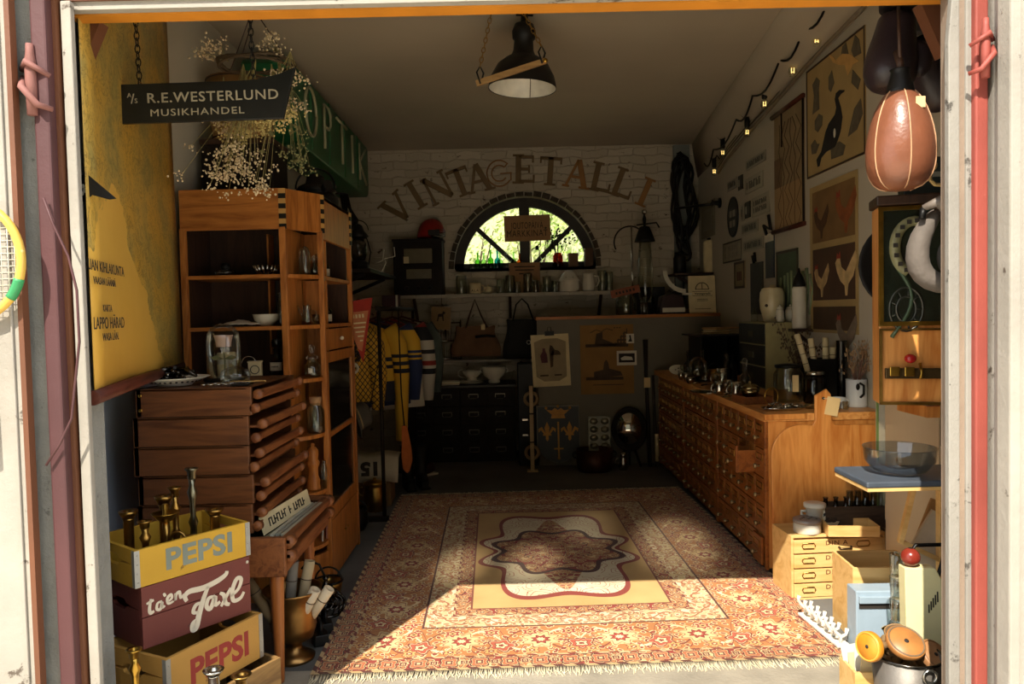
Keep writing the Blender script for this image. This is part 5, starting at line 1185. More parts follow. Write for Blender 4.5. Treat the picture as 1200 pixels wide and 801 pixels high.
def bag(nm, lab, px, py, w, h, mm, hmat, y=7.92, lean=0):
    p = aty(px, py, y); t = thing(nm, lab, 'bag', (p.x, y, p.z))
    mb = MB()
    def f(u, v):
        a = 2 * PI * u; z = h * v; wd = w * (.5 + .04 * math.sin(6 * v) - .08 * v); dp = .055 * (1 - .65 * v) * (1 + .25 * math.sin(5 * a))
        return (wd * math.copysign(abs(math.cos(a)) ** .5, math.cos(a)) + lean * v, dp * math.copysign(abs(math.sin(a)) ** .6, math.sin(a)), z + .012 * math.sin(3 * a) * v)
    mb.grid(f, 32, 10); vs = [f(i / 32, 0) for i in range(32)]; mb.add(vs, [tuple(range(32))]); mb.build('body', mm, t)
    for s in (-1, 1):
        mb = MB(); mb.tube([(-.1 + lean, s * .02, h * .96), (-.06 + lean, s * .02, h * 1.4), (0 + lean, s * .012, SZ - p.z - .06 + .0), (.06 + lean, s * .02, h * 1.4), (.12 + lean, s * .02, h * .96)], .009, 6); mb.build('strap', hmat, t)
    return t
M_tote = plain('brown_canvas', '#6b4c34', .85, 0, .15, 10, .3); M_ltr = plain('brown_strap', '#40281a', .6)
b1 = bag('tote_bag', 'brown tote bag with dark straps hanging under the wall shelf', 558, 417, .5, .3, M_tote, M_ltr)
MB().box(.06, .1, -.04, -.036, .27, .33).build('tag', M_cream, b1); mb = MB(); mb.tube([(.0, -.05, .2), (.12, -.055, .21), (.2, -.04, .2)], .016, 6); mb.build('handle_loop', M_black, b1)
M_navy = plain('black_bag_cloth', '#14130f', .8, 0, .2, 10, .3)
b2 = bag('shoulder_bag', 'black shoulder bag hanging right of the brown tote bag', 613, 420, .40, .4, M_navy, M_black, 7.94)
mb = MB()
for x in (.06, .1, .14): mb.ring((x, -.055, .17), .02, .004, (0, 1, 0), 12, 5)
mb.build('emblem', M_paperw, b2)
# dark bank of drawers with china on it
t = thing('drawer_bank', 'low dark bank of card drawers at the back wall', 'drawer unit', (0, 0, 0)); DX0, DX1, DY, DZ = -1.08, .03, 7.72, .775
MB().box(DX0, DX1, DY + .012, YB - .02, 0, DZ - .02).build('carcass', M_dark, t); MB().box(DX0 - .01, DX1 + .01, DY - .01, YB - .01, DZ - .02, DZ).build('top', plain('grey_top', '#3d3a35', .5), t, bevel=.003)
for r_ in range(4):
    for c in range(4):
        x0 = DX0 + .02 + c * .27; z0 = .03 + r_ * .18
        mb = MB(); mb.box(x0, x0 + .255, DY, DY + .011, z0, z0 + .168); f = mb.build('drawer', M_dark, t, bevel=.003)
        xc_ = x0 + .128; zc_ = z0 + .1
        mb = MB(); mb.box(xc_ - .05, xc_ + .05, DY - .006, DY - .0005, zc_ + .012, zc_ + .018); mb.box(xc_ - .05, xc_ - .044, DY - .006, DY - .0005, zc_ - .02, zc_ + .018); mb.box(xc_ + .044, xc_ + .05, DY - .006, DY - .0005, zc_ - .02, zc_ + .018); mb.tube([(xc_ - .046, DY - .004, zc_ - .02), (xc_ - .03, DY - .018, zc_ - .026), (xc_ + .03, DY - .018, zc_ - .026), (xc_ + .046, DY - .004, zc_ - .02)], .005, 5)
        mb.build('pull', plain('nickel', '#5f5a4e', .3, 1), f)
zd = DZ + .001
def onbank(px, y): return (aty(px, 440, y).x, y, zd)
t = vessel('soup_tureen', 'round white soup tureen on the dark drawer bank', 'tureen', onbank(579, 7.95), hollow([(.06, 0), (.065, .02), (.05, .035), (.11, .08), (.125, .13), (.12, .165), (.128, .17)], .005), M_white, n=26)
for sg in (-1, 1): mb = MB(); mb.ring((sg * .125, 0, .13), .02, .006, (0, 1, 0), 12, 6); mb.build('handle', M_white, t)
for i in range(3):
    t = vessel('dinner_plate', ('lowest', 'middle', 'top')[i] + ' plate of the three stacked under the gravy boat', 'plate', (aty(552, 440, 7.92).x, 7.92, zd + .014 * i), [(.0, .0), (.08, 0), (.13, .012), (.132, .015), (.08, .006), (0, .006)], M_white, 'plates under the gravy boat', n=26)
t = vessel('gravy_boat', 'white gravy boat with loop handle on stacked plates', 'gravy boat', (aty(553, 440, 7.92).x, 7.92, zd + .036), hollow([(.05, 0), (.055, .015), (.045, .025), (.085, .06), (.1, .1)], .004), M_white)
mb = MB(); mb.ring((-.1, 0, .07), .04, .007, (0, 1, 0), 16, 6, PI / 2 - .2, PI * 1.5 + .2); mb.build('handle', M_white, t)
for i in range(3):
    solo(MB().box(-.2, .2, -.12, .1, 0, .012), 'newspaper', M_paperw if i % 2 == 0 else M_cream, ('lowest', 'middle', 'topmost')[i] + ' of the folded papers at the left of the dark drawer bank', 'paper', (aty(515, 455, 7.88).x + .02 * i, 7.88, zd + .013 * i), (0, 0, .1 - .12 * i), 'folded papers on the drawer bank')
p = aty(516, 425, 7.98); t = thing('door_knob', 'round white china knob hanging below the wire rack', 'knob', (p.x, 8.0, p.z)); mb = MB(); mb.lathe([(0, -.03), (.02, -.028), (.038, -.01), (.038, .0), (.02, .012), (.012, .05), (0, .05)], 16, ax=(0, 1, 0)); mb.build('body', M_white, t); MB().ell((0, -.031, 0), .007, 8, 5).build('screw', M_ink, t)
# upright dark trunk
t = thing('travel_chest', 'black trunk with two bright clasps standing beside the grey counter', 'trunk', (.14, 7.58, 0)); MB().box(-.085, .09, -.12, .12, 0, 1.0).build('body', M_black, t, bevel=.01)
for z in (aty(607, 491, 7.5).z, aty(607, 509, 7.5).z): mb = MB(); mb.box(-.05, .01, -.132, -.1205, z - .012, z + .012); mb.build('clasp', M_silver, t, bevel=.004)
# ================================================================ grey counter front with pictures
gc = thing('grey_counter', 'tall grey panelled counter with wooden top edge across the back right', 'counter', (0, 0, 0)); GY = 7.45; GX0, GX1, GZ = .255, 2.035, 1.42
MB().box(GX0, GX1, GY, GY + .05, 0, GZ).build('front_panel', plain('grey_panel', '#6e685a', .7, 0, .08, 4), gc)
MB().box(GX0 + .1, GX0 + .14, GY + .05, YB - .03, 0, GZ).build('end_panel', plain('grey_panel', '#6e685a', .7, 0, .08, 4), gc)
MB().box(GX0 - .01, GX1, GY - .015, GY + .40, GZ, GZ + .03).build('top', M_pinex if False else M_oakx, gc, bevel=.003)
def flat(nm, lab, cat, pxs, y, thick, mm, tilt=0, part='sheet', group=None):
    """flat picture facing the door from four photo corners' extents (x0,y0,x1,y1)"""
    x0, y0, x1, y1 = pxs; a = aty(x0, y1, y); b_ = aty(x1, y0, y); w = b_.x - a.x; h = aty(x0, y0, y).z - a.z
    t = thing(nm, lab, cat, ((a.x + b_.x) / 2, y, a.z + h / 2), (0, math.radians(tilt), 0), group); MB().box(-w / 2, w / 2, 0, thick, -h / 2, h / 2).build(part, mm, t)
    return t, w, h
M_mount = plain('aged_mount', '#8f6a38', .8, 0, .12, 6); M_sep = plain('sepia_print', '#9a8a6a', .8, 0, .15, 8); M_sepd = plain('sepia_dark', '#4a3a2a', .8, 0, .2, 12); M_wine = plain('wine_print', '#5a2f35', .8)
py = GY - .008
t, w, h = flat('fashion_print', 'old paper print of two figures clipped to the grey counter', 'print', (624, 392, 667, 453), py, .004, M_cream, -2)
mb = MB(); mb.prism([(-w * .4, -h * .3), (-w * .2, -h * .4), (w * .2, -h * .4), (w * .4, -h * .32), (w * .42, h * .35), (w * .2, h * .42), (-w * .2, h * .42), (-w * .42, h * .36)], .001, -.001); f = mb.build('picture', M_sep, t)
mb = MB(); mb.prism([(-.09, -.02), (-.03, -.02), (-.035, .06), (-.05, .09), (-.05, .12), (-.075, .12), (-.075, .09), (-.1, .05)], .001, -.002); mb.build('lady', M_wine, f)
mb = MB(); mb.prism([(-.005, -.07), (.02, -.06), (.03, .07), (.045, .1), (.02, .14), (.0, .15), (-.012, .1)], .001, -.002); mb.build('gentleman', M_sepd, f)
mb = MB(); mb.box(-.11, -.03, -.002, -.001, -h * .3, -h * .27); mb.box(.03, .1, -.002, -.001, -h * .3, -h * .27); mb.prism(arc(.05, .05, .05, 0, PI, 8) , .001, -.002); mb.build('printing', M_sepd, f)
mb = MB(); mb.box(-.045, .045, -.012, .006, h / 2 - .012, h / 2 + .03); mb.tube([(-.02, -.012, h / 2 + .03), (-.015, -.02, h / 2 + .07), (.015, -.02, h / 2 + .07), (.02, -.012, h / 2 + .03)], .003, 5); mb.build('clip', M_iron, t)
t, w, h = flat('building_etching', 'brown sheet with two etchings of buildings on the grey counter', 'print', (681, 381, 742, 462), py, .006, M_mount)
mb = MB()
for z0 in (.12, -.2):
    mb.box(-w * .4, w * .4 if z0 > 0 else w * .3, -.001, 0, z0, z0 + .03)
mb.prism([(-.12, .14), (-.1, .25), (-.04, .27), (-.04, .2), (.08, .15), (.08, .13)], .001, -.001); mb.prism([(.06, .14), (.2, .3), (.2, .14)], .001, -.001)
mb.prism([(-.13, -.18), (-.13, -.12), (-.04, -.1), (-.03, -.03), (-.01, .0), (.01, -.03), (.02, -.09), (.13, -.12), (.15, -.16)], .001, -.001); [mb.box(-.11 + .022 * i, -.098 + .022 * i, -.002, 0, -.155, -.135) for i in range(11)]; [mb.box(.07 + .025 * i, .085 + .025 * i, -.0008, 0, .3, .31) for i in range(3)]; mb.tube([(-.16, -.001, .26), (-.1, -.001, .29), (-.05, -.001, .27), (.0, -.001, .3), (.06, -.001, .28)], .003, 4); mb.box(-.14, .16, -.001, 0, -.25, -.243); mb.build('etching', M_sepd, t)
mb = MB(); [mb.box(.085 + .03 * i, .1 + .03 * i, -.0022, -.001, .16 + .035 * j, .178 + .035 * j) for i in range(4) for j in range(i + 1)]; mb.build('windows', M_mount, t)
t, w, h = flat('small_photograph', 'small black and white photograph pinned over the etchings', 'photograph', (723, 411, 746, 428), py - .008, .002, M_paperw, 0); MB().box(-w * .4, w * .4, -.001, 0, -h * .3, h * .32).build('picture', M_ink, t); mb = MB(); mb.prism([(-.06, 0), (-.02, .02), (.05, .01), (.06, -.02), (-.05, -.02)], .001, -.002); mb.build('figures', M_paperw, t)
t, w, h = flat('small_card', 'tiny card with dark figure pinned at the etchings corner', 'card', (734, 391, 743, 402), py - .008, .002, M_paperw, 0); mb = MB(); mb.prism([(-.02, -.03), (.02, -.03), (.01, .0), (.005, .035), (-.01, .03), (-.005, 0)], .001, -.001); mb.build('figure', M_ink, t)
# heraldic shield
p = aty(655, 540, GY - .06); t = thing('heraldic_shield', 'dark blue shield with crown, lilies and sword leaning on the grey counter', 'shield', (p.x, GY - .09, .03), (math.radians(-4), 0, math.radians(0)))
w, h = 51 * 7.36 / 900, 69 * 7.36 / 900
def shp(k, dz=0): return [(-w / 2 * k, h * .5 + h * .5 * k + dz), (w / 2 * k, h * .5 + h * .5 * k + dz), (w / 2 * k, h * .28), (w * .42 * k, h * .17), (w * .25 * k, h * .07), (0, h * .5 - h * .5 * k), (-w * .25 * k, h * .07), (-w * .42 * k, h * .17), (-w / 2 * k, h * .28)]
MB().prism(shp(1), .02).build('rim', plain('dull_silver', '#6d6a5f', .5, .3), t); MB().prism(shp(.955), .02, -.003).build('field', plain('shield_blue', '#22292c', .5, 0, .2, 8), t)
M_gold = plain('gold_paint', '#b07c2a', .5, .2, .15)
mb = MB(); z = h * .78
mb.prism([(-.07, z), (.07, z), (.06, z + .035), (-.06, z + .035)], .003, -.006); mb.prism([(-.06, z + .036), (-.115, z + .085), (-.06, z + .075), (-.03, z + .1), (0, z + .08), (.03, z + .1), (.06, z + .075), (.115, z + .085), (.06, z + .036)], .003, -.006)
for x, zz in ((-.115, .1), (0, .115), (.115, .1)): mb.ell((x, -.005, z + zz), (.014, .004, .014), 8, 5)
mb.build('crown', M_gold, t)
for s in (-1, 1):
    mb = MB(); x = s * w * .26; z = h * .55
    mb.prism([(x, z + .1), (x + .025, z + .04), (x + .012, z - .02), (x + .015, z - .07), (x, z - .09), (x - .015, z - .07), (x - .012, z - .02), (x - .025, z + .04)], .003, -.006)
    for q in (-1, 1): mb.prism([(x + q * .012, z - .015), (x + q * .05, z + .05), (x + q * .085, z + .03), (x + q * .08, z - .005), (x + q * .06, z + .02), (x + q * .02, z - .035)], .003, -.006)
    mb.box(x - .04, x + .04, -.007, -.003, z - .035, z - .02); mb.build('lily', M_gold, t)
mb = MB(); mb.box(-.008, .008, -.006, -.003, h * .12, h * .72); mb.box(-.045, .045, -.006, -.003, h * .25, h * .275); mb.ell((0, -.004, h * .1), (.014, .004, .014), 8, 5); mb.build('sword', M_gold, t)
# rod with rings
p0 = aty(624, 546, GY - .2); t = thing('quoit_post', 'pale segmented wooden rod with two round rings left of the shield', 'wooden rod', (p0.x, GY - .25, 0)); zz = 0
for k in range(3):
    mb = MB(); mb.box(-.018, .018, -.018, .018, .012 + .27 * k, .012 + .27 * k + .255); mb.build('segment', plain('bone_wood', '#b39a72', .6, 0, .1), t, bevel=.004)
MB().box(-.05, .05, -.05, .05, 0, .011).build('foot', plain('bone_wood', '#b39a72', .6, 0, .1), t)
for z in (.17, .68): MB().ring((.0, .04, z), .06, .016, (0, 1, 0)).build('ring', plain('ring_wood', '#8f7450', .6, 0, .1), t)
# muffin tin, copper pan, mirror
t, w, h = flat('muffin_tin', 'metal tray with two columns of round cups standing in the copper pan', 'baking tin', (690, 488, 715, 528), GY - .1, .004, plain('old_tin', '#6f6d60', .4, .8, .2), 1, 'plate'); t.rotation_euler.x = math.radians(-5)
for r_ in range(4):
    for c in range(2):
        mb = MB(); mb.ell(((c - .5) * w * .5, .012, (r_ - 1.5) * h * .24), (w * .21, .03, h * .105), 12, 8); mb.build('cup', plain('old_tin2', '#8f8c78', .35, .8, .2), t)
p = aty(696, 549, GY - .2); t = vessel('copper_pan', 'round dark copper pan on the floor by the shield', 'pan', (p.x, GY - .27, 0), hollow([(.15, 0), (.165, .02), (.175, .2)], .005), plain('dark_copper', '#4a2c22', .4, .7, .3), n=28)
for s in (-1, 1): mb = MB(); mb.ring((s * .175, 0, .15), .03, .007, (0, 1, 0), 12, 6); mb.build('handle', M_iron, t)
p = aty(737, 502, GY - .1); t = thing('oval_mirror', 'oval mirror in dark frame reflecting the doorway beside the copper pan', 'mirror', (p.x, GY - .12, p.z), (math.radians(-5), 0, math.radians(-6)))
mb = MB(); mb.lathe([(0, .0), (.17, .0), (.172, .01), (.165, .022), (.15, .02), (.148, .008), (0, .008)], 32, sx=1, sy=1.25, ax=None); mb.T = MX.Identity(4)
for i, v in enumerate(mb.v): mb.v[i] = V((v.x, -v.z, v.y))
mb.build('frame', M_dark, t)
mb = MB(); mb.lathe([(0, .0101), (.15, .0101), (.15, .011), (0, .0115)], 32, sy=1.25)
for i, v in enumerate(mb.v): mb.v[i] = V((v.x, -v.z, v.y))
mb.build('glass', plain('mirror_glass', '#cfcfc8', .02, 1, 0), t)
mb = MB(); zf = -p.z; mb.tube([(-.05, .02, -.2), (-.1, -.05, zf + .01)], .012, 7); mb.tube([(.05, .02, -.2), (.1, -.05, zf + .01)], .012, 7); mb.tube([(0, .03, -.2), (0, .08, zf + .01)], .01, 7); mb.build('stand', M_dark, t)
t = thing('pewter_jug', 'small pewter jug with white band between pan and mirror', 'jug', (aty(730, 545, GY - .25).x, GY - .28, 0)); MB().lathe(hollow([(.04, 0), (.05, .03), (.035, .09), (.03, .13), (.036, .16)], .003), 16).build('body', M_silver, t); mb = MB(); mb.ring((-.045, 0, .08), .03, .006, (0, 1, 0), 12, 6, PI / 2, PI * 1.5); mb.build('handle', M_silver, t)
# skis / poles
for i, (px, top, lab, c) in enumerate(((757, 398, 'dark wooden paddle with a paper tag leaning on the grey counter', '#221b16'), (766, 440, 'taped hockey stick right of the tagged paddle', '#3a2f26'), (775, 470, 'short brown stick leaning nearest the drawer counter', '#5a3a26'))):
    a = aty(px, top, GY - .05); t = thing('leaning_stick', lab, 'stick', (a.x, GY - .06, 0), group='sticks leaning on the grey counter'); H = a.z
    mb = MB(); mb.tube([(.0, -.1, .0), (0, .03, H * .7), (0, .045, H)], [.02, .016, .026] if i == 0 else [.018, .014, .013], 8); mb.build('shaft', plain('stick%d' % i, c, .6, 0, .2), t)
    if i == 0: MB().box(-.03, .03, -.02, -.017, H * .62, H * .7).build('tag', M_tagm, t)
    if i == 1: MB().lathe([(.019, .05), (.021, .3), (.019, .31)], 10, (0, -.1, 0)).build('tape', M_cream, t)
# things on the counter top
zg = GZ + .0315
def ongrey(px, y): return (aty(px, 372, y).x, y, zg)
vessel('storage_jar', 'wide clear jar under the orange plank sign on the grey counter', 'jar', ongrey(734, 7.6), hollow([(.1, 0), (.105, .01), (.105, .15), (.08, .18), (.083, .19)], .003), M_glass)
p = aty(733, 344, 7.6); t = thing('plank_sign', 'small tilted reddish wooden plank sign above the wide jar', 'sign', (p.x, 7.55, zg + .193), (0, math.radians(-12), .05)); MB().box(-.145, .145, 0, .015, .0, .075).build('plank', plain('red_plank', '#8a4a2c', .6, 0, .15), t)
mb = MB(); [mb.box(-.1 + .035 * i, -.082 + .035 * i, -.001, 0, .025, .05) for i in range(6)]; mb.build('marks', M_ink, t)
vessel('small_bottle', 'small glass bottle with brown label right of the wide jar', 'bottle', ongrey(755, 7.58), bottle_pr(.035, .17, .3, .5), M_glass); 
t = thing('counter_scale', 'dark red shop scale with white fan dial and white plate on the counter', 'scale', ongrey(786, 7.62))
MB().prism([(-.13, 0), (.13, 0), (.1, .17), (.0, .2), (-.1, .17)], .2, -.1).build('body', plain('scale_red', '#2c1516', .35, 0, .2), t, bevel=.008); MB().box(-.1, .12, -.106, -.1005, .015, .06).build('plate', M_paperw, t)
mb = MB(); pts_o = arc(.13, .42, .22, PI, 1.5 * PI, 10); pts_i = arc(.13, .42, .18, PI, 1.5 * PI, 10); mb.prism(pts_o + pts_i[::-1], .01, -.1); mb.build('dial', M_paperw, t); mb = MB(); mb.tube([(.0, -.05, .19), (.06, -.09, .24)], .012, 7); mb.build('arm', M_iron, t); MB().box(.1, .19, -.1, -.08, .18, .2).build('pointer', M_paperw, t)
# coffee mill / lamp
t = thing('counter_lamp', 'tall glass lantern with black cone cap and silver knob on the counter', 'lantern', ongrey(757, 7.8)); zc0 = aty(762, 283, 7.8).z - zg
MB().lathe([(.09, 0), (.095, .02), (.06, .05), (.055, .12)], 20).build('base', M_iron, t); MB().lathe([(.055, .12), (.075, .2), (.08, zc0 * .6), (.06, zc0)], 20).build('chimney', M_glass, t)
MB().lathe([(.105, zc0), (.1, zc0 + .02), (.07, zc0 + .1), (.05, zc0 + .15), (.012, zc0 + .16), (.02, zc0 + .23), (.0, zc0 + .3)], 20).build('cap', M_black, t); MB().ell((0, 0, zc0 + .3), .028, 12, 8).build('knob', M_silver, t)
mb = MB(); mb.tube([(-.08, 0, zc0 + .17), (.12, 0, zc0 + .19), (.15, 0, zc0 + .14)], .009, 6); mb.ring((-.15, 0, zc0 + .0), .16, .008, (0, 1, 0), 18, 6, .9, 3.6); mb.build('bracket', M_iron, t); mb = MB(); mb.tube([(-.14, -.05, .0), (-.14, -.05, zc0 + .15)], .008, 6); mb.build('rod', M_silver, t)
t = thing('dark_box', 'black open crate behind the tall lantern on the counter', 'box', ongrey(765, 7.78)); t.location.y = 8.1
t.location.z = zg; MB().box(-.17, .17, -.1, .1, 0, .28).build('body', M_black, t, bevel=.004); MB().box(-.06, .06, -.104, -.1005, .1, .18).build('panel', M_smoke, t)
# support behind counter for that crate
struct(MB().box(GX0 + .15, GX1, 7.88, YB - .001, GZ - .03, GZ + .03), 'trim_21', M_slab)
t = thing('picture_card', 'framed cream card with a half-round logo standing on the grey counter', 'framed card', ongrey(824, 7.55), (math.radians(-5), 0, math.radians(4))); MB().box(-.135, .135, 0, .02, 0, .37).build('frame', M_cream, t, bevel=.003)
mb = MB(); mb.tube([(x, -.002, z) for x, z in arc(0, .235, .065, 0, PI, 14)], .004, 5); mb.box(-.07, .07, -.003, 0, .232, .238); mb.box(-.003, .003, -.003, 0, .238, .295); mb.box(-.1, .1, -.002, 0, .17, .174); mb.box(-.1, .1, -.002, 0, .212, .216)
mb.txt('Vintagetalli', .02, (0, .193), 0, .01, 1, .002, 1, .16)
for z, w2 in ((.12, .055), (.135, .055), (.04, .08)): mb.box(-w2, w2, -.002, 0, z, z + .004)
mb.build('printing', M_ink, t)
# black coiled rope on the corner pilaster
struct(MB().box(1.78, 1.95, YB - .05, YB - .001, 1.5, ZC - .02), 'trim_22', worn('grey_pilaster', '#7d827c', '#5a5c55', .5, .8, 8, .4))
t = thing('black_harness', 'tangle of black leather harness straps hanging in the right back corner', 'harness', (1.85, YB - .16, 0)); mb = MB()
for k in range(7):
    z1 = 3.05 + .02 * k; z0 = 2.0 + .06 * k; sx_ = .06 + .018 * (k % 4); pts = [(sx_ * math.cos(a) * (1 + .2 * math.sin(2 * a + k)) + .03 * math.sin(4 * a + k), .04 * math.sin(a) + .02 * k - .05, (z0 + z1) / 2 + (z1 - z0) / 2 * math.sin(a)) for a in [2 * PI * i / 30 for i in range(30)]]
    mb.tube(pts, .014, 6, closed=True)
mb.build('straps', M_black, t); mb = MB(); mb.tube([(0, .12, 3.1), (0, -.04, 3.1)], .012, 7); mb.build('hook', M_iron, t)
mb = MB(); mb.tube([(.0, -.02, 2.05), (-.01, .02, 1.6), (.0, .05, 1.5)], .01, 6); mb.build('tail', M_black, t)
t = thing('wall_bracket', 'black iron swing arm bracket fixed to the right wall near the harness', 'bracket', (XR - .001, 7.45, 0)); pz = aty(835, 237, 7.4).z
mb = MB(); mb.tube([(0, 0, pz), (-.36, .35, pz)], .013, 7); mb.build('arm', M_iron, t); mb = MB(); mb.lathe([(.0, 0), (.05, 0), (.05, .015), (.025, .02), (.02, .06), (.035, .08), (0, .09)], 16, (0, 0, pz), ax=(-1, 0, 0)); mb.build('rosette', M_iron, t)
# small corner shelf and canisters
px_ = aty(838, 318, 7.7); t = thing('corner_shelf', 'small dark shelf in the right back corner above the framed card', 'shelf', (0, 0, 0)); z2 = aty(838, 319, 7.75).z
MB().box(1.66, XR - .002, 7.72, 8.1, z2 - .02, z2).build('board', M_dkwood, t)
mb = MB(); mb.bar((XR - .02, 7.9, z2 - .2), (1.72, 7.9, z2 - .025), .03, .03); mb.build('bracket', M_dkwood, t)
t = thing('white_canister', 'tall cream canister with domed lid on the small corner shelf', 'canister', (aty(833, 300, 7.85).x, 7.85, z2 + .001)); MB().lathe([(.075, 0), (.078, .01), (.078, .3), (.07, .32), (.03, .335), (0, .34)], 20).build('body', M_cream, t); MB().lathe([(.03, .335), (.04, .35), (.0, .36)], 16).build('lid', M_iron, t)
t = thing('white_canister', 'narrower cream canister at the right on the small corner shelf', 'canister', (aty(845, 300, 7.9).x, 7.95, z2 + .001)); MB().lathe([(.05, 0), (.052, .01), (.052, .3), (0, .31)], 18).build('body', M_cream, t); MB().ring((0, 0, .3), .052, .005).build('rim', M_cream, t)
t = thing('dark_jar', 'dark jar at the left of the small corner shelf', 'jar', (1.76, 7.95, z2 + .001)); MB().lathe([(.06, 0), (.065, .01), (.065, .16), (.05, .2), (0, .2)], 18).build('body', M_black, t); MB().lathe([(.052, .2), (.052, .22), (0, .225)], 18).build('lid', M_iron, t)

# ================================================================ left rear: clothes and odds
gr = thing('garment_rack', 'dark pipe garment rack holding jerseys behind the tall cabinet', 'clothes rack', (0, 0, 0)); gx = -1.08; ZR = 1.55
for y in (5.55, 7.25):
    mb = MB(); x = gx + (.13 if y < 6 else .16); mb.tube([(x, y, .03), (x, y, ZR)], .014, 8); mb.build('post', M_dark, gr)
    mb = MB(); mb.bar((x - .32, y, .02), (x + .03, y, .02), .04, .036); mb.build('foot', M_dark, gr)
mb = MB(); mb.tube([(gx + .13, 5.5, ZR), (gx + .16, 7.3, ZR)], .018, 8); mb.build('rail', M_dark, gr)
def jersey(lab, px, y, wid, ln, mt, ms, top=ZR - .08, rz=28, sl=.62, cuff=None):
    a = aty(px, 400, y); cx_ = a.x - wid / 2 * math.cos(math.radians(rz)) * .95
    t = thing('jersey', lab, 'jersey', (cx_, y, top), (0, 0, math.radians(rz)), 'jerseys on the garment rack')
    mb = MB()
    def f(u, v):
        a = 2 * PI * u; z = -ln * v; sh = min(1, .35 + v * 5.5); w = wid / 2 * (sh if v < .12 else 1 - .06 * math.sin(PI * v)); dp = (.02 + .05 * min(1, v * 6)) * (1 + .3 * math.sin(4 * a + 3 * v))
        return (w * math.cos(a), dp * math.sin(a), z - .04 * abs(math.cos(a)) * (1 - v))
    mb.grid(f, 36, 18); mb.build('torso', mt, t, recalc=False)
    for s in (-1, 1):
        mb = MB(); mb.tube([(s * wid * .4, 0, -.07), (s * wid * .53, -.02, -.2), (s * wid * .57, -.03, -.42), (s * wid * .55, -.02, -.07 - sl)], [.075, .075, .065, .045], 12); mb.build('sleeve', ms, t)
    mb = MB(); mb.tube([(-wid * .4, 0, -.05), (0, 0, .015), (wid * .4, 0, -.05)], .01, 6); mb.tube([(0, 0, .015), (0, 0, .05), (.02, 0, .085), (.0, 0, .11), (-.02, 0, .095)], .004, 5); mb.build('hanger', M_mahog, t)
    return t
# net-print jersey cloth
m, nt, b = newmat('net_print'); tc = N(nt, 'ShaderNodeTexCoord'); sp = N(nt, 'ShaderNodeSeparateXYZ'); L(nt, tc.outputs['Object'], sp.inputs[0])
def diag(sg): return math_('LESS_THAN', math_('ABSOLUTE', math_('SINE', math_('MULTIPLY', math_('ADD', math_('MULTIPLY', sp.outputs[0], 1.25 * sg), sp.outputs[2]), 62))), .3)
net = math_('MAXIMUM', diag(1), diag(-1)); L(nt, mix_(net, '#c79a2a', '#15171f'), b.inputs['Base Color']); b.inputs['Roughness'].default_value = .8; M_net = m
M_jy = bands('jersey_yellow', 'z', [(-.75, '#141a2c'), (-.5, '#cda22e'), (-.4, '#141a2c'), (-.37, '#cda22e'), (-.34, '#141a2c'), (-.31, '#cda22e'), (-.02, '#141a2c')])
M_js = bands('jersey_sleeve', 'z', [(-.8, '#c99d2c'), (-.44, '#141a2c'), (-.405, '#cda22e'), (-.375, '#141a2c'), (-.345, '#cda22e'), (-.315, '#141a2c'), (-.285, '#cda22e'), (0, '#cda22e')])
M_jn = bands('jersey_navy', 'z', [(-.8, '#1d2c55'), (-.35, '#cda22e'), (-.335, '#1d2c55'), (-.31, '#cda22e'), (-.295, '#1d2c55'), (-.27, '#cda22e'), (-.1, '#1d2c55'), (0, '#7a2a22')])
M_jw = bands('jersey_white', 'z', [(-.85, '#b9b3a6'), (-.5, '#17181c'), (-.45, '#b9b3a6'), (-.42, '#8c2a22'), (-.38, '#b9b3a6'), (-.32, '#17181c'), (-.28, '#b9b3a6'), (-.2, '#17181c'), (-.08, '#8c2a22'), (0, '#8c2a22')])
M_jc = plain('grey_green_cloth', '#48524e', .85, 0, .15, 9, .3)
j1 = jersey('yellow and black net-patterned jersey hanging nearest the tall cabinet', 430, 5.75, .55, .62, M_net, M_net)
for k, (x, z, c) in enumerate(((.1, -.19, M_ink), (.12, -.27, M_ink), (.1, -.36, M_paperw))):
    mb = MB(); mb.ring((x, -.075 - .004 * k, z), .035, .011, (.1, 1, 0), 14, 5); mb.tube([(x - .02, -.08, z - .02), (x + .02, -.08, z + .025)], .008, 5); mb.build('print', c, j1)
jersey('yellow and navy striped jersey with a long hanging sleeve, second on the rack', 458, 6.1, .56, .66, M_jy, M_js, sl=.92)
jersey('navy jersey with yellow bands, third on the rack', 475, 6.4, .56, .72, M_jn, M_jn)
jersey('white, black and red jersey, fourth on the rack', 492, 6.7, .56, .78, M_jw, M_jw, sl=.66)
jersey('grey-green jacket hanging last on the rack', 502, 7.0, .56, .66, M_jc, M_jc)
p = aty(475, 505, 6.0); t = thing('orange_scarf', 'orange pointed scarf end hanging below the yellow jersey sleeve', 'scarf', (p.x, 5.96, p.z)); zb = aty(475, 553, 6.0).z - p.z
mb = MB(); mb.prism([(-.02, .05), (.02, .05), (.05, zb * .4), (.055, zb * .7), (.03, zb * .95), (.012, zb), (-.02, zb * .9), (-.03, zb * .6)], .02, -.01); mb.build('cloth', plain('orange_cloth', '#b8622a', .8, 0, .15, 9), t, bevel=.006); mb = MB(); mb.tube([(0, 0, .04), (-.02, .02, .3), (-.03, .05, ZR - p.z)], .006, 5); mb.build('cord', M_dark, t)
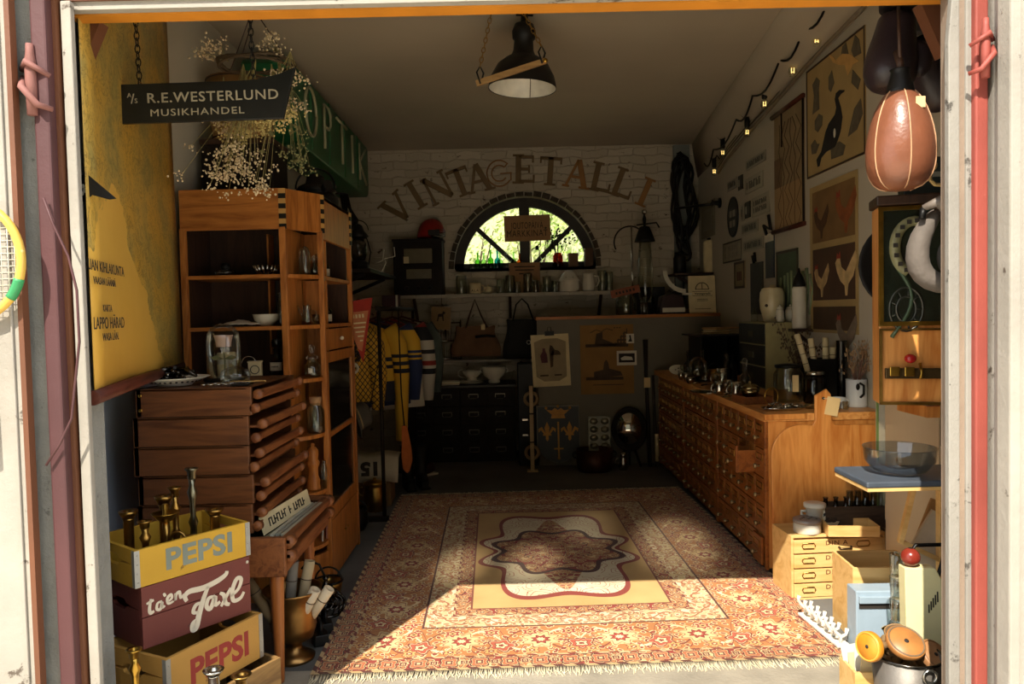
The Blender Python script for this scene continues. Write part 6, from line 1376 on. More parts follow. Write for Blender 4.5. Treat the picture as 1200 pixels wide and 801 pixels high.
# pennant
p = aty(419, 350, 5.25); t = thing('felt_pennant', 'red triangular felt pennant with cream print beside the cabinet', 'pennant', (p.x, 5.25, p.z), (0, math.radians(-4), .1))
mb = MB(); mb.prism([(-.12, -.02), (.1, .0), (-.005, -.44)], .006); mb.build('felt', plain('red_felt', '#9c2f24', .9, 0, .1), t); mb = MB(); mb.prism([(-.1, -.09), (.065, -.085), (-.005, -.36), (-.03, -.34)], .002, -.003); f = mb.build('print', plain('felt_print', '#b8734e', .9), t)
mb = MB(); [mb.box(-.07 + .022 * k, -.056 + .022 * k, -.005, -.003, -.13, -.105) for k in range(5)]; [mb.box(-.06 + .012 * k, .04 - .008 * k, -.005, -.003, -.17 - .03 * k, -.16 - .03 * k) for k in range(5)]; mb.build('marks', M_cream, f)
mb = MB(); mb.tube([(-.01, .003, -.012), (0, .03, .0), (.08, .22, ZR - p.z)], .003, 5); mb.build('cord', M_dark, t)
# gear above the rack
t = thing('wall_rack', 'dark narrow wall shelf with odds and ends behind the cabinet', 'shelf', (0, 0, 0)); zr = aty(425, 316, 6.4).z
MB().box(XL + .001, -1.12, 6.2, 7.6, zr - .03, zr).build('board', M_dark, t)
for y in (6.4, 7.4): mb = MB(); mb.bar((XL + .02, y, zr - .25), (-1.2, y, zr - .035), .03, .03); mb.build('bracket', M_dark, t)
p = aty(421, 315, 6.45); t = thing('storm_lantern', 'dark storm lantern on the narrow wall shelf behind the cabinet', 'lantern', (p.x, 6.45, zr + .001))
MB().lathe([(.08, 0), (.085, .02), (.08, .06), (.05, .08)], 18).build('tank', M_iron, t); MB().lathe([(.05, .08), (.07, .14), (.065, .22), (.045, .26)], 18).build('globe', M_smoke, t); MB().lathe([(.06, .26), (.09, .28), (.05, .33), (.035, .37), (.0, .39)], 18).build('cap', M_iron, t)
mb = MB(); [mb.tube([(s * .08, 0, .04), (s * .1, 0, .15), (s * .06, 0, .3)], .006, 6) for s in (-1, 1)]; mb.ring((0, 0, .33), .085, .004, (0, 1, 0), 16, 5, 0, PI); mb.build('frame', M_iron, t)
p = aty(412, 250, 6.9); t = thing('leather_strap', 'dark leather strap bundle hanging above the storm lantern', 'strap', (p.x, 6.85, 0)); mb = MB(); z0, z1 = aty(412, 290, 6.9).z, aty(412, 228, 6.9).z
[mb.tube([(-.03 * k, .02 * k, z1), (.02 * k, 0, (z0 + z1) / 2), (-.01 * k, .02, z0), (-.05, .02, (z0 + z1) / 2), (-.03 * k, .02 * k, z1)], .012, 6) for k in range(1, 4)]; mb.build('straps', M_dark, t); mb = MB(); mb.tube([(-.03, .02, z1), (XL - p.x, .02, z1 + .04)], .008, 6); mb.build('hook', M_iron, t)
p = aty(440, 305, 6.6); t = thing('wire_hanger', 'bent white wire hanger sticking out over the jerseys', 'hanger', p); mb = MB(); k = 6.6 / 900
mb.tube([((x - 440) * k, .02 * (i % 3), (305 - y) * k) for i, (x, y) in enumerate(((418, 315), (432, 313), (446, 318), (452, 308), (450, 303), (462, 300), (462, 290)))], .005, 6); mb.tube([((x - 440) * k, .02, (305 - y) * k) for x, y in ((440, 308), (448, 305), (450, 292))], .005, 6); mb.tube([(-.12, .02, -.07), (-.14, .05, -.12), (-.15, .08, aty(440, 316, 6.6).z - p.z + .0)], .005, 6); mb.build('wire', M_paperw, t)
t = thing('book_stack', 'dark red and white boxed tin standing above the jersey hangers', 'tin', (aty(458, 345, 7.2).x, 7.35, ZR + .02)); MB().box(-.1, .06, -.06, .06, 0, .12).build('body', plain('tin_red', '#4a1f22', .5), t, bevel=.004); MB().box(.03, .05, -.063, -.0605, .0, .12).build('stripe', M_paperw, t)
# floor group beneath the rack
t = thing('cardboard_box', 'brown cardboard box on the floor under the white numbered cloth', 'box', (-1.14, 6.15, 0), (0, 0, .05)); MB().box(-.17, .16, -.16, .16, 0, .355).build('body', plain('box_card', '#7d5c36', .8, 0, .1), t, bevel=.003)
for s in (-1, 1): mb = MB(); mb.box(-.17, .16, s * .08 - .078, s * .08 + .078, .3555, .359); mb.build('flap', plain('box_card', '#7d5c36', .8, 0, .1), t)
t = thing('numbered_cloth', 'white jersey numbered 15 folded over the cardboard box', 'jersey', (-1.14, 6.15, .361), (0, 0, .05)); mb = MB()
prof = [(-.14, .0), (-.1, .02), (.0, .03), (.12, .03), (.17, .02), (.19, 0)]
mb.grid(lambda u, v: (-.19 + .41 * u + .04 * v * (1 - v), [.16, .05, -.08, -.18, -.192, -.2][min(5, int(round(v * 5)))], [.015, .035, .04, .03, -.07, -.16][min(5, int(round(v * 5)))] + .008 * math.sin(11 * u)), 12, 5); mb.build('cloth', plain('white_cloth', '#b8ae98', .85, 0, .08, 9, .2), t, solid=.004)
mb = MB(); mb.T = MX.Translation((.0, 0, -.11)) @ MX.Rotation(PI, 4, 'Y'); mb.txt('15', .1, (0, -.055), -.205, .05, 1.1, .002); mb.build('number', M_ink, t)
t = vessel('milk_can', 'lidded brass milk can on the floor beside the rug corner', 'can', tuple(atz(440, 597, .0)), [(.085, 0), (.09, .01), (.09, .15), (.08, .18), (.082, .2), (.09, .205)], M_brassd, extra=[('lid', [(.092, .206), (.09, .22), (.05, .232), (.012, .236), (.012, .25), (0, .25)], M_brass)])
mb = MB(); mb.ring((-.09, -.02, .15), .035, .006, (0, 1, .2), 12, 6, PI / 2, PI * 1.5); mb.build('handle', M_brassd, t)
t = vessel('dark_pot', 'dark iron pot between the milk can and the cabinet', 'pot', (-1.11, 5.35, 0), hollow([(.05, 0), (.08, .05), (.075, .12), (.06, .14), (.065, .16)], .004), M_iron); mb = MB(); mb.ring((0, 0, .14), .07, .005, (0, 1, 0), 14, 6, 0, PI); mb.build('handle', M_iron, t)
t = thing('felt_hat', 'grey felt hat hanging at the cabinet edge above the cardboard box', 'hat', tuple(aty(414, 490, 5.5)), (0, math.radians(72), .4)); MB().lathe([(.15, 0), (.152, .006), (.1, .012), (.095, .05), (.09, .1), (.06, .125), (0, .12)], 24).build('felt', plain('grey_felt', '#4a4843', .9), t); MB().lathe([(.097, .014), (.098, .04), (.094, .042)], 24).build('band', plain('tan_band', '#8a7a58', .7), t); mb = MB(); mb.tube([(0, 0, .12), (-.3, .0, .3)], .004, 5); mb.build('cord', M_dark, t)
for i, (x, y) in enumerate(((-.93, 6.66), (-.82, 6.72))):
    t = thing('rubber_boot', ('left', 'right')[i] + ' black rubber boot of the pair under the jerseys', 'boot', (x, y, 0), (0, 0, .3), 'rubber boots')
    mb = MB(); mb.tube([(0, 0, .36), (0, 0, .25), (.0, -.005, .12), (0, -.03, .06), (0, -.12, .045), (0, -.2, .04)], [.062, .06, .05, .055, .05, .03], 14); mb.build('shaft', M_black, t); mb = MB(); mb.box(-.045, .045, -.22, .05, 0, .018); mb.build('sole', M_dark, t, bevel=.008)
t = thing('canvas_shoe', 'dark red shoe with white laces on the floor under the jackets', 'shoe', (aty(498, 530, 7.1).x, 7.1, 0), (0, 0, -.8)); MB().tube([(0, .08, .07), (0, .03, .07), (0, -.06, .05), (0, -.14, .035)], [.045, .05, .045, .025], 12).build('upper', plain('shoe_red', '#3d1c1e', .8), t); MB().box(-.045, .045, -.16, .12, 0, .02).build('sole', M_paperw, t, bevel=.008)
mb = MB(); [mb.tube([(-.03, -.02 - .025 * k, .098 - .012 * k), (.03, -.03 - .025 * k, .098 - .012 * k)], .004, 5) for k in range(4)]; mb.build('laces', M_paperw, t)
# ================================================================ catalogue drawer counter on the right
KX, KY0, KL, KH = 1.40, 4.235, 1.02, .865
M_knob = plain('worn_knob', '#94805c', .2, .5, .2)
M_inner = wood('drawer_side', '#a5672e', '#c98a48', 'x', .5)
for B in range(3):
    y0 = KY0 + B * KL
    lab = ('nearest', 'middle', 'farthest')[B] + ' of three oak card catalogue cabinets under the wooden worktop'
    t = thing('catalogue_cabinet', lab, 'drawer cabinet', (0, 0, 0), group='catalogue cabinets')
    mb = MB(); mb.box(KX + .015, XR - .01, y0, y0 + KL - .001, 0.04, KH); mb.build('carcass', M_pine if B == 0 else M_cab, t)
    mb = MB(); mb.box(KX + .03, XR - .02, y0 + .01, y0 + KL - .01, 0, .04); mb.build('plinth', M_dkwood, t)
    for y in (y0 + .0005, y0 + KL - .0305): mb = MB(); mb.box(KX - .004, KX + .0145, y, y + .029, .03, KH); mb.build('stile', M_cab, t, bevel=.002)
    cw = (KL - .06) / 6; rh = .164
    for r_ in range(5):
        for c in range(6):
            ya = y0 + .03 + c * cw; za = .045 + r_ * rh; out = .11 if (B == 0 and r_ == 3 and c == 1) else (.02 if (B == 0 and r_ == 0 and c == 0) else 0)
            x = KX - out
            mb = MB(); mb.box(x, x + .0145 if not out else x + .014, ya + .003, ya + cw - .003, za + .003, za + rh - .004)
            if out > .05: mb.box(x + .014, KX + .014, ya + .006, ya + .012, za + .006, za + rh - .03); mb.box(x + .014, KX + .014, ya + cw - .012, ya + cw - .006, za + .006, za + rh - .03); mb.box(x + .014, KX + .014, ya + .006, ya + cw - .006, za + .006, za + .012)
            f = mb.build('drawer', M_cab, t, bevel=.002)
            ym = ya + cw / 2; zk_ = za + rh * .36
            MB().lathe([(.008, 0), (.007, .012), (.013, .018), (.016, .026), (.011, .034), (0, .036)], 10, (x, ym, zk_), ax=(-1, 0, 0)).build('knob', M_knob, f)
            mb = MB(); z1 = za + rh * .58; hw = cw * .3
            for a_, b_ in (((-hw, 0), (hw, 0)), ((-hw, .034), (hw, .034)), ((-hw, 0), (-hw, .034)), ((hw, 0), (hw, .034))):
                mb.bar((x - .002, ym + a_[0], z1 + a_[1]), (x - .002, ym + b_[0], z1 + b_[1]), .005, .004, (1, 0, 0))
            mb.build('label_frame', M_brassd, f)
MX0 = KX - .02
wt = thing('worktop', 'long wooden worktop across the row of catalogue cabinets', 'worktop', (0, 0, 0))
mb = MB(); mb.box(MX0, XR - .005, KY0 - .03, 7.42, KH + .002, .91); mb.build('slab', M_pinex, wt, bevel=.003)
mb = MB(); mb.add([(MX0 - .0, KY0 - .032, .875), (1.62, KY0 - .032, .875), (1.62, KY0 - .032, .91), (MX0, KY0 - .032, .91), (MX0, KY0 - .05, .88), (1.6, KY0 - .045, .88), (1.6, KY0 - .045, .909), (MX0, KY0 - .05, .909)], [(0, 1, 2, 3), (7, 6, 5, 4), (0, 4, 5, 1), (3, 2, 6, 7), (0, 3, 7, 4), (1, 5, 6, 2)]); mb.build('splintered_edge', M_pine, wt)
WZ = .9115
def onw(px, y, off=0): return (aty(px, 366, y).x, y, WZ + off)
# bread board
w2 = lambda px, y: aty(px, 580, y).x
t = thing('bread_board', 'big rounded baking board with a tagged handle standing against the catalogue end', 'baking board', (1.695, KY0 - .105, 0.0), (math.radians(-2.2), 0, 0))
bw, bh = .29, .845
mb = MB(); mb.prism([(-bw, .0), (bw, .0), (bw, bh)] + [(.06, bh + .005), (.045, bh + .03), (.043, bh + .17), (.02, bh + .20), (-.043, bh + .165), (-.045, bh + .03), (-.06, bh + .005)] + arc(-bw + .17, bh - .16, .17, PI / 2, PI, 8), .022)
mb.build('board', M_pine, t, bevel=.004); MB().lathe([(.0, 0), (.008, 0), (.008, .002), (0, .002)], 12, (.0, -.001, bh + .15), ax=(0, -1, 0)).build('hole', M_ink, t)
mb = MB(); mb.T = MX.Translation((.05, -.004, bh + .12)) @ MX.Rotation(.22, 4, 'Y'); mb.box(-.036, .036, -.003, 0, -.065, .035); mb.build('tag', M_tagm, t)
mb = MB(); mb.tube([(.0, -.003, bh + .15), (.03, -.006, bh + .145), (.045, -.006, bh + .14)], .0015, 4); mb.build('string', M_paperw, t)

# ---- things on the worktop, near to far
t = vessel('enamel_jug', 'tall white enamel jug with black handle holding dried grass', 'jug', onw(1003, 4.42), hollow([(.056, 0), (.057, .01), (.057, .155), (.059, .16)], .003), plain('enamel_white', '#c8ccd0', .25, 0, .05), n=24)
mb = MB(); mb.tube([(-.005, -.058, .14), (.004, -.085, .13), (.004, -.085, .08), (-.002, -.058, .06)], .007, 7); mb.ell((-.018, -.06, .12), (.012, .003, .02), 8, 5); mb.build('handle', M_black, t)
q = V(onw(1003, 4.42, .02)); t = thing('dried_grass', 'pinkish dried grass and seed heads in the white enamel jug', 'dried grass', q); mb = MB(); sd = MB()
for k in range(46):
    e = V((rnd.gauss(.03, .05), rnd.gauss(0, .04), rnd.uniform(.22, .38))); mb.tube([(0, 0, 0), (e.x * .25, e.y * .25, .14), e], [.0015, .0015, .0006], 3, cap=False)
    for s in range(5): sd.ell(e * rnd.uniform(.75, 1.0) + V((rnd.gauss(0, .008), rnd.gauss(0, .006), 0)), (.003, .003, .009), 5, 3)
mb.build('stems', plain('pinkish_straw', '#8a6656', .8, 0, .2, 30), t, recalc=False); sd.build('seed_heads', plain('straw', '#b08e66', .8, 0, .25, 30), t, recalc=False)
mug('enamel_cup', 'small white enamel cup with black handle beside the tall enamel jug', 'cup', onw(981, 4.38), .044, .06, plain('enamel_white', '#c8ccd0', .25, 0, .05), .018)
for i, (px, y) in enumerate(((977, 4.30), (990, 4.31))):
    vessel('shot_glass', ('left', 'right')[i] + ' little clear glass in front of the small enamel cup', 'glass', onw(px, y), hollow([(.014, 0), (.018, .045)], .002), M_glass, 'little glasses on the worktop', n=12)
t = thing('silver_tray', 'crumpled silver tray full of cutlery at the near edge of the worktop', 'tray', onw(917, 4.36), (0, 0, .1)); MB().lathe(hollow([(.08, 0), (.11, .008), (.12, .016)], .003), 22, sx=1.1, sy=.62).build('body', M_silver, t)
for i in range(11):
    a = rnd.uniform(-.5, .5); s = thing('fork', 'silver fork or spoon, %s from the left in the silver tray' % order[i], 'cutlery', V(onw(917, 4.36, .016)) + V((-.085 + .017 * i, rnd.uniform(-.02, .02), .003 * (i % 4))), (rnd.uniform(-.1, .1), rnd.uniform(-.15, .15), 1.3 + a), 'cutlery in the silver tray')
    MB().tube([(-.07, 0, .003), (0, 0, .005), (.04, 0, .003)], [.004, .0025, .002], 6).build('handle', M_silver, s); MB().ell((.055, 0, .004), (.02, .011, .004), 10, 5).build('bowl', M_silver, s)
for i, (px, y) in enumerate(((948, 4.38), (940, 4.46), (962, 4.33))):
    t = thing('glass_saucer', ('first', 'second', 'third')[i] + ' small cut glass dish counted from the silver tray, beside the board handle', 'dish', onw(px, y), group='cut glass dishes'); MB().lathe(hollow([(.022, 0), (.04, .014), (.045, .018)], .003), 16, flute=.04, nf=8).build('body', M_glass, t)
t = vessel('glass_canister', 'big round glass canister with a cream label on the worktop', 'jar', onw(923, 4.72), hollow([(.078, 0), (.088, .012), (.088, .17), (.07, .2), (.075, .21)], .004), glass('frosted_glass', '#f4f6f2', .04, .12), extra=[('lid', [(.078, .211), (.08, .218), (.08, .228), (.03, .235), (0, .236)], M_iron)], n=26)
mb = MB(); mb.box(-.008, .03, -.093, -.091, .07, .17); mb.build('label', M_tagm, t)
t = thing('wooden_tray', 'small open wooden box with silver bowl on the worktop corner', 'box', onw(880, 4.72), (0, 0, .15))
mb = MB(); mb.box(-.085, .085, -.1, -.088, 0, .045); mb.box(-.085, .085, .088, .1, 0, .045); mb.box(-.085, -.073, -.088, .088, 0, .045); mb.box(.073, .085, -.088, .088, 0, .045); mb.build('sides', M_tray, t); MB().box(-.073, .073, -.088, .088, .0, .008).build('bottom', M_tray, t)
t = vessel('silver_bowl', 'shiny silver bowl with lid in the small open wooden box', 'bowl', (onw(878, 4.72)[0], 4.72, WZ + .009), hollow([(.03, 0), (.035, .02), (.05, .05), (.058, .075)], .003), plain('old_gold_silver', '#a89a72', .2, 1, .2), extra=[('lid', [(.06, .0755), (.055, .09), (.03, .105), (.008, .11), (.011, .122), (0, .126)], plain('old_gold_silver', '#a89a72', .2, 1, .2))])
t = thing('brass_ring_handle', 'thin brass ring standing on the worktop beside the glass canister', 'ring', onw(903, 4.56), (0, 0, .4)); MB().ring((0, 0, .054), .05, .004, (0, 1, 0)).build('ring', M_brass, t); MB().box(-.015, .015, -.01, .01, 0, .004).build('foot', M_brass, t)
t = vessel('dark_preserve_jar', 'dark preserving jar with silver clip lid behind the board handle', 'jar', onw(954, 4.62), hollow([(.06, 0), (.065, .01), (.065, .15), (.05, .17)], .003), M_smoke, extra=[('lid', [(.055, .171), (.058, .176), (.058, .19), (.04, .195), (0, .196)], M_silver)], n=22)
vessel('glass_tube', 'tall clear glass cylinder right of the black box of scrolls', 'glass cylinder', onw(986, 4.6), hollow([(.03, 0), (.031, .01), (.031, .37), (.033, .375)], .003), M_smoke)
t = thing('black_vase_box', 'black square metal box holding paper scrolls on the worktop', 'box', onw(966, 4.76), (0, 0, .1)); mb = MB(); [mb.box(*q) for q in ((-.09, .09, -.07, -.064, 0, .26), (-.09, .09, .064, .07, 0, .26), (-.09, -.084, -.064, .064, 0, .26), (.084, .09, -.064, .064, 0, .26))]; mb.build('sides', M_black, t); MB().box(-.084, .084, -.064, .064, 0, .006).build('bottom', M_black, t)
for i, (dx, lean, h) in enumerate(((-.055, -.28, .42), (-.03, -.14, .38), (.005, .0, .38), (.035, .06, .32), (.06, .12, .3))):
    t = thing('paper_scroll', '%s rolled paper scroll from the left in the black metal box' % order[i], 'scroll', V(onw(966, 4.76, .009)) + V((dx, .01 * (i % 2), 0)), (0, lean, 0), 'paper scrolls in the black box')
    MB().lathe([(0, 0), (.018, 0), (.018, h), (.013, h), (.012, h - .004), (0, h - .004)], 12).build('roll', M_cream, t)
    for z in (.55, .7, .85): MB().ring((0, 0, h * z), .0185, .0018).build('string', M_dkwood, t)
vessel('black_canister', 'tall dark pewter canister right behind the glass cylinder', 'canister', onw(974, 5.0), [(.045, 0), (.047, .01), (.047, .36), (.035, .385), (.012, .39), (.014, .41), (0, .415)], plain('dark_pewter', '#2c2d2e', .3, .6, .2))
t = vessel('dark_vase', 'dark vase with dry twigs left of the black box of scrolls', 'vase', onw(936, 5.05), hollow([(.04, 0), (.06, .06), (.05, .14), (.035, .18), (.045, .2)], .004), M_iron)
q = V(onw(936, 5.05, .02)); t = thing('dried_twigs', 'brown dried twigs and buds in the dark vase', 'dried flowers', q); mb = MB(); sd = MB()
for k in range(22):
    e = V((rnd.gauss(-.02, .07), rnd.gauss(0, .05), rnd.uniform(.3, .5))); mb.tube([(0, 0, 0), (e.x * .2, e.y * .2, .18), e], [.002, .002, .0008], 4, cap=False)
    for s in range(7): sd.ell(e * rnd.uniform(.6, 1.0) + V((rnd.gauss(0, .014), rnd.gauss(0, .01), 0)), (.006, .005, .009), 6, 4)
mb.build('stems', M_dkwood, t, recalc=False); sd.build('buds', plain('brown_bud', '#5b4936', .8, 0, .3, 30), t, recalc=False)
t = thing('file_cabinet', 'dark green-black file boxes in a cream case on the worktop', 'file cabinet', (0, 0, WZ)); fx, fy, fh = 1.80, 5.42, .475
MB().box(fx, XR - .006, fy, fy + .62, 0, fh).build('case', plain('cream_case', '#a39a6c', .6, 0, .1), t, bevel=.004)
for k in range(3):
    mb = MB(); mb.box(fx - .008, fx - .0005, fy + .01, fy + .61, .01 + .155 * k, .155 + .155 * k); f = mb.build('file_front', plain('file_black', '#1a211f', .55, 0, .3, 14), t, bevel=.003); MB().box(fx - .011, fx - .0085, fy + .25, fy + .37, .06 + .155 * k, .1 + .155 * k).build('label', plain('dim_label', '#4a4a3c', .7), f)
zf = WZ + fh + .001
def onf(px, y): return (aty(px, 366, y).x, y, zf)
t = vessel('ceramic_urn', 'cream ceramic barrel with small tap on the file cabinet', 'urn', onf(905, 5.62), [(.055, 0), (.06, .01), (.085, .1), (.09, .16), (.085, .215), (.075, .235), (.078, .24)], plain('cream_ceramic', '#c9bd98', .3, 0, .06), extra=[('lid', [(.074, .241), (.06, .25), (.02, .255), (.016, .268), (0, .27)], M_cream)], n=26)
mb = MB(); mb.tube([(0, -.066, .03), (0, -.1, .03), (.0, -.105, .012)], .008, 7); mb.tube([(0, -.085, .03), (0, -.085, .05)], .005, 6); mb.build('tap', M_iron, t); MB().ell((-.06, -.06, .12), (.015, .01, .012), 8, 5).build('knob', M_dkwood, t)
for i, (px, y, r) in enumerate(((914, 5.5, .028), (926, 5.56, .036))):
    vessel('lidded_jar', ('slimmer', 'rounder')[i] + ' of two small white lidded jars beside the ceramic barrel', 'jar', onf(px, y), [(r * .8, 0), (r, .02), (r, .08), (r * .8, .095)], M_white, 'small white jars', [('lid', [(r * .85, .0955), (r * .6, .108), (.006, .112), (.008, .122), (0, .126)], M_white)])
vessel('small_flask', 'small clear flask at the left edge of the file cabinet', 'flask', onf(884, 5.9), bottle_pr(.025, .1), M_glass)
t = thing('tall_bottle_shelf', 'narrow wooden wall bracket under the stone bottle', 'bracket', (XR - .001, 5.25, 0)); zb_ = aty(944, 385, 5.2).z; MB().box(-.13, 0, -.06, .06, zb_ - .02, zb_).build('board', M_dkwood, t); mb = MB(); mb.bar((-.01, 0, zb_ - .1), (-.1, 0, zb_ - .02), .02, .02); mb.build('arm', M_dkwood, t)
t = vessel('stone_bottle', 'white stone bottle with dark pointed stopper on the right wall', 'bottle', (1.975, 5.25, zb_ + .001), [(.045, 0), (.047, .01), (.047, .27), (.04, .285)], M_white, extra=[('stopper', [(.042, .286), (.045, .3), (.03, .35), (.012, .38), (.006, .41), (0, .415)], M_iron)])
# dark stand with old envelopes
t = thing('dark_shelf_stand', 'black open stand with old envelopes at the far end of the worktop', 'stand', (0, 0, WZ)); ex0, ex1, ey0, ey1, eh = 1.62, 1.98, 6.55, 7.0, .36
for x in (ex0, ex1 - .015): MB().box(x, x + .015, ey0, ey1, 0, eh - .016).build('side', M_black, t)
MB().box(ex0 - .06, ex1 + .01, ey0 - .03, ey1, eh - .015, eh).build('top', M_black, t, bevel=.003); MB().box(ex0 + .016, ex1 - .016, ey1 - .012, ey1, 0, eh - .016).build('back', M_black, t)
for i in range(7):
    solo(MB().box(-.1, .1, -.06, .06, 0, .005), 'old_envelope', (M_tagm, M_cream, M_mount)[i % 3], 'old envelope, %s from the bottom of the pile on the black stand' % order[i], 'envelope', (1.79 + .012 * (i % 3), 6.72, WZ + eh + .001 + .0062 * i), (0, 0, .15 + .11 * i), group='old envelopes')
solo(MB().box(-.13, .13, -.09, .09, 0, .012), 'paper_folder', plain('tan_folder', '#a67e4e', .7), 'tan cardboard folder lying on top of the old envelopes', 'folder', (1.83, 6.7, WZ + eh + .046), (0, math.radians(-6) * 0, .5))
# glass and silver crowd on the dark half of the worktop
t = thing('white_palette', 'white oval dish with dark spots at the far corner of the worktop', 'dish', onw(794, 6.75), (math.radians(50), 0, .2)); MB().lathe([(0, 0), (.08, 0), (.09, .012), (.085, .014), (0, .006)], 22, sx=1, sy=.6).build('body', M_white, t); mb = MB(); [mb.ell((.03 * math.cos(a), .018 * math.sin(a), .009), (.008, .006, .003), 8, 5) for a in (0, 1.5, 3, 4.5)]; mb.build('spots', M_ink, t); t.location.z += .045
t = thing('bell_glass', 'round-topped bell glass on the dark part of the worktop', 'glass bell', onw(817, 6.2)); MB().lathe([(.07, 0), (.07, .12), (.06, .16), (.035, .19), (0, .2)], 22).build('dome', M_glass, t); MB().lathe([(.075, 0), (.078, .006), (.0, .007)], 22).build('base', M_dark, t)
solo(MB().ell((0, 0, .055), (.04, .04, .045), 14, 9), 'silver_ball', M_silver, 'silver ball inside the round-topped bell glass', 'ball', onw(817, 6.2, .0))
crowd = [('decanter', 'glass decanter with stopper nearest the far counter corner', 806, 6.55, .045, .2, M_smoke), ('bottle', 'tall clear bottle behind the bell glass', 822, 6.42, .04, .24, M_glass), ('pot', 'copper coloured pot right of the bell glass', 836, 6.1, .06, .1, M_brassd),
         ('decanter', 'dark cut decanter left of the file cabinet', 850, 5.9, .05, .2, M_smoke), ('bottle', 'black bottle between decanter and file cabinet', 858, 6.05, .035, .22, M_black), ('jug', 'silver coffee jug right of the bell glass base', 846, 5.55, .05, .15, M_silver),
         ('glass', 'stemmed glass before the silver coffee jug', 838, 5.45, .035, .12, M_glass), ('jug', 'small silver creamer near the worktop edge', 842, 5.2, .035, .09, M_silver), ('glass', 'stemmed glass at the edge by the silver creamer', 850, 5.05, .032, .11, M_glass),
         ('bowl', 'cut glass bowl before the file cabinet', 862, 5.3, .06, .08, M_glass), ('decanter', 'clear decanter before the file cabinet', 872, 5.3, .04, .2, M_glass), ('cup', 'silver egg cup at the far worktop edge', 797, 6.35, .025, .06, M_silver), ('cup', 'silver beaker beside the egg cup', 803, 6.2, .025, .07, M_silver), ('bowl', 'small silver bowl left of the bell glass', 808, 6.0, .04, .05, M_silver),
         ('glass', 'stemmed glass left of the small silver bowl', 800, 6.5, .03, .11, M_glass), ('jug', 'silver pot beside the wooden box', 862, 5.0, .04, .1, M_silver)]
for nm, lab, px, y, r, h, m_ in crowd:
    pr = bottle_pr(r, h, .35, .35) if nm in ('decanter', 'bottle') else (hollow([(r * .7, 0), (r, h * .3), (r * .8, h * .7), (r * .85, h)]) if nm in ('jug', 'pot') else (hollow([(r * .8, 0), (r * .85, .004), (r * .15, .01), (r * .15, h * .5), (r, h * .75), (r * .9, h)], .0015) if nm == 'glass' else hollow([(r * .5, 0), (r * .9, h * .5), (r, h)])))
    nmx = {'decanter': 'glass_decanter', 'bottle': 'wine_bottle', 'pot': 'metal_pot', 'jug': 'silver_jug', 'glass': 'stem_glass', 'bowl': 'glass_bowl', 'cup': 'silver_cup'}[nm]
    if m_ is M_silver and nm == 'bowl': nmx = 'silver_dish'
    t = vessel(nmx, lab, nm, onw(px, y), pr, m_)
    if nm == 'decanter': MB().ell((0, 0, h + .018), .02, 10, 7).build('stopper', m_, t)
    if nm == 'jug': mb = MB(); mb.ring((-r * .9, 0, h * .5), h * .28, .004, (0, 1, 0), 12, 5, PI / 2, PI * 1.5); mb.build('handle', m_, t)
    if nm == 'pot': mb = MB(); mb.ring((0, 0, h), r * .8, .004, (0, 1, 0), 14, 5, 0, PI); mb.build('handle', M_iron, t)
for i in range(8):
    s = thing('table_knife', '%s knife from the far end in the row of loose cutlery along the worktop edge' % order[i], 'cutlery', (KX + .09 + .02 * (i % 3), 6.0 - .13 * i, WZ + .001), (0, 0, .6 + .15 * (i % 4)), 'loose cutlery on the worktop'); MB().tube([(-.1, 0, .004), (-.02, 0, .005)], [.006, .005], 7).build('handle', M_dark if i % 2 else M_silver, s); MB().box(-.02, .09, -.008, .008, .003, .006).build('blade', M_silver, s)
t = thing('silver_platter', 'oval silver platter near the middle of the worktop edge', 'platter', onw(845, 5.32, 0), (0, 0, .3)); t.location.x -= .12; MB().lathe(hollow([(.08, 0), (.11, .006), (.115, .01)], .003), 22, sx=.75, sy=1.2).build('body', M_silver, t)

# ================================================================ right wall
def onR(px, py, off=0): return atx(px, py, XR - off)
def wallpic(nm, lab, cat, pxf, pxn, yt, yb, mm, thick=.006, part='sheet', group=None, off=.0):
    """flat thing on the right wall; near edge at photo column pxn between rows yt..yb, far edge at column pxf. Local x runs far->near, z up, -y out of the wall"""
    a = onR(pxn, yt); b_ = onR(pxn, yb); c = onR(pxf, yt); Y0, Y1, z1, z0 = a.y, c.y, a.z, b_.z; w = Y1 - Y0; h = z1 - z0
    t = thing(nm, lab, cat, (XR - .002 - off, (Y0 + Y1) / 2, (z0 + z1) / 2), (0, 0, -PI / 2), group)
    MB().box(-w / 2, w / 2, -thick, 0, -h / 2, h / 2).build(part, mm, t)
    return t, w, h
M_chart = plain('chart_paper', '#a98f5c', .7, 0, .1, 5)
t, w, h = wallpic('bird_chart', 'old school chart of a black cormorant and bird heads on the right wall', 'wall chart', 946, 1015, 29, 180, M_chart)
mb = MB()
for q in ((-w / 2, -w / 2 + .012, -h / 2, h / 2), (w / 2 - .012, w / 2, -h / 2, h / 2), (-w / 2, w / 2, h / 2 - .012, h / 2), (-w / 2, w / 2, -h / 2, -h / 2 + .012)): mb.box(q[0], q[1], -.009, -.006, q[2], q[3])
mb.build('edge', M_dkwood, t)
def P2(pts, w=w, h=h): return [((x - .5) * w, (.5 - y) * h) for x, y in pts]
mb = MB(); y_ = -.0085
mb.prism(P2([(.21, .93), (.19, .86), (.28, .81), (.33, .717), (.36, .66), (.42, .6), (.53, .554), (.555, .503), (.53, .425), (.55, .38), (.61, .372), (.69, .4), (.685, .412), (.63, .413), (.585, .433), (.63, .524), (.655, .613), (.63, .7), (.6, .753), (.53, .83), (.37, .834), (.28, .865), (.245, .93)]), .0024, y_)
mb.build('cormorant', plain('cormorant_ink', '#17161a', .7), t)
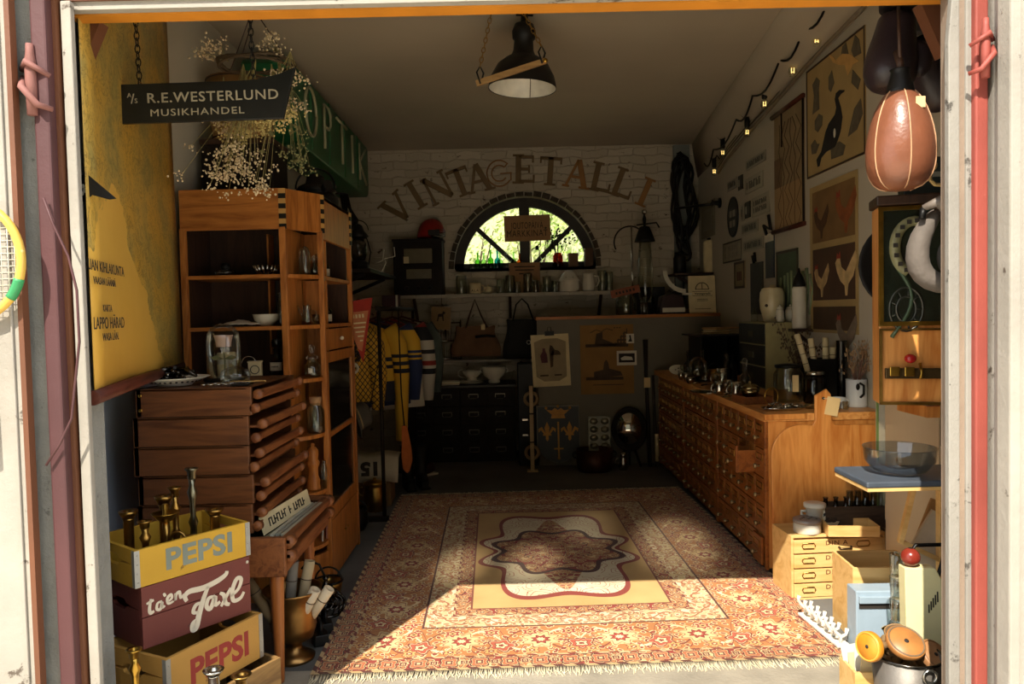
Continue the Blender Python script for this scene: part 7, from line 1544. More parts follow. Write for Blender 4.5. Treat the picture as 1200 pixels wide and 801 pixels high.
mb = MB(); mb.ell((.02, -.009, -.21 * h), (.018, .002, .03), 8, 5); mb.build('white_patch', M_paperw, t)
mb = MB(); mb.prism(P2([(.42, .0), (.5, .05), (.55, .1), (.66, .09), (.78, .14), (.92, .25), (.82, .24), (.74, .3), (.7, .2), (.6, .16), (.5, .1)]), .0022, y_ + .0004); mb.build('gliding_bird', plain('buff_ink', '#c79a58', .7), t)
M_grey = plain('chart_grey', '#5f5644', .8, 0, .2, 20)
for k, sh in enumerate(([(.12, .16), (.2, .12), (.26, .17), (.24, .25), (.25, .42), (.12, .43), (.15, .27)], [(.42, .2), (.48, .16), (.52, .28), (.46, .34), (.42, .3)], [(.66, .03), (.72, -.0 + .02), (.76, .14), (.62, .14)], [(.86, .0 + .02), (.92, .08), (.95, .2), (.84, .19), (.8, .12)], [(.16, .5), (.24, .46), (.31, .5), (.3, .58), (.22, .62), (.16, .58)], [(.08, .7), (.16, .67), (.2, .72), (.25, .73), (.18, .8), (.1, .79)], [(.82, .28), (.94, .4), (.9, .47), (.8, .38)], [(.84, .6), (.94, .55), (.97, .68), (.88, .78), (.74, .8)], [(.45, .82), (.6, .8), (.7, .86), (.66, .93), (.46, .92)])):
    mb = MB(); mb.prism(P2(sh), .002, y_ + .0006); mb.build('bird_head' if k < 8 else 'rock', M_grey, t)
# poultry chart
t, w, h = wallpic('poultry_chart', 'tall chart with three panels of hens and roosters on the right wall', 'wall chart', 950, 1006, 198, 392, M_chart)
ph = h / 2.5
for k, c in enumerate(('#7a5b34', '#4a3122', '#47321f')):
    z1 = h / 2 - .04 - k * ph * .98; zz0 = max(-h / 2 + .02, z1 - ph + .05)
    mb = MB(); mb.box(-w / 2 + .05, w / 2 - .03, -.0085, -.006, zz0, z1); f = mb.build('panel', plain('poultry%d' % k, c, .7, 0, .2, 6), t)
    def PP(pts): return [(-w / 2 + .05 + x * (w - .08), z1 - y * (ph - .05)) for x, y in pts]
    for (ox, s, cc) in ((.0, 1, ('#4d2f1a', '#b99a6a', '#6d5b48')[k]), (.52, 1.25, ('#8a4a22', '#c9ab78', '#7a6a58')[k])):
        if k == 2 and ox == 0: continue
        g = lambda pts: PP([(ox + x * .42 * s, .95 - (1 - y) * .72 * s) for x, y in pts])
        mb = MB(); mb.prism(g([(.1, .3), (.2, .2), (.3, .22), (.36, .4), (.55, .5), (.75, .3), (.95, .1), (1.0, .3), (.85, .6), (.65, .75), (.6, .98), (.52, .98), (.5, .78), (.32, .68), (.18, .5)]), .0018, -.0102); mb.build('bird', plain('fowl%d%d' % (k, int(ox * 10)), cc, .7, 0, .25, 20), f)
        mb = MB(); mb.prism(g([(.14, .22), (.18, .1), (.24, .16), (.3, .08), (.32, .22)]), .0019, -.0103); mb.build('comb', plain('comb_red', '#8f3322', .7), f)
# rolled map with rods
t, w, h = wallpic('school_map', 'faded school map with dark rods hanging between plates and bird chart', 'map', 908, 943, 112, 262, plain('faded_map', '#8f7a58', .75, 0, .18, 5))
mb = MB(); mb.tube([(-w / 2 - .03, -.012, h / 2), (w / 2 + .01, -.012, h / 2)], .018, 8); mb.build('rod', M_mahog, t); mb = MB(); mb.tube([(-w / 2 - .03, -.012, -h / 2), (w / 2 + .01, -.012, -h / 2)], .018, 8); mb.build('rod', M_mahog, t)
mb = MB(); mb.box(-w / 2, w / 2, -.0075, -.006, -h / 2 + .02, -h * .13); mb.build('lower_sheet', plain('map_tan', '#a3845a', .75, 0, .1, 5), t)
mb = MB(); mb.box(-w / 2 + .0, -w / 2 + .16, -.0078, -.006, -h * .13, h * .12); mb.build('brown_patch', plain('map_brown', '#70573c', .75), t)
mb = MB(); [mb.tube([(-w * .3 + .075 * k + .05 * math.sin(3 * s + k), -.007, h * .4 - s * .1) for s in range(9)], .003, 4) for k in range(6)]; mb.build('map_lines', M_sepd, t); mb = MB(); mb.tube([(w / 2, -.012, h / 2), (w / 2, -.014, 0), (w / 2, -.012, -h / 2)], .008, 6); mb.build('cord', M_dark, t); mb = MB(); mb.tube([(-w * .2, -.014, h / 2), (-w * .2, -.014, h * .2)], .006, 5); mb.build('tie', M_dark, t)
# number plates, enamel signs and small frames
M_pl = plain('plate_grey', '#8a8474', .5, .2, .15, 8); M_pld = plain('plate_dark', '#34332e', .5, .2, .2, 8); M_ple = plain('plate_light', '#a49c88', .5, 0, .1, 8)
def platemarks(t, w, h, m_, n=7, bars=1):
    for b_ in range(bars):
        mb = MB()
        for i in range(n):
            x = -w * .4 + w * .8 * i / n; z = h * (.0 if bars == 1 else (.18 - .36 * b_)); hh = h * (.24 if bars == 1 else .12)
            mb.box(x, x + w * .8 / n * .28, -.0075, -.006, z - hh, z + hh)
            if i % 2: mb.box(x, x + w * .8 / n * .7, -.0075, -.006, z + hh * .7, z + hh)
            if i % 3: mb.box(x + w * .8 / n * .5, x + w * .8 / n * .7, -.0075, -.006, z - hh, z + hh * .4)
        mb.build('marks', m_, t)
    mb = MB()
    for q in ((-w / 2, w / 2, h / 2 - .012, h / 2), (-w / 2, w / 2, -h / 2, -h / 2 + .012), (-w / 2, -w / 2 + .012, -h / 2, h / 2), (w / 2 - .012, w / 2, -h / 2, h / 2)): mb.box(q[0], q[1], -.0085, -.0062, q[2], q[3])
    mb.build('rim', M_pld if m_ is not M_pld else M_ple, t)
for (a, b_, yt, yb, base, mk, n, bars, lab) in ((875, 898, 175, 187, M_pl, M_pld, 8, 1, 'topmost narrow metal plate in the cluster of plates on the right wall'), (874, 895, 199, 218, M_ple, M_pld, 6, 1, 'pale framed name plate with bold dark marks below the topmost plate'),
        (853, 864, 207, 219, M_pl, M_pld, 5, 1, 'faint narrow plate at the far left of the plate cluster'), (866, 871, 204, 221, M_pld, M_ple, 1, 1, 'tiny upright dark plate beside the pale framed name plate'), (882, 903, 223, 247, M_ple, M_pld, 7, 2, 'largest plate with dark border nearest the school map'),
        (874, 880, 235, 254, M_pld, M_ple, 1, 1, 'small dark upright plate left of the largest plate'), (869, 873, 239, 258, M_pl, M_pld, 1, 1, 'narrow grey upright plate between the oval plaque and the small dark one'), (870, 889, 256, 270, M_pl, M_pld, 8, 1, 'narrow metal plate under the two small upright plates'),
        (872, 895, 276, 290, M_pl, M_pld, 8, 1, 'lowest long metal plate of the plate cluster'), (848, 870, 279, 304, plain('ple_white', '#9a917c', .6), M_pl, 4, 2, 'pale blank board left of the lowest long plate')):
    t, w, h = wallpic('number_plate', lab, 'plate', a, b_, yt, yb, base, .006, 'plate', 'plates on the right wall'); platemarks(t, w, h, mk, n, bars)
a = onR(866, 227); b_ = onR(866, 276); c = onR(854, 252); t = thing('oval_plaque', 'dark oval enamel plaque with pale lettering on the right wall', 'plaque', (XR - .003, (a.y + c.y) / 2, (a.z + b_.z) / 2), (0, 0, -PI / 2)); rw, rh2 = (c.y - a.y) / 2, (a.z - b_.z) / 2
mb = MB(); mb.prism([(rw * math.cos(q), rh2 * math.sin(q)) for q in [2 * PI * i / 30 for i in range(30)]], .008, -.008); mb.build('plate', plain('plaque_blue', '#262c33', .35), t); mb = MB(); [mb.box(-rw * .6 + .1 * i, -rw * .6 + .07 + .1 * i, -.0095, -.008, z - .03, z + .03) for i in range(5) for z in (.03, -.06) if -rw * .6 + .1 * i < rw * .6]; mb.build('marks', M_ple, t); mb = MB(); mb.tube([(rw * .96 * math.cos(q), -.009, rh2 * .96 * math.sin(q)) for q in [2 * PI * i / 30 for i in range(30)]], .006, 5, closed=True); mb.build('rim', M_pld, t)
t, w, h = wallpic('framed_print', 'small brown framed print with red letters below the plates', 'framed print', 862, 874, 305, 337, plain('dim_paper', '#8f8060', .7), .01, 'picture'); mb = MB(); [mb.box(q[0], q[1], -.014, -.0102, q[2], q[3]) for q in ((-w / 2, w / 2, h / 2 - .02, h / 2), (-w / 2, w / 2, -h / 2, -h / 2 + .02), (-w / 2, -w / 2 + .02, -h / 2, h / 2), (w / 2 - .02, w / 2, -h / 2, h / 2))]; mb.build('frame', M_dkwood, t); mb = MB(); [mb.box(-.07 + .05 * i, -.04 + .05 * i, -.012, -.0102, z, z + .08) for i in range(3) for z in (-.05,)]; mb.build('marks', M_wine, t)
t, w, h = wallpic('dark_plaque', 'dark grey arched plaque with hook below the plates', 'plaque', 881, 895, 306, 368, M_pld, .012, 'plate'); mb = MB(); mb.tube([(-.03, -.02, h / 2 + .0), (0, -.04, h / 2 + .05), (.04, -.03, h / 2 + .01), (.02, -.03, h / 2 + .08)], .012, 6); mb.build('hook', M_iron, t)
t, w, h = wallpic('blue_enamel_sign', 'tall dark blue enamel strip under the school map rod', 'enamel sign', 898, 908, 272, 325, plain('enamel_blue', '#1c2638', .25), .008, 'plate'); mb = MB(); mb.box(-w / 2, w / 2, -.0095, -.008, h * .32, h / 2); mb.build('white_end', M_paperw, t); mb = MB(); mb.tube([(-.06, -.01, h / 2), (0, -.05, h / 2 + .06), (.07, -.02, h / 2 + .02), (.02, -.02, h / 2 + .14)], .014, 6); mb.build('hook', M_iron, t)
t, w, h = wallpic('plant_chart', 'green plant chart on the right wall above the ceramic barrel', 'wall chart', 911, 936, 290, 372, plain('green_chart', '#4c5a44', .7, 0, .25, 4)); mb = MB()
for k in range(9): mb.tube([(-w * .3 + .07 * k, -.008, -h * .45), (-w * .3 + .075 * k + .02 * math.sin(k), -.008, -.05), (-w * .25 + .07 * k, -.008, h * (.1 + .03 * (k % 4)))], [.006, .008, .012], 5)
mb.build('stalks', plain('chart_leaf', '#7d8a66', .7), t); mb = MB(); [mb.box(q[0], q[1], -.01, -.0062, q[2], q[3]) for q in ((-w / 2, w / 2, h / 2 - .02, h / 2), (-w / 2, -w / 2 + .015, -h / 2, h / 2), (w / 2 - .015, w / 2, -h / 2, h / 2))]; mb.build('edge', M_dkwood, t)
t, w, h = wallpic('picture_leaf', 'pale paper sheet hanging in the corner above the small corner shelf', 'print', 822, 838, 232, 275, plain('grey_leaf', '#85806e', .7, 0, .1), .004); mb = MB(); mb.box(-w * .3, w * .3, -.006, -.004, -h * .3, h * .3); mb.build('picture', M_pl, t)
# string of bulbs along the cove
cpts = [aty(x, y, Y) for x, y, Y in ((834, 200, 7.4), (845, 184, 7.1), (873, 150, 6.4), (893, 123, 5.9), (926, 82, 5.3), (955, 46, 4.85), (990, 2, 4.35))]
cpts = [V((min(p.x, XR - .08), p.y, p.z)) for p in cpts]
t = thing('light_string', 'black cable of the bulb string running along the right wall top', 'string lights', (0, 0, 0)); mb = MB()
P_ = []
for i in range(len(cpts) - 1):
    for s in range(6): f = s / 6; P_.append(cpts[i].lerp(cpts[i + 1], f) + V((-.07, 0, .07 - .08 * math.sin(PI * f))))
P_.append(cpts[-1] + V((-.07, 0, .07))); mb.tube(P_, .008, 6); mb.build('cable', M_black, t)
for k in range(4):
    mb = MB(); mb.tube([V((XR - .03 + .005 * k, p.y, p.z + .05 + .035 * k - .02)) for p in cpts], .005, 5); mb.build('wire', plain('old_wire', '#5c5140', .7), t)
mb = MB(); mb.tube([V((XR - .03, p.y, p.z - .02)) for p in cpts], .014, 6); mb.build('conduit', plain('old_conduit', '#7a6d58', .7), t)
M_glow = emit('bulb_filament', '#ffcf7a', 2.2)
for i, (px, py) in enumerate(((837, 201), (847, 179), (876, 155), (896, 122), (929, 83), (957, 47))):
    p = cpts[i] + V((.0, 0, -.02)); p = aty(px, py, cpts[i].y); p.x = min(p.x, XR - .06)
    b_ = thing('light_bulb', '%s bulb in its black socket, counted from the back wall along the string' % order[i], 'light bulb', p, (0, 0, 0), 'bulbs on the string')
    MB().lathe([(.0, -.04), (.02, -.035), (.03, -.01), (.026, .02), (.014, .04)], 14).build('bulb', M_glass, b_)
    mb = MB(); mb.lathe([(.018, .04), (.022, .05), (.022, .11), (.012, .125), (.0, .13)], 12); mb.tube([(0, 0, .12), (.03, 0, .15), (.05, 0, .12)], .006, 5); mb.build('socket', M_black, b_)
    mb = MB(); mb.tube([(-.008, 0, .02), (-.01, 0, -.015), (0, 0, -.005), (.01, 0, -.015), (.008, 0, .02)], .0022, 4); mb.build('filament', M_glow, b_)
    for k in range(4):
        a = k * 1.6; mb = MB(); mb.add([(0, 0, .1), (.03 * math.cos(a), .03 * math.sin(a), .12), (.07 * math.cos(a), .07 * math.sin(a), .15), (.035 * math.cos(a + .4), .035 * math.sin(a + .4), .12)], [(0, 1, 2, 3)]); mb.build('tie', M_black, b_)

# ================================================================ pendant lamp and hanging bar
p = aty(612, 100, 4.55); t = thing('pendant_lamp', 'black enamel factory lamp hanging from the ceiling', 'lamp', (p.x, 4.55, 2.805), (math.radians(0), math.radians(3), 0)); zt2 = ZC - 2.805
mb = MB(); mb.lathe([(.2, 0), (.198, .02), (.185, .07), (.15, .135), (.1, .175), (.072, .19), (.06, .22), (.055, .28), (.066, .29), (.07, .33), (.055, .37), (.03, .375)], 32, caps=False); sh_ = mb.build('shade', M_black, t)
MB().lathe([(.196, .003), (.193, .02), (.18, .068), (.145, .13), (.095, .168), (0, .172)], 32, caps=False).build('inner', plain('lamp_white', '#d6d2c4', .35), sh_, recalc=False)
MB().lathe([(0, .08), (.02, .085), (.03, .105), (.026, .135), (.014, .17)], 14).build('bulb', glass('frosted_bulb', '#e8e4d8', .1, .2), t)
mb = MB(); mb.lathe([(.03, .376), (.022, .385), (.02, zt2 - .01), (.05, zt2), (0, zt2)], 12); mb.tube([(-.05, 0, zt2 - .03), (.05, 0, zt2 - .03)], .006, 6); mb.build('mount', M_iron, t)
mb = MB(); mb.tube([(.04, -.06, .1), (.045, -.08, .02), (.045, -.08, -.07)], .0025, 5); mb.build('pull_cord', M_dkwood, t)
bY = 4.15; a = aty(558, 98, bY); c = aty(640, 71, bY); t = thing('hanging_bar', 'thin wooden bar hung level on two chains before the lamp', 'wooden bar', a); d = c - a
mb = MB(); mb.bar((0, 0, 0), d, .022, .03); mb.build('bar', wood('bar_wood', '#7a5a34', '#a3804e', 'x', .6), t, bevel=.002)
for f, px, py in ((.06, 576, 18), (.94, 612, 18)):
    q = aty(px, py, bY) - a; s = d * f; e = s + (q - s) * ((ZC - a.z - s.z) / max(.01, (q.z - s.z)))
    mb = MB(); mb.tube([s + V((0, -.02, -.01)), s + V((-.018, -.01, .05)), s + V((0, 0, .085)), s + V((.018, .01, .05)), s + V((0, .02, -.01))], .005, 6, closed=True); mb.build('shackle', M_iron, t)
    mb = MB(); chain_mb(mb, s + V((0, 0, .08)), e - V((0, 0, .015)), .035, .0026); mb.build('chain', M_brassd, t)
MB().ell(d * .985, (.016, .018, .016), 10, 7).build('end_knob', M_brass, t)

# ================================================================ right front: gloves, bag, game machine
M_leath = plain('brown_leather', '#7a4a34', .32, 0, .15, 9, .15, 60); M_leathd = plain('dark_leather', '#2f2326', .4, 0, .2, 8, .15, 40)
p = aty(1055, 165, 2.42)
t = thing('speed_bag', 'brown leather punching ball sewn in panels hanging beside the right post', 'punching ball', p)
R0, H0 = .101, .155
def bagp(u, v):
    a = 2 * PI * u; z = -H0 + 2 * H0 * v; k = math.sin(PI * min(1, max(0, v)) ** 1.18 / 1.0) if False else 0
    s = v ** .95; r = R0 * (math.sin(PI * (s ** .82)) ** .72 if 0 < s < 1 else 0) * (1.0 if s < .5 else 1 - .25 * (s - .5)); r += .02 * max(0, (s - .8) / .2) * 0
    return (r * math.cos(a), r * math.sin(a), z)
prof_ = []
for i in range(17):
    v = i / 16; th = PI * v; prof_.append((R0 * math.sin(PI * v ** .78) ** .9 if 0 < i < 16 else .0, -H0 * math.cos(th) * (1.0 if v < .5 else 1.08)))
prof_[-2] = (.032, prof_[-2][1]); prof_[-1] = (0, prof_[-1][1])
MB().lathe(prof_, 32).build('body', M_leath, t)
for k in range(6):
    a = 2 * PI * k / 6 + .35; mb = MB(); mb.tube([((r + .0008) * math.cos(a), (r + .0008) * math.sin(a), z) for r, z in prof_[1:-1]], .0024, 5); mb.build('seam', plain('seam_leather', '#b98e6a', .5), t)
MB().lathe([(.045, .135), (.04, .16), (.028, .2), (.026, .215), (.03, .22), (0, .222)], 18).build('collar', M_black, t); mb = MB(); mb.tube([(0, 0, .22), (.0, 0, .24), (0, .02, .28)], .012, 7); mb.tube([(0, 0, .235), (0, .01, .42)], .006, 6); mb.build('loop', M_ltr, t); mb = MB(); mb.box(.012, .04, -.072, -.07, .085, .118); mb.T = MX.Identity(4); mb.build('label', M_tagm, t)
def glove(lab, loc, rot, sc=1):
    t = thing('boxing_glove', lab, 'boxing glove', loc, rot, 'old boxing gloves', sc)
    mb = MB(); mb.tube([(0, 0, .0), (0, 0, -.06), (0, -.0, -.12), (.0, -.01, -.19), (0, -.02, -.245), (0, -.02, -.275)], [.062, .06, .075, .088, .078, .04], 20); mb.build('hand', M_leathd, t, sub=1)
    mb = MB(); mb.tube([(.06, -.02, -.1), (.092, -.035, -.14), (.088, -.045, -.19), (.065, -.05, -.215)], [.026, .034, .032, .016], 12); mb.build('thumb', M_leathd, t, sub=1)
    mb = MB(); mb.lathe([(.06, .0), (.064, .02), (.062, .1), (.066, .11), (.058, .112), (0, .1)], 18); mb.build('cuff', plain('glove_cuff', '#1c191c', .5), t)
    mb = MB(); mb.tube([(0, 0, .1), (0, .03, .16), (.0, .05, .24)], .005, 5); mb.build('lace', M_dark, t); return t
p = aty(1048, 30, 2.5); glove('larger dark boxing glove hanging above the punching ball', (p.x + .075, 2.62, p.z + .09), (0, math.radians(10), 0), 1.02)
p = aty(1088, 85, 2.75); glove('black boxing glove half behind the post and the punching ball', (p.x, 2.78, p.z + .15), (0, math.radians(-24), .6), 1.05)
# beam overhead from which these hang
struct(MB().box(1.0, 1.5, 2.42, 2.82, 2.72, 2.78), 'beam_3', M_brownp)
struct(MB().box(1.42, 1.5, 2.42, 2.82, 2.78, ZC), 'beam_4', M_brownp)
# wooden coat hook
p = aty(1090, 205, 2.42); t = thing('coat_hook', 'iron coat hook with pale wooden ball beside the punching ball', 'hook', p); MB().ell((.0, 0, .03), (.021, .021, .02), 14, 9).build('ball', M_birch, t); mb = MB(); mb.tube([(0, 0, .012), (.0, 0, -.015), (.015, 0, -.03), (.05, 0, -.032), (.1, -.05, -.03)], .006, 7); mb.build('hook', plain('aged_cream_iron', '#b79a62', .5), t)
mb = MB(); mb.tube([(.04, 0, -.08), (.06, -.02, -.1), (.04, -.03, -.12), (.02, -.01, -.1)], .012, 7, closed=True); mb.tube([(.05, 0, -.035), (.05, -.01, -.08)], .005, 6); mb.build('copper_ring', plain('copper', '#a8654a', .3, .9, .2), t)
# game machine
gY = 3.02; a = aty(1031, 474, gY); c = aty(1104, 246, gY)
GW = .40; GHt = c.z - a.z + .02
t = thing('coin_game', 'old wall coin game with glass front, painted wheel and wooden case', 'game machine', (a.x, gY, a.z), (0, 0, math.radians(-16)))
MB().box(0, GW, .012, .16, 0, GHt).build('case', M_pine, t, bevel=.006)
zg0 = GHt * .40
mb = MB()
for q in ((0, GW, zg0, zg0 + .016), (0, GW, GHt - .02, GHt - .004), (0, .016, zg0, GHt - .004), (.22, .232, zg0, GHt - .004)): mb.box(q[0], q[1], -.006, .011, q[2], q[3])
mb.build('frame', M_brass, t, bevel=.002); MB().box(.016, .22, .004, .0115, zg0 + .016, GHt - .02).build('backboard', plain('game_board', '#232a22', .4, 0, .3, 9), t)
def P3(px, py): q = aty(px, py, gY) - a; return ((q.x) / math.cos(math.radians(16)), q.z)
cx_, cz_ = P3(1066, 290); mb = MB(); mb.tube([(cx_ + .07 * math.cos(q), .0, cz_ + .1 * math.sin(q)) for q in [PI * .3 + 1.1 * PI * i / 16 for i in range(17)]], .022, 6); mb.build('dial', plain('dial_cream', '#807c58', .5, 0, .3, 30), t)
mb = MB(); [mb.box(cx_ + .07 * math.cos(q) - .008, cx_ + .07 * math.cos(q) + .008, -.025, -.018, cz_ + .1 * math.sin(q) - .008, cz_ + .1 * math.sin(q) + .008) for q in [PI * .35 + 1.0 * PI * i / 8 for i in range(9)]]; mb.build('numbers', M_ink, t)
mb = MB(); cx2, cz2 = P3(1058, 362); [mb.tube([(cx2 + rr * math.cos(q) * .7, .002, cz2 + rr * math.sin(q)) for q in [2 * PI * i / 24 for i in range(24)]], .006, 5, closed=True) for rr in (.05, .085)]; [mb.tube([(cx2 + .03 * math.cos(q), .001, cz2 + .045 * math.sin(q)), (cx2 + .055 * math.cos(q), .001, cz2 + .08 * math.sin(q))], .004, 5) for q in [2 * PI * i / 9 for i in range(9)]]; mb.build('wheel', plain('wheel_steel', '#4f4f48', .3, .8), t)
mb = MB(); mb.tube([(cx2 - .03 + .05 * math.sin(i * .4), .003, cz2 + .16 - .03 * i) for i in range(10)], .008, 6); mb.build('ball_track', plain('track_green', '#41543a', .4), t)
MB().box(.017, .219, -.002, .0, zg0 + .017, GHt - .021).build('glass', M_glass, t)
MB().box(-.01, GW + .01, -.01, .17, GHt + .001, GHt + .04).build('top', M_dkwood, t, bevel=.006)
mb = MB()
for q in ((.0, GW, .0, .012), (.0, GW, zg0 - .02, zg0 - .012), (0, .01, 0, zg0 - .012), (GW - .08, GW - .07, 0, zg0 - .012)): mb.box(q[0], q[1], -.003, .0115, q[2], q[3])
mb.build('lower_frame', M_brassd, t)
x1, z1 = P3(1042, 437); x2, z2 = P3(1094, 442); mb = MB(); mb.box(x1 - .02, x2, -.012, .011, z1 - .02, z1 + .02); f = mb.build('coin_plate', plain('bronze_plate', '#4a3a20', .4, .7, .2), t, bevel=.003)
for px in (1045, 1060): x, z = P3(px, 434); mb = MB(); mb.box(x - .018, x + .018, -.03, -.0125, z - .018, z + .018); mb.build('coin_slot', M_brass, f, bevel=.003)
x, z = P3(1061, 419); MB().ell((x, -.02, z), (.022, .02, .018), 14, 9).build('red_button', plain('red_bakelite', '#a31d1d', .25), t, label='round red button'); mb = MB(); x, z = P3(1071, 430); mb.tube([(x, -.015, z + .02), (x + .003, -.03, z - .02), (x - .002, -.03, z - .04)], .006, 6); mb.build('lever', M_brass, t)
mb = MB(); x, z = P3(1095, 470); mb.box(x - .008, x + .008, .0, .01, -.16, 0); mb.build('strap', plain('olive_strap', '#5a4a2c', .7), t)
# support for the machine: cream cabinet behind
t = thing('cream_cupboard', 'cream painted cupboard standing below the coin game', 'cupboard', (0, 0, 0)); MB().box(1.87, 2.03, 3.3, 3.84, 0, 1.085).build('body', plain('cream_paint', '#c4b191', .6, 0, .06, 4), t, bevel=.005); MB().box(1.863, 1.8695, 3.34, 3.8, .05, 1.04).build('door', plain('cream_paint', '#c4b191', .6, 0, .06, 4), t); MB().ell((1.855, 3.4, .7), .014).build('knob', M_brassd, t)
MB().box(1.66, 2.03, 3.06, 3.2995, 1.04, 1.086).build('shelf', M_pine, t)
p = aty(1024, 310, 3.25); t = thing('round_tray', 'round black tray hanging behind the left side of the coin game', 'tray', (p.x + .17, 3.3, p.z), (0, 0, math.radians(-14))); mb = MB(); mb.lathe([(0, 0), (.19, 0), (.2, .012), (.195, .016), (.18, .008), (0, .006)], 30, ax=(0, -1, 0)); mb.build('tray', M_black, t); mb = MB(); mb.ring((0, .0, .215), .015, .004, (0, 1, 0), 12, 5); mb.build('ring', M_iron, t)
p = aty(1062, 240, 3.3); t = thing('dark_case', 'dark green glass bottle crate on top of the coin game', 'case', (p.x, 3.15, a.z + GHt + .042), (0, 0, -.28)); MB().box(-.09, .1, -.05, .06, 0, .16).build('body', plain('bottle_crate', '#20261f', .5), t, bevel=.004); MB().box(-.092, .102, -.053, -.0505, .08, .1).build('band', M_pl, t)
# saddle
p = aty(1084, 290, 2.5); t = thing('grey_saddle', 'grey quilted leather saddle hanging against the coin game', 'saddle', p + V((-.005, -.06, -.02)), (0, 0, -.3), None, .85)
mb = MB(); mb.tube([(.02, 0, .16), (-.03, -.02, .1), (-.065, -.03, .02), (-.06, -.03, -.06), (-.02, -.03, -.11), (.05, -.02, -.125), (.1, 0, -.11)], [.02, .035, .042, .044, .042, .036, .025], 16); mb.build('padding', plain('grey_suede', '#5f564e', .8, 0, .12, 12, .4, 30), t, sub=1)
mb = MB(); mb.tube([(-.045, -.055, .16), (.0, -.07, .18), (.05, -.04, .14), (.08, -.03, .06), (.11, -.03, -.02)], [.012, .022, .024, .022, .018], 10); mb.build('arm_strap', plain('grey_strap', '#6f645a', .5), t); mb = MB(); mb.ell((.06, -.01, -.02), (.055, .04, .075), 14, 9); mb.build('seat', plain('dark_suede', '#3d3833', .8), t, sub=1); mb = MB(); mb.tube([(-.045, -.055, .16), (-.05, -.06, .12)], .012, 7); mb.build('buckle', M_iron, t)
mb = MB(); mb.tube([(.05, .0, .17), (.07, .05, .28)], .006, 6); mb.build('hanger', M_iron, t)

# roll of paper and white panel right of the board
t = thing('paper_tube', 'tall white paper roll with green edge right of the baking board', 'paper roll', (2.0 - .05, 4.1, .05)); 
p = aty(1038, 465, 4.08); t.location = (p.x, 4.08, .0); MB().lathe([(0, 0), (.05, 0), (.05, p.z), (.04, p.z), (.038, p.z - .006), (0, p.z - .006)], 22).build('roll', plain('white_roll', '#cfc8b0', .7), t); mb = MB(); mb.box(-.0525, -.047, -.018, .0, 0, p.z - .01); mb.build('green_edge', plain('green_edge', '#7d9a5c', .7), t, label='green edge strip')

# ================================================================ low right pile in the sun
# plywood drawer chest with stencilled drawers
cy = 3.86; a = aty(928, 706, cy); c = aty(1042, 628, cy); CW = c.x - a.x; CHt = aty(928, 628, cy).z
t = thing('plywood_chest', 'small plywood chest of stencilled drawers beside the rug', 'drawer chest', (a.x, cy, 0), (0, 0, math.radians(4)))
cd0 = .235
for q in ((0, .012, 0, CHt), (CW - .012, CW, 0, CHt)): MB().box(q[0], q[1], .002, cd0, q[2], q[3]).build('side', M_birch, t, bevel=.001)
MB().box(.012, CW - .012, .002, cd0, CHt - .012, CHt).build('top', M_birch, t, bevel=.001); MB().box(.012, CW - .012, cd0 - .01, cd0, .0, CHt - .012).build('back', M_birch, t); MB().box(.012, CW - .012, .004, cd0 - .01, .0, .012).build('bottom', M_birch, t)
dh = (CHt - .03) / 4
for k in range(4):
    z0 = .014 + k * dh; mb = MB(); mb.box(.014, CW - .014, 0, cd0 - .02, z0, z0 + dh - .008); f = mb.build('drawer', M_birch, t, bevel=.002)
    for xc2 in (.09, CW - .12):
        mb = MB(); pts = [(xc2 - .035, z0 + dh * .5), (xc2 - .028, z0 + dh * .32), (xc2 + .028, z0 + dh * .32), (xc2 + .035, z0 + dh * .5), (xc2 + .028, z0 + dh * .68), (xc2 - .028, z0 + dh * .68)]; mb.tube([(x, -.002, z) for x, z in pts], .003, 5, closed=True); mb.build('label_holder', M_brassd, f)
    mb = MB(); mb.tube([(CW * .5 + .0, -.001, z0 + dh * .34), (CW * .5 + .005, -.016, z0 + dh * .26), (CW * .5 + .06, -.016, z0 + dh * .26), (CW * .5 + .065, -.001, z0 + dh * .34)], .006, 6); mb.build('pull', plain('dark_bronze', '#4a3a26', .4, .8), f)
    mb = MB(); mb.txt('DIN A', .022, (CW * .5 - .01, z0 + dh * .66), -.0005, .01, 1.2, .0008, 1.2); mb.build('lettering', plain('stencil_brown', '#6a3f22', .8), f)
zc_ = CHt + .001
def onc(px, y): q = aty(px, 640, y); return (q.x, y, zc_)
t = thing('round_tin', 'flat round white tin with dark print on the chest left corner', 'tin', onc(946, 3.93)); MB().lathe([(.066, 0), (.068, .003), (.068, .05)], 26).build('body', M_paperw, t); MB().lathe([(.07, .0505), (.07, .068), (.066, .07), (0, .07)], 26).build('lid', plain('tin_lid', '#8f8a88', .4, .3, .2, 20), t); mb = MB(); [mb.ell((-.04 + .014 * i, .015 * (i % 3) - .015, .0705), (.006, .008, .001), 6, 4) for i in range(7)]; mb.build('print', M_ink, t)
t = thing('shallow_tray', 'loose shallow wooden drawer lying on the plywood chest', 'drawer', onc(992, 3.93), (0, 0, math.radians(-6))); t.location.y = 3.9
for q in ((-.125, .125, -.08, -.07), (-.125, .125, .07, .08), (-.125, -.115, -.07, .07), (.115, .125, -.07, .07)): MB().box(q[0], q[1], q[2], q[3], 0, .055).build('side_wall', M_birch, t, bevel=.001)
MB().box(-.115, .115, -.07, .07, .003, .008).build('bottom', plain('pale_bottom', '#d6cdb4', .6), t)
bx = thing('bottle_crate', 'dark wooden box of bottles and tumblers on the back of the plywood chest', 'crate', (1.83, 4.055, zc_)); bz0 = zc_; bz1 = aty(1000, 596, 4.0).z
bhh = bz1 - bz0 + .02
M_bxd = wood('box_dark', '#2b2019', '#463629', 'x', .6)
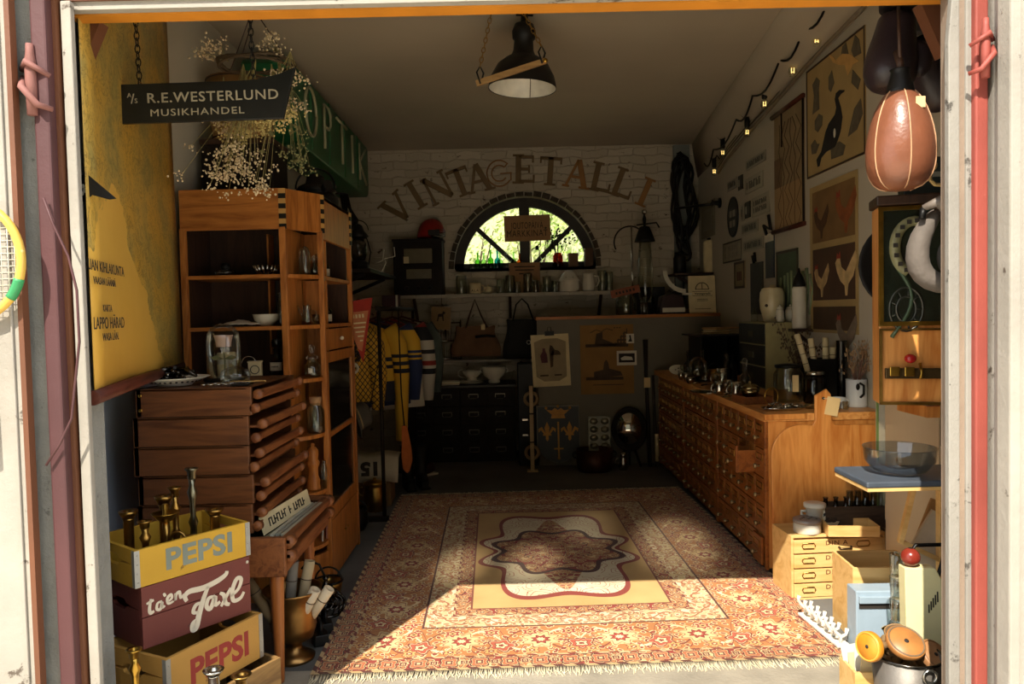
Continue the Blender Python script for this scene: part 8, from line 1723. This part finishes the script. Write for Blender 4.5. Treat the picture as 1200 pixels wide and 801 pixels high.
for q in ((-.21, .2, -.09, -.078), (-.21, .2, .03, .042), (-.21, -.198, -.078, .03), (.188, .2, -.078, .03)): MB().box(q[0], q[1], q[2], q[3], 0, bhh).build('side_board', M_bxd, bx, bevel=.001)
MB().box(-.198, .188, -.078, .03, 0, .006).build('bottom', M_bxd, bx)
for i in range(5):
    vessel('crate_bottle', '%s dark bottle top from the left in the dark wooden box' % order[i], 'bottle', (bx.location.x - .165 + .055 * i, 4.075, bz0 + .007), bottle_pr(.022, bhh + .02, .35, .5), M_smoke if i % 2 else plain('brown_bottle', '#2a1a10', .1), 'bottles in the dark box', n=12)
for i in range(5):
    vessel('tumbler', '%s clear tumbler from the left standing out of the dark wooden box' % order[i], 'glass', (bx.location.x + .0 - .05 + .042 * i, 4.04 + .0, bz0 + .007), hollow([(.014, 0), (.019, bhh + .06)], .002), M_glass, 'tumblers in the dark box', n=14)
MB().box(.1, .15, -.095, -.0905, bhh * .4, bhh + .01).build('tag', M_tagm, bx)
# white jar and 25 disc on the bench front
t = thing('white_tub', 'white lidded tub standing behind the round tin', 'jar', (aty(953, 600, 4.02).x, 4.0, zc_)); MB().lathe([(.042, 0), (.044, .005), (.044, .105), (.05, .108)], 22).build('body', plain('white_plastic', '#cdc8bb', .4), t); MB().lathe([(.054, .109), (.056, .115), (.056, .13), (.04, .135), (0, .135)], 22).build('lid', plain('white_plastic', '#cdc8bb', .4), t); MB().tube([(-.044, 0, .09), (-.07, 0, .09), (-.07, 0, .07), (-.045, 0, .06)], .008, 6).build('handle', plain('white_plastic', '#cdc8bb', .4), t)
t = thing('number_disc', 'round enamel disc numbered 25 leaning on the dark wooden box', 'number sign', (aty(968, 600, 3.99).x + .012, 3.972, zc_ + .06), (math.radians(-8), 0, 0)); mb = MB(); mb.lathe([(0, 0), (.058, 0), (.058, .004), (0, .005)], 28, ax=(0, -1, 0)); mb.build('disc', plain('enamel_ivory', '#c9c3ae', .3), t); mb = MB(); mb.txt('25', .045, (0, .0), -.006, .05, 1.1, .001); mb.build('number', M_ink, t); MB().ring((0, -.002, 0), .056, .004, (0, 1, 0)).build('rim', M_ink, t)
# white hook rack on the rug
a = atz(944, 722, .015); c = atz(985, 756, .015); d = c - a; t = thing('hook_rack', 'white coat hook rail with six double hooks lying on the rug edge', 'hook rail', (a.x, a.y, .018), (0, 0, math.atan2(d.y, d.x)))
M_hw = plain('white_enamel_hook', '#e2ddd2', .35); MB().box(-.02, d.length + .03, -.03, .03, 0, .012).build('rail', M_hw, t, bevel=.003)
for k in range(6):
    x = .0 + d.length * k / 5; mb = MB(); mb.tube([(x, .0, .01), (x, 0, .04), (x, -.025, .06), (x, -.035, .085), (x, -.03, .1)], [.009, .009, .008, .008, .01], 7); mb.tube([(x, 0, .035), (x, .025, .045), (x, .03, .07)], [.008, .007, .009], 7); mb.build('hook', M_hw, t)
# wooden box with grey mailbox
my = 3.36; a = aty(1000, 770, my); c = aty(1056, 655, my)
t = thing('wooden_bin', 'open dovetailed wooden box standing on end beside the rug', 'box', (a.x, my, 0), (0, 0, math.radians(-3))); BW, BHt = .30, aty(1000, 665, my).z
for q in ((0, BW, .0, .012, BHt - .1, BHt), (0, .012, .012, .25, 0, BHt), (BW - .012, BW, .012, .25, 0, BHt), (.012, BW - .012, .238, .25, 0, BHt)): MB().box(*q).build('side_board', M_birch, t, bevel=.001)
MB().box(.012, BW - .012, .012, .238, BHt * .5, BHt * .5 + .012).build('shelf', M_birch, t)
for i in range(3):
    solo(MB().box(-.055, .055, -.035, .035, 0, .05 + .012 * i), 'small_carton', plain('carton%d' % i, ('#8f8f92', '#c8a56e', '#2a2826')[i], .5), ('grey carton lying in the open dovetailed box', 'tan carton next to the grey one in the dovetailed box', 'black carton at the right in the dovetailed box')[i], 'carton', (a.x + .085 + .07 * i, my + .09 + .05 * (i % 2), BHt * .5 + .013), (0, 0, 1.4))
t = thing('letter_box', 'pale blue-grey metal letter box with dark slot against the dovetailed box', 'letter box', (a.x - .04, my - .12, 0), (0, 0, math.radians(-2))); LZ = aty(1020, 690, my - .1).z
MB().box(0, .24, 0, .1, 0, LZ).build('body', plain('grey_blue_enamel', '#94a5b2', .4, 0, .06), t, bevel=.005); MB().box(.012, .228, -.004, -.0005, LZ - .075, LZ - .05).build('slot', M_ink, t); MB().box(.01, .23, -.016, -.0005, LZ - .05, LZ - .02).build('flap', plain('grey_blue_enamel', '#94a5b2', .4, 0, .06), t, bevel=.003)
mb = MB(); mb.prism([(.105, LZ - .16), (.12, LZ - .15), (.19, LZ - .15), (.2, LZ - .16), (.19, LZ - .178), (.12, LZ - .178)], .003, -.0035); f = mb.build('name_plate', M_brass, t); mb = MB(); [mb.box(.122 + .012 * i, .128 + .012 * i, -.0045, -.0035, LZ - .168, LZ - .158) for i in range(5)]; mb.build('marks', M_ink, f)
# stack of cut glasses
gp = aty(1052, 735, 2.96); 
for k in range(4):
    vessel('cut_glass', ('lowest', 'second lowest', 'second highest', 'topmost')[k] + ' clear glass of the stack before the letter box', 'glass', (gp.x, 2.96, .09 * k + .17), hollow([(.026, 0), (.03, .085)], .003), M_glass, 'stacked clear glasses', n=12)
solo(MB().box(-.04, .035, -.04, .04, 0, .1695), 'glass_plinth', M_birch, 'small wooden block under the stack of clear glasses', 'block', (gp.x, 2.96, 0))
# cream board and red ball
a = aty(1064, 668, 2.8); t = thing('painted_board', 'pale yellow painted board with a red ball on top', 'board', (a.x, 2.8, 0), (math.radians(-3), 0, math.radians(-5))); PHt = a.z
MB().prism([(0, 0), (.13, 0), (.13, PHt * .92), (.11, PHt), (.0, PHt)], .06).build('panel', plain('pale_yellow_paint', '#ddd3a0', .6, 0, .05), t, bevel=.003); mb = MB(); [mb.box(.08 + .008 * i, .085 + .008 * i, -.001, 0, PHt * .68 + .01 * i, PHt * .74 + .012 * i) for i in range(5)]; mb.build('marks', M_ink, t)
q = aty(1074, 664, 3.25); t = thing('red_ball', 'red wooden ball resting on the pale yellow board', 'ball', (a.x + .034, 2.847, PHt + .0345)); MB().ell((0, 0, 0), .034, 22, 14).build('ball', plain('red_lacquer', '#7a2a1e', .25, 0, .1), t); MB().ell((0, 0, .033), (.008, .008, .004), 8, 5).build('peg', M_dark, t)
# dark bits right of the panel
t = thing('iron_trivet', 'black iron frame standing behind the pale yellow board', 'frame', (aty(1090, 650, 3.1).x - .03, 3.1, 0)); z1 = aty(1090, 638, 3.1).z; mb = MB(); mb.tube([(-.05, 0, 0), (-.05, 0, z1 - .03), (-.03, 0, z1), (.15, 0, z1), (.17, 0, z1 - .03), (.17, 0, 0)], .008, 7); mb.build('frame', M_iron, t); mb = MB(); mb.tube([(.02, .0, 0), (.04, 0, z1 * .6), (.1, 0, z1)], .008, 7); mb.build('brace', M_iron, t)
for i, (px, py, y, ry, c, w_, h_) in enumerate(((1085, 640, 3.33, .5, '#b9ab94', .26, .34), (1092, 605, 3.4, .35, '#a17a48', .2, .2), (1095, 700, 3.22, -.2, '#7d7466', .2, .22))):
    q = aty(px, py, y); solo(MB().box(-w_ / 2, w_ / 2, 0, .02, -h_ / 2, h_ / 2), 'cardboard_sheet', plain('sheet%d' % i, c, .8), ('pale cardboard sheet leaning behind the iron frame', 'tan folded cardboard under the glass bowl table', 'grey board leaning by the right post')[i], 'cardboard', (q.x, y - .12, max(h_ * .58, q.z - .02)), (0, ry, -.2))
# round table top with glass bowl
ty = 2.9; a = aty(1016, 574, ty); t = thing('folding_table', 'small folding table with grey top and plywood edge by the right post', 'table', (a.x, ty, 0)); TZ2 = a.z
MB().box(0, .47, .0, .3, TZ2 + .006, TZ2 + .03).build('top', plain('grey_top_cloth', '#4b525c', .35, 0, .15, 9), t, bevel=.006); MB().box(.004, .466, .004, .296, TZ2 - .008, TZ2 + .0055).build('edge', M_birch, t)
mb = MB(); mb.bar((.27, .285, .5), (.33, .27, TZ2 - .008), .04, .018); mb.bar((.27, .285, .505), (.44, .28, .42), .03, .018); mb.build('prop', M_birch, t)
mb = MB(); mb.box(.425, .46, .26, .295, 0, TZ2 - .008); mb.build('leg', M_birch, t)
q = aty(1085, 545, ty + .12); vessel('glass_bowl', 'large smoky blue glass bowl on the small folding table', 'bowl', (a.x + .2, ty + .15, TZ2 + .031), hollow([(.07, 0), (.1, .012), (.13, .05), (.135, .1), (.138, .105)], .005), glass('smoky_blue', '#e4eaf0', .04), n=32)
# spools and stamps in a metal bucket at the front
uy = 2.62; ub = aty(1062, 801, uy)
t = thing('metal_bucket', 'old grey metal bucket with wooden spools at the bottom right', 'bucket', (ub.x, uy, 0)); UH = aty(1060, 772, uy - .05).z
MB().lathe(hollow([(.085, 0), (.088, .01), (.115, UH)], .004), 26).build('body', worn('galvanised', '#77716a', '#4f4a45', .5, .5, 14, .2, .5), t); MB().ring((0, 0, UH), .116, .005).build('rim', M_jet, t); mb = MB(); mb.ring((.02, -.118, UH - .03), .022, .006, (0, 1, 0), 14, 6); mb.build('ring_handle', M_silver, t)
def spool(lab, px, py, y, r, L_, ax, c, rim='#8a6a44'):
    q = aty(px, py, y); t = thing('wooden_spool', lab, 'spool', q, V((0, 0, 1)).rotation_difference(V(ax)).to_euler(), 'wooden spools in the metal bucket')
    MB().lathe([(0, -.012), (r * .97, -.012), (r, -.008), (r, .008), (r * .97, .012), (0, .012)], 26).build('flange', plain('spool_%s' % c[1:], c, .45, 0, .15, 20), t); MB().lathe([(r * .3, -L_), (r * .3, -.012)], 16).build('barrel', plain('spool_barrel', '#8d7350', .6, 0, .15), t); MB().lathe([(r * .7, -L_ - .014), (r * .72, -L_ - .002), (r * .3, -L_)], 20).build('foot', plain('spool_barrel', '#8d7350', .6, 0, .15), t)
    MB().lathe([(0, .0125), (r * .12, .0125), (r * .12, .014), (0, .014)], 12).build('hole', M_ink, t); MB().ring((0, 0, .012), r * .9, .003).build('rim', plain('spool_rim%s' % rim[1:], rim, .6), t); return t
spool('orange lacquered spool facing left in the metal bucket', 1019, 757, 2.58, .05, .09, (-.9, -.42, .15), '#c98324', '#d99a3c')
spool('biggest upright spool with worn stamped top in the metal bucket', 1061, 753, 2.6, .064, .1, (.05, -.55, .85), '#a9713c', '#6d5a44')
spool('plain round wooden lid spool at the right of the metal bucket', 1094, 768, 2.62, .056, .07, (.35, -.6, .7), '#a8784e', '#8a6038')
spool('dull spool half hidden behind the biggest upright spool', 1050, 742, 2.72, .04, .1, (-.3, -.2, .93), '#6d5a44')
# crate holding the spools' neighbours
t = thing('wooden_box', 'pale wooden box with papers left of the metal bucket', 'box', (aty(1012, 801, 2.66).x - .03, 2.66, 0)); WH = aty(1010, 788, 2.66).z
for q in ((0, .13, 0, .01), (0, .13, .12, .13), (0, .01, .01, .12), (.12, .13, .01, .12)): MB().box(q[0], q[1], q[2], q[3], 0, WH).build('side_board', M_birch, t)
for i in range(4):
    solo(MB().box(-.04, .04, 0, .003, 0, .16 + .02 * (i % 2)), 'paper_sheet', M_paperw if i % 2 else M_tagm, '%s loose paper from the front standing in the pale wooden box' % order[i], 'paper', (aty(1012, 801, 2.66).x + .03, 2.68 + .022 * i, WH - .12), (-.1, .12 - .09 * i, 0), group='papers in the pale wooden box')
# ================================================================ light
wd = bpy.data.worlds.new('world'); SC.world = wd; wd.use_nodes = True
bg = wd.node_tree.nodes['Background']; bg.inputs[0].default_value = (.88, .94, 1, 1); bg.inputs[1].default_value = 1.35
sl = bpy.data.lights.new('sun', 'SUN'); so = bpy.data.objects.new('sun', sl); COL.objects.link(so)
so.rotation_euler = V((.44, 1, -1.2)).to_track_quat('-Z', 'Y').to_euler(); sl.energy = 5.3; sl.color = (1, .93, .80); sl.angle = math.radians(.53)
SC.view_settings.view_transform = 'Standard'; SC.view_settings.look = 'None'; SC.view_settings.gamma = 1; SC.view_settings.use_curve_mapping = False
SC.view_settings.exposure = .7

# added outside spots standing in for reflected sun: patches on rug and worktop
for i, (x, y, r_, E, src) in enumerate(((-.32, 4.52, .26, 2.2, (-1.6, -5, 5.0)), (.1, 4.52, .26, 2.4, (-1.2, -5, 5.0)), (1.0, 4.8, .4, 2.0, (-.6, -5, 4.6)), (.5, 5.25, .3, .7, (-.9, -5, 4.4)), (1.72, 4.2, .5, 1.0, (-2.6, -5, 3.2)))):
    ld = bpy.data.lights.new('sun_patch_spot', 'SPOT'); lo = bpy.data.objects.new('sun_patch_spot', ld); COL.objects.link(lo); lo.location = src
    d = V((x, y, .8 if i == 4 else 0)) - V(src); lo.rotation_euler = d.to_track_quat('-Z', 'Y').to_euler(); ld.spot_size = 2 * math.atan(r_ * .8 / d.length); ld.spot_blend = 1; ld.energy = E * 4 * PI * d.length ** 2; ld.color = (1, .86, .62); ld.shadow_soft_size = .06
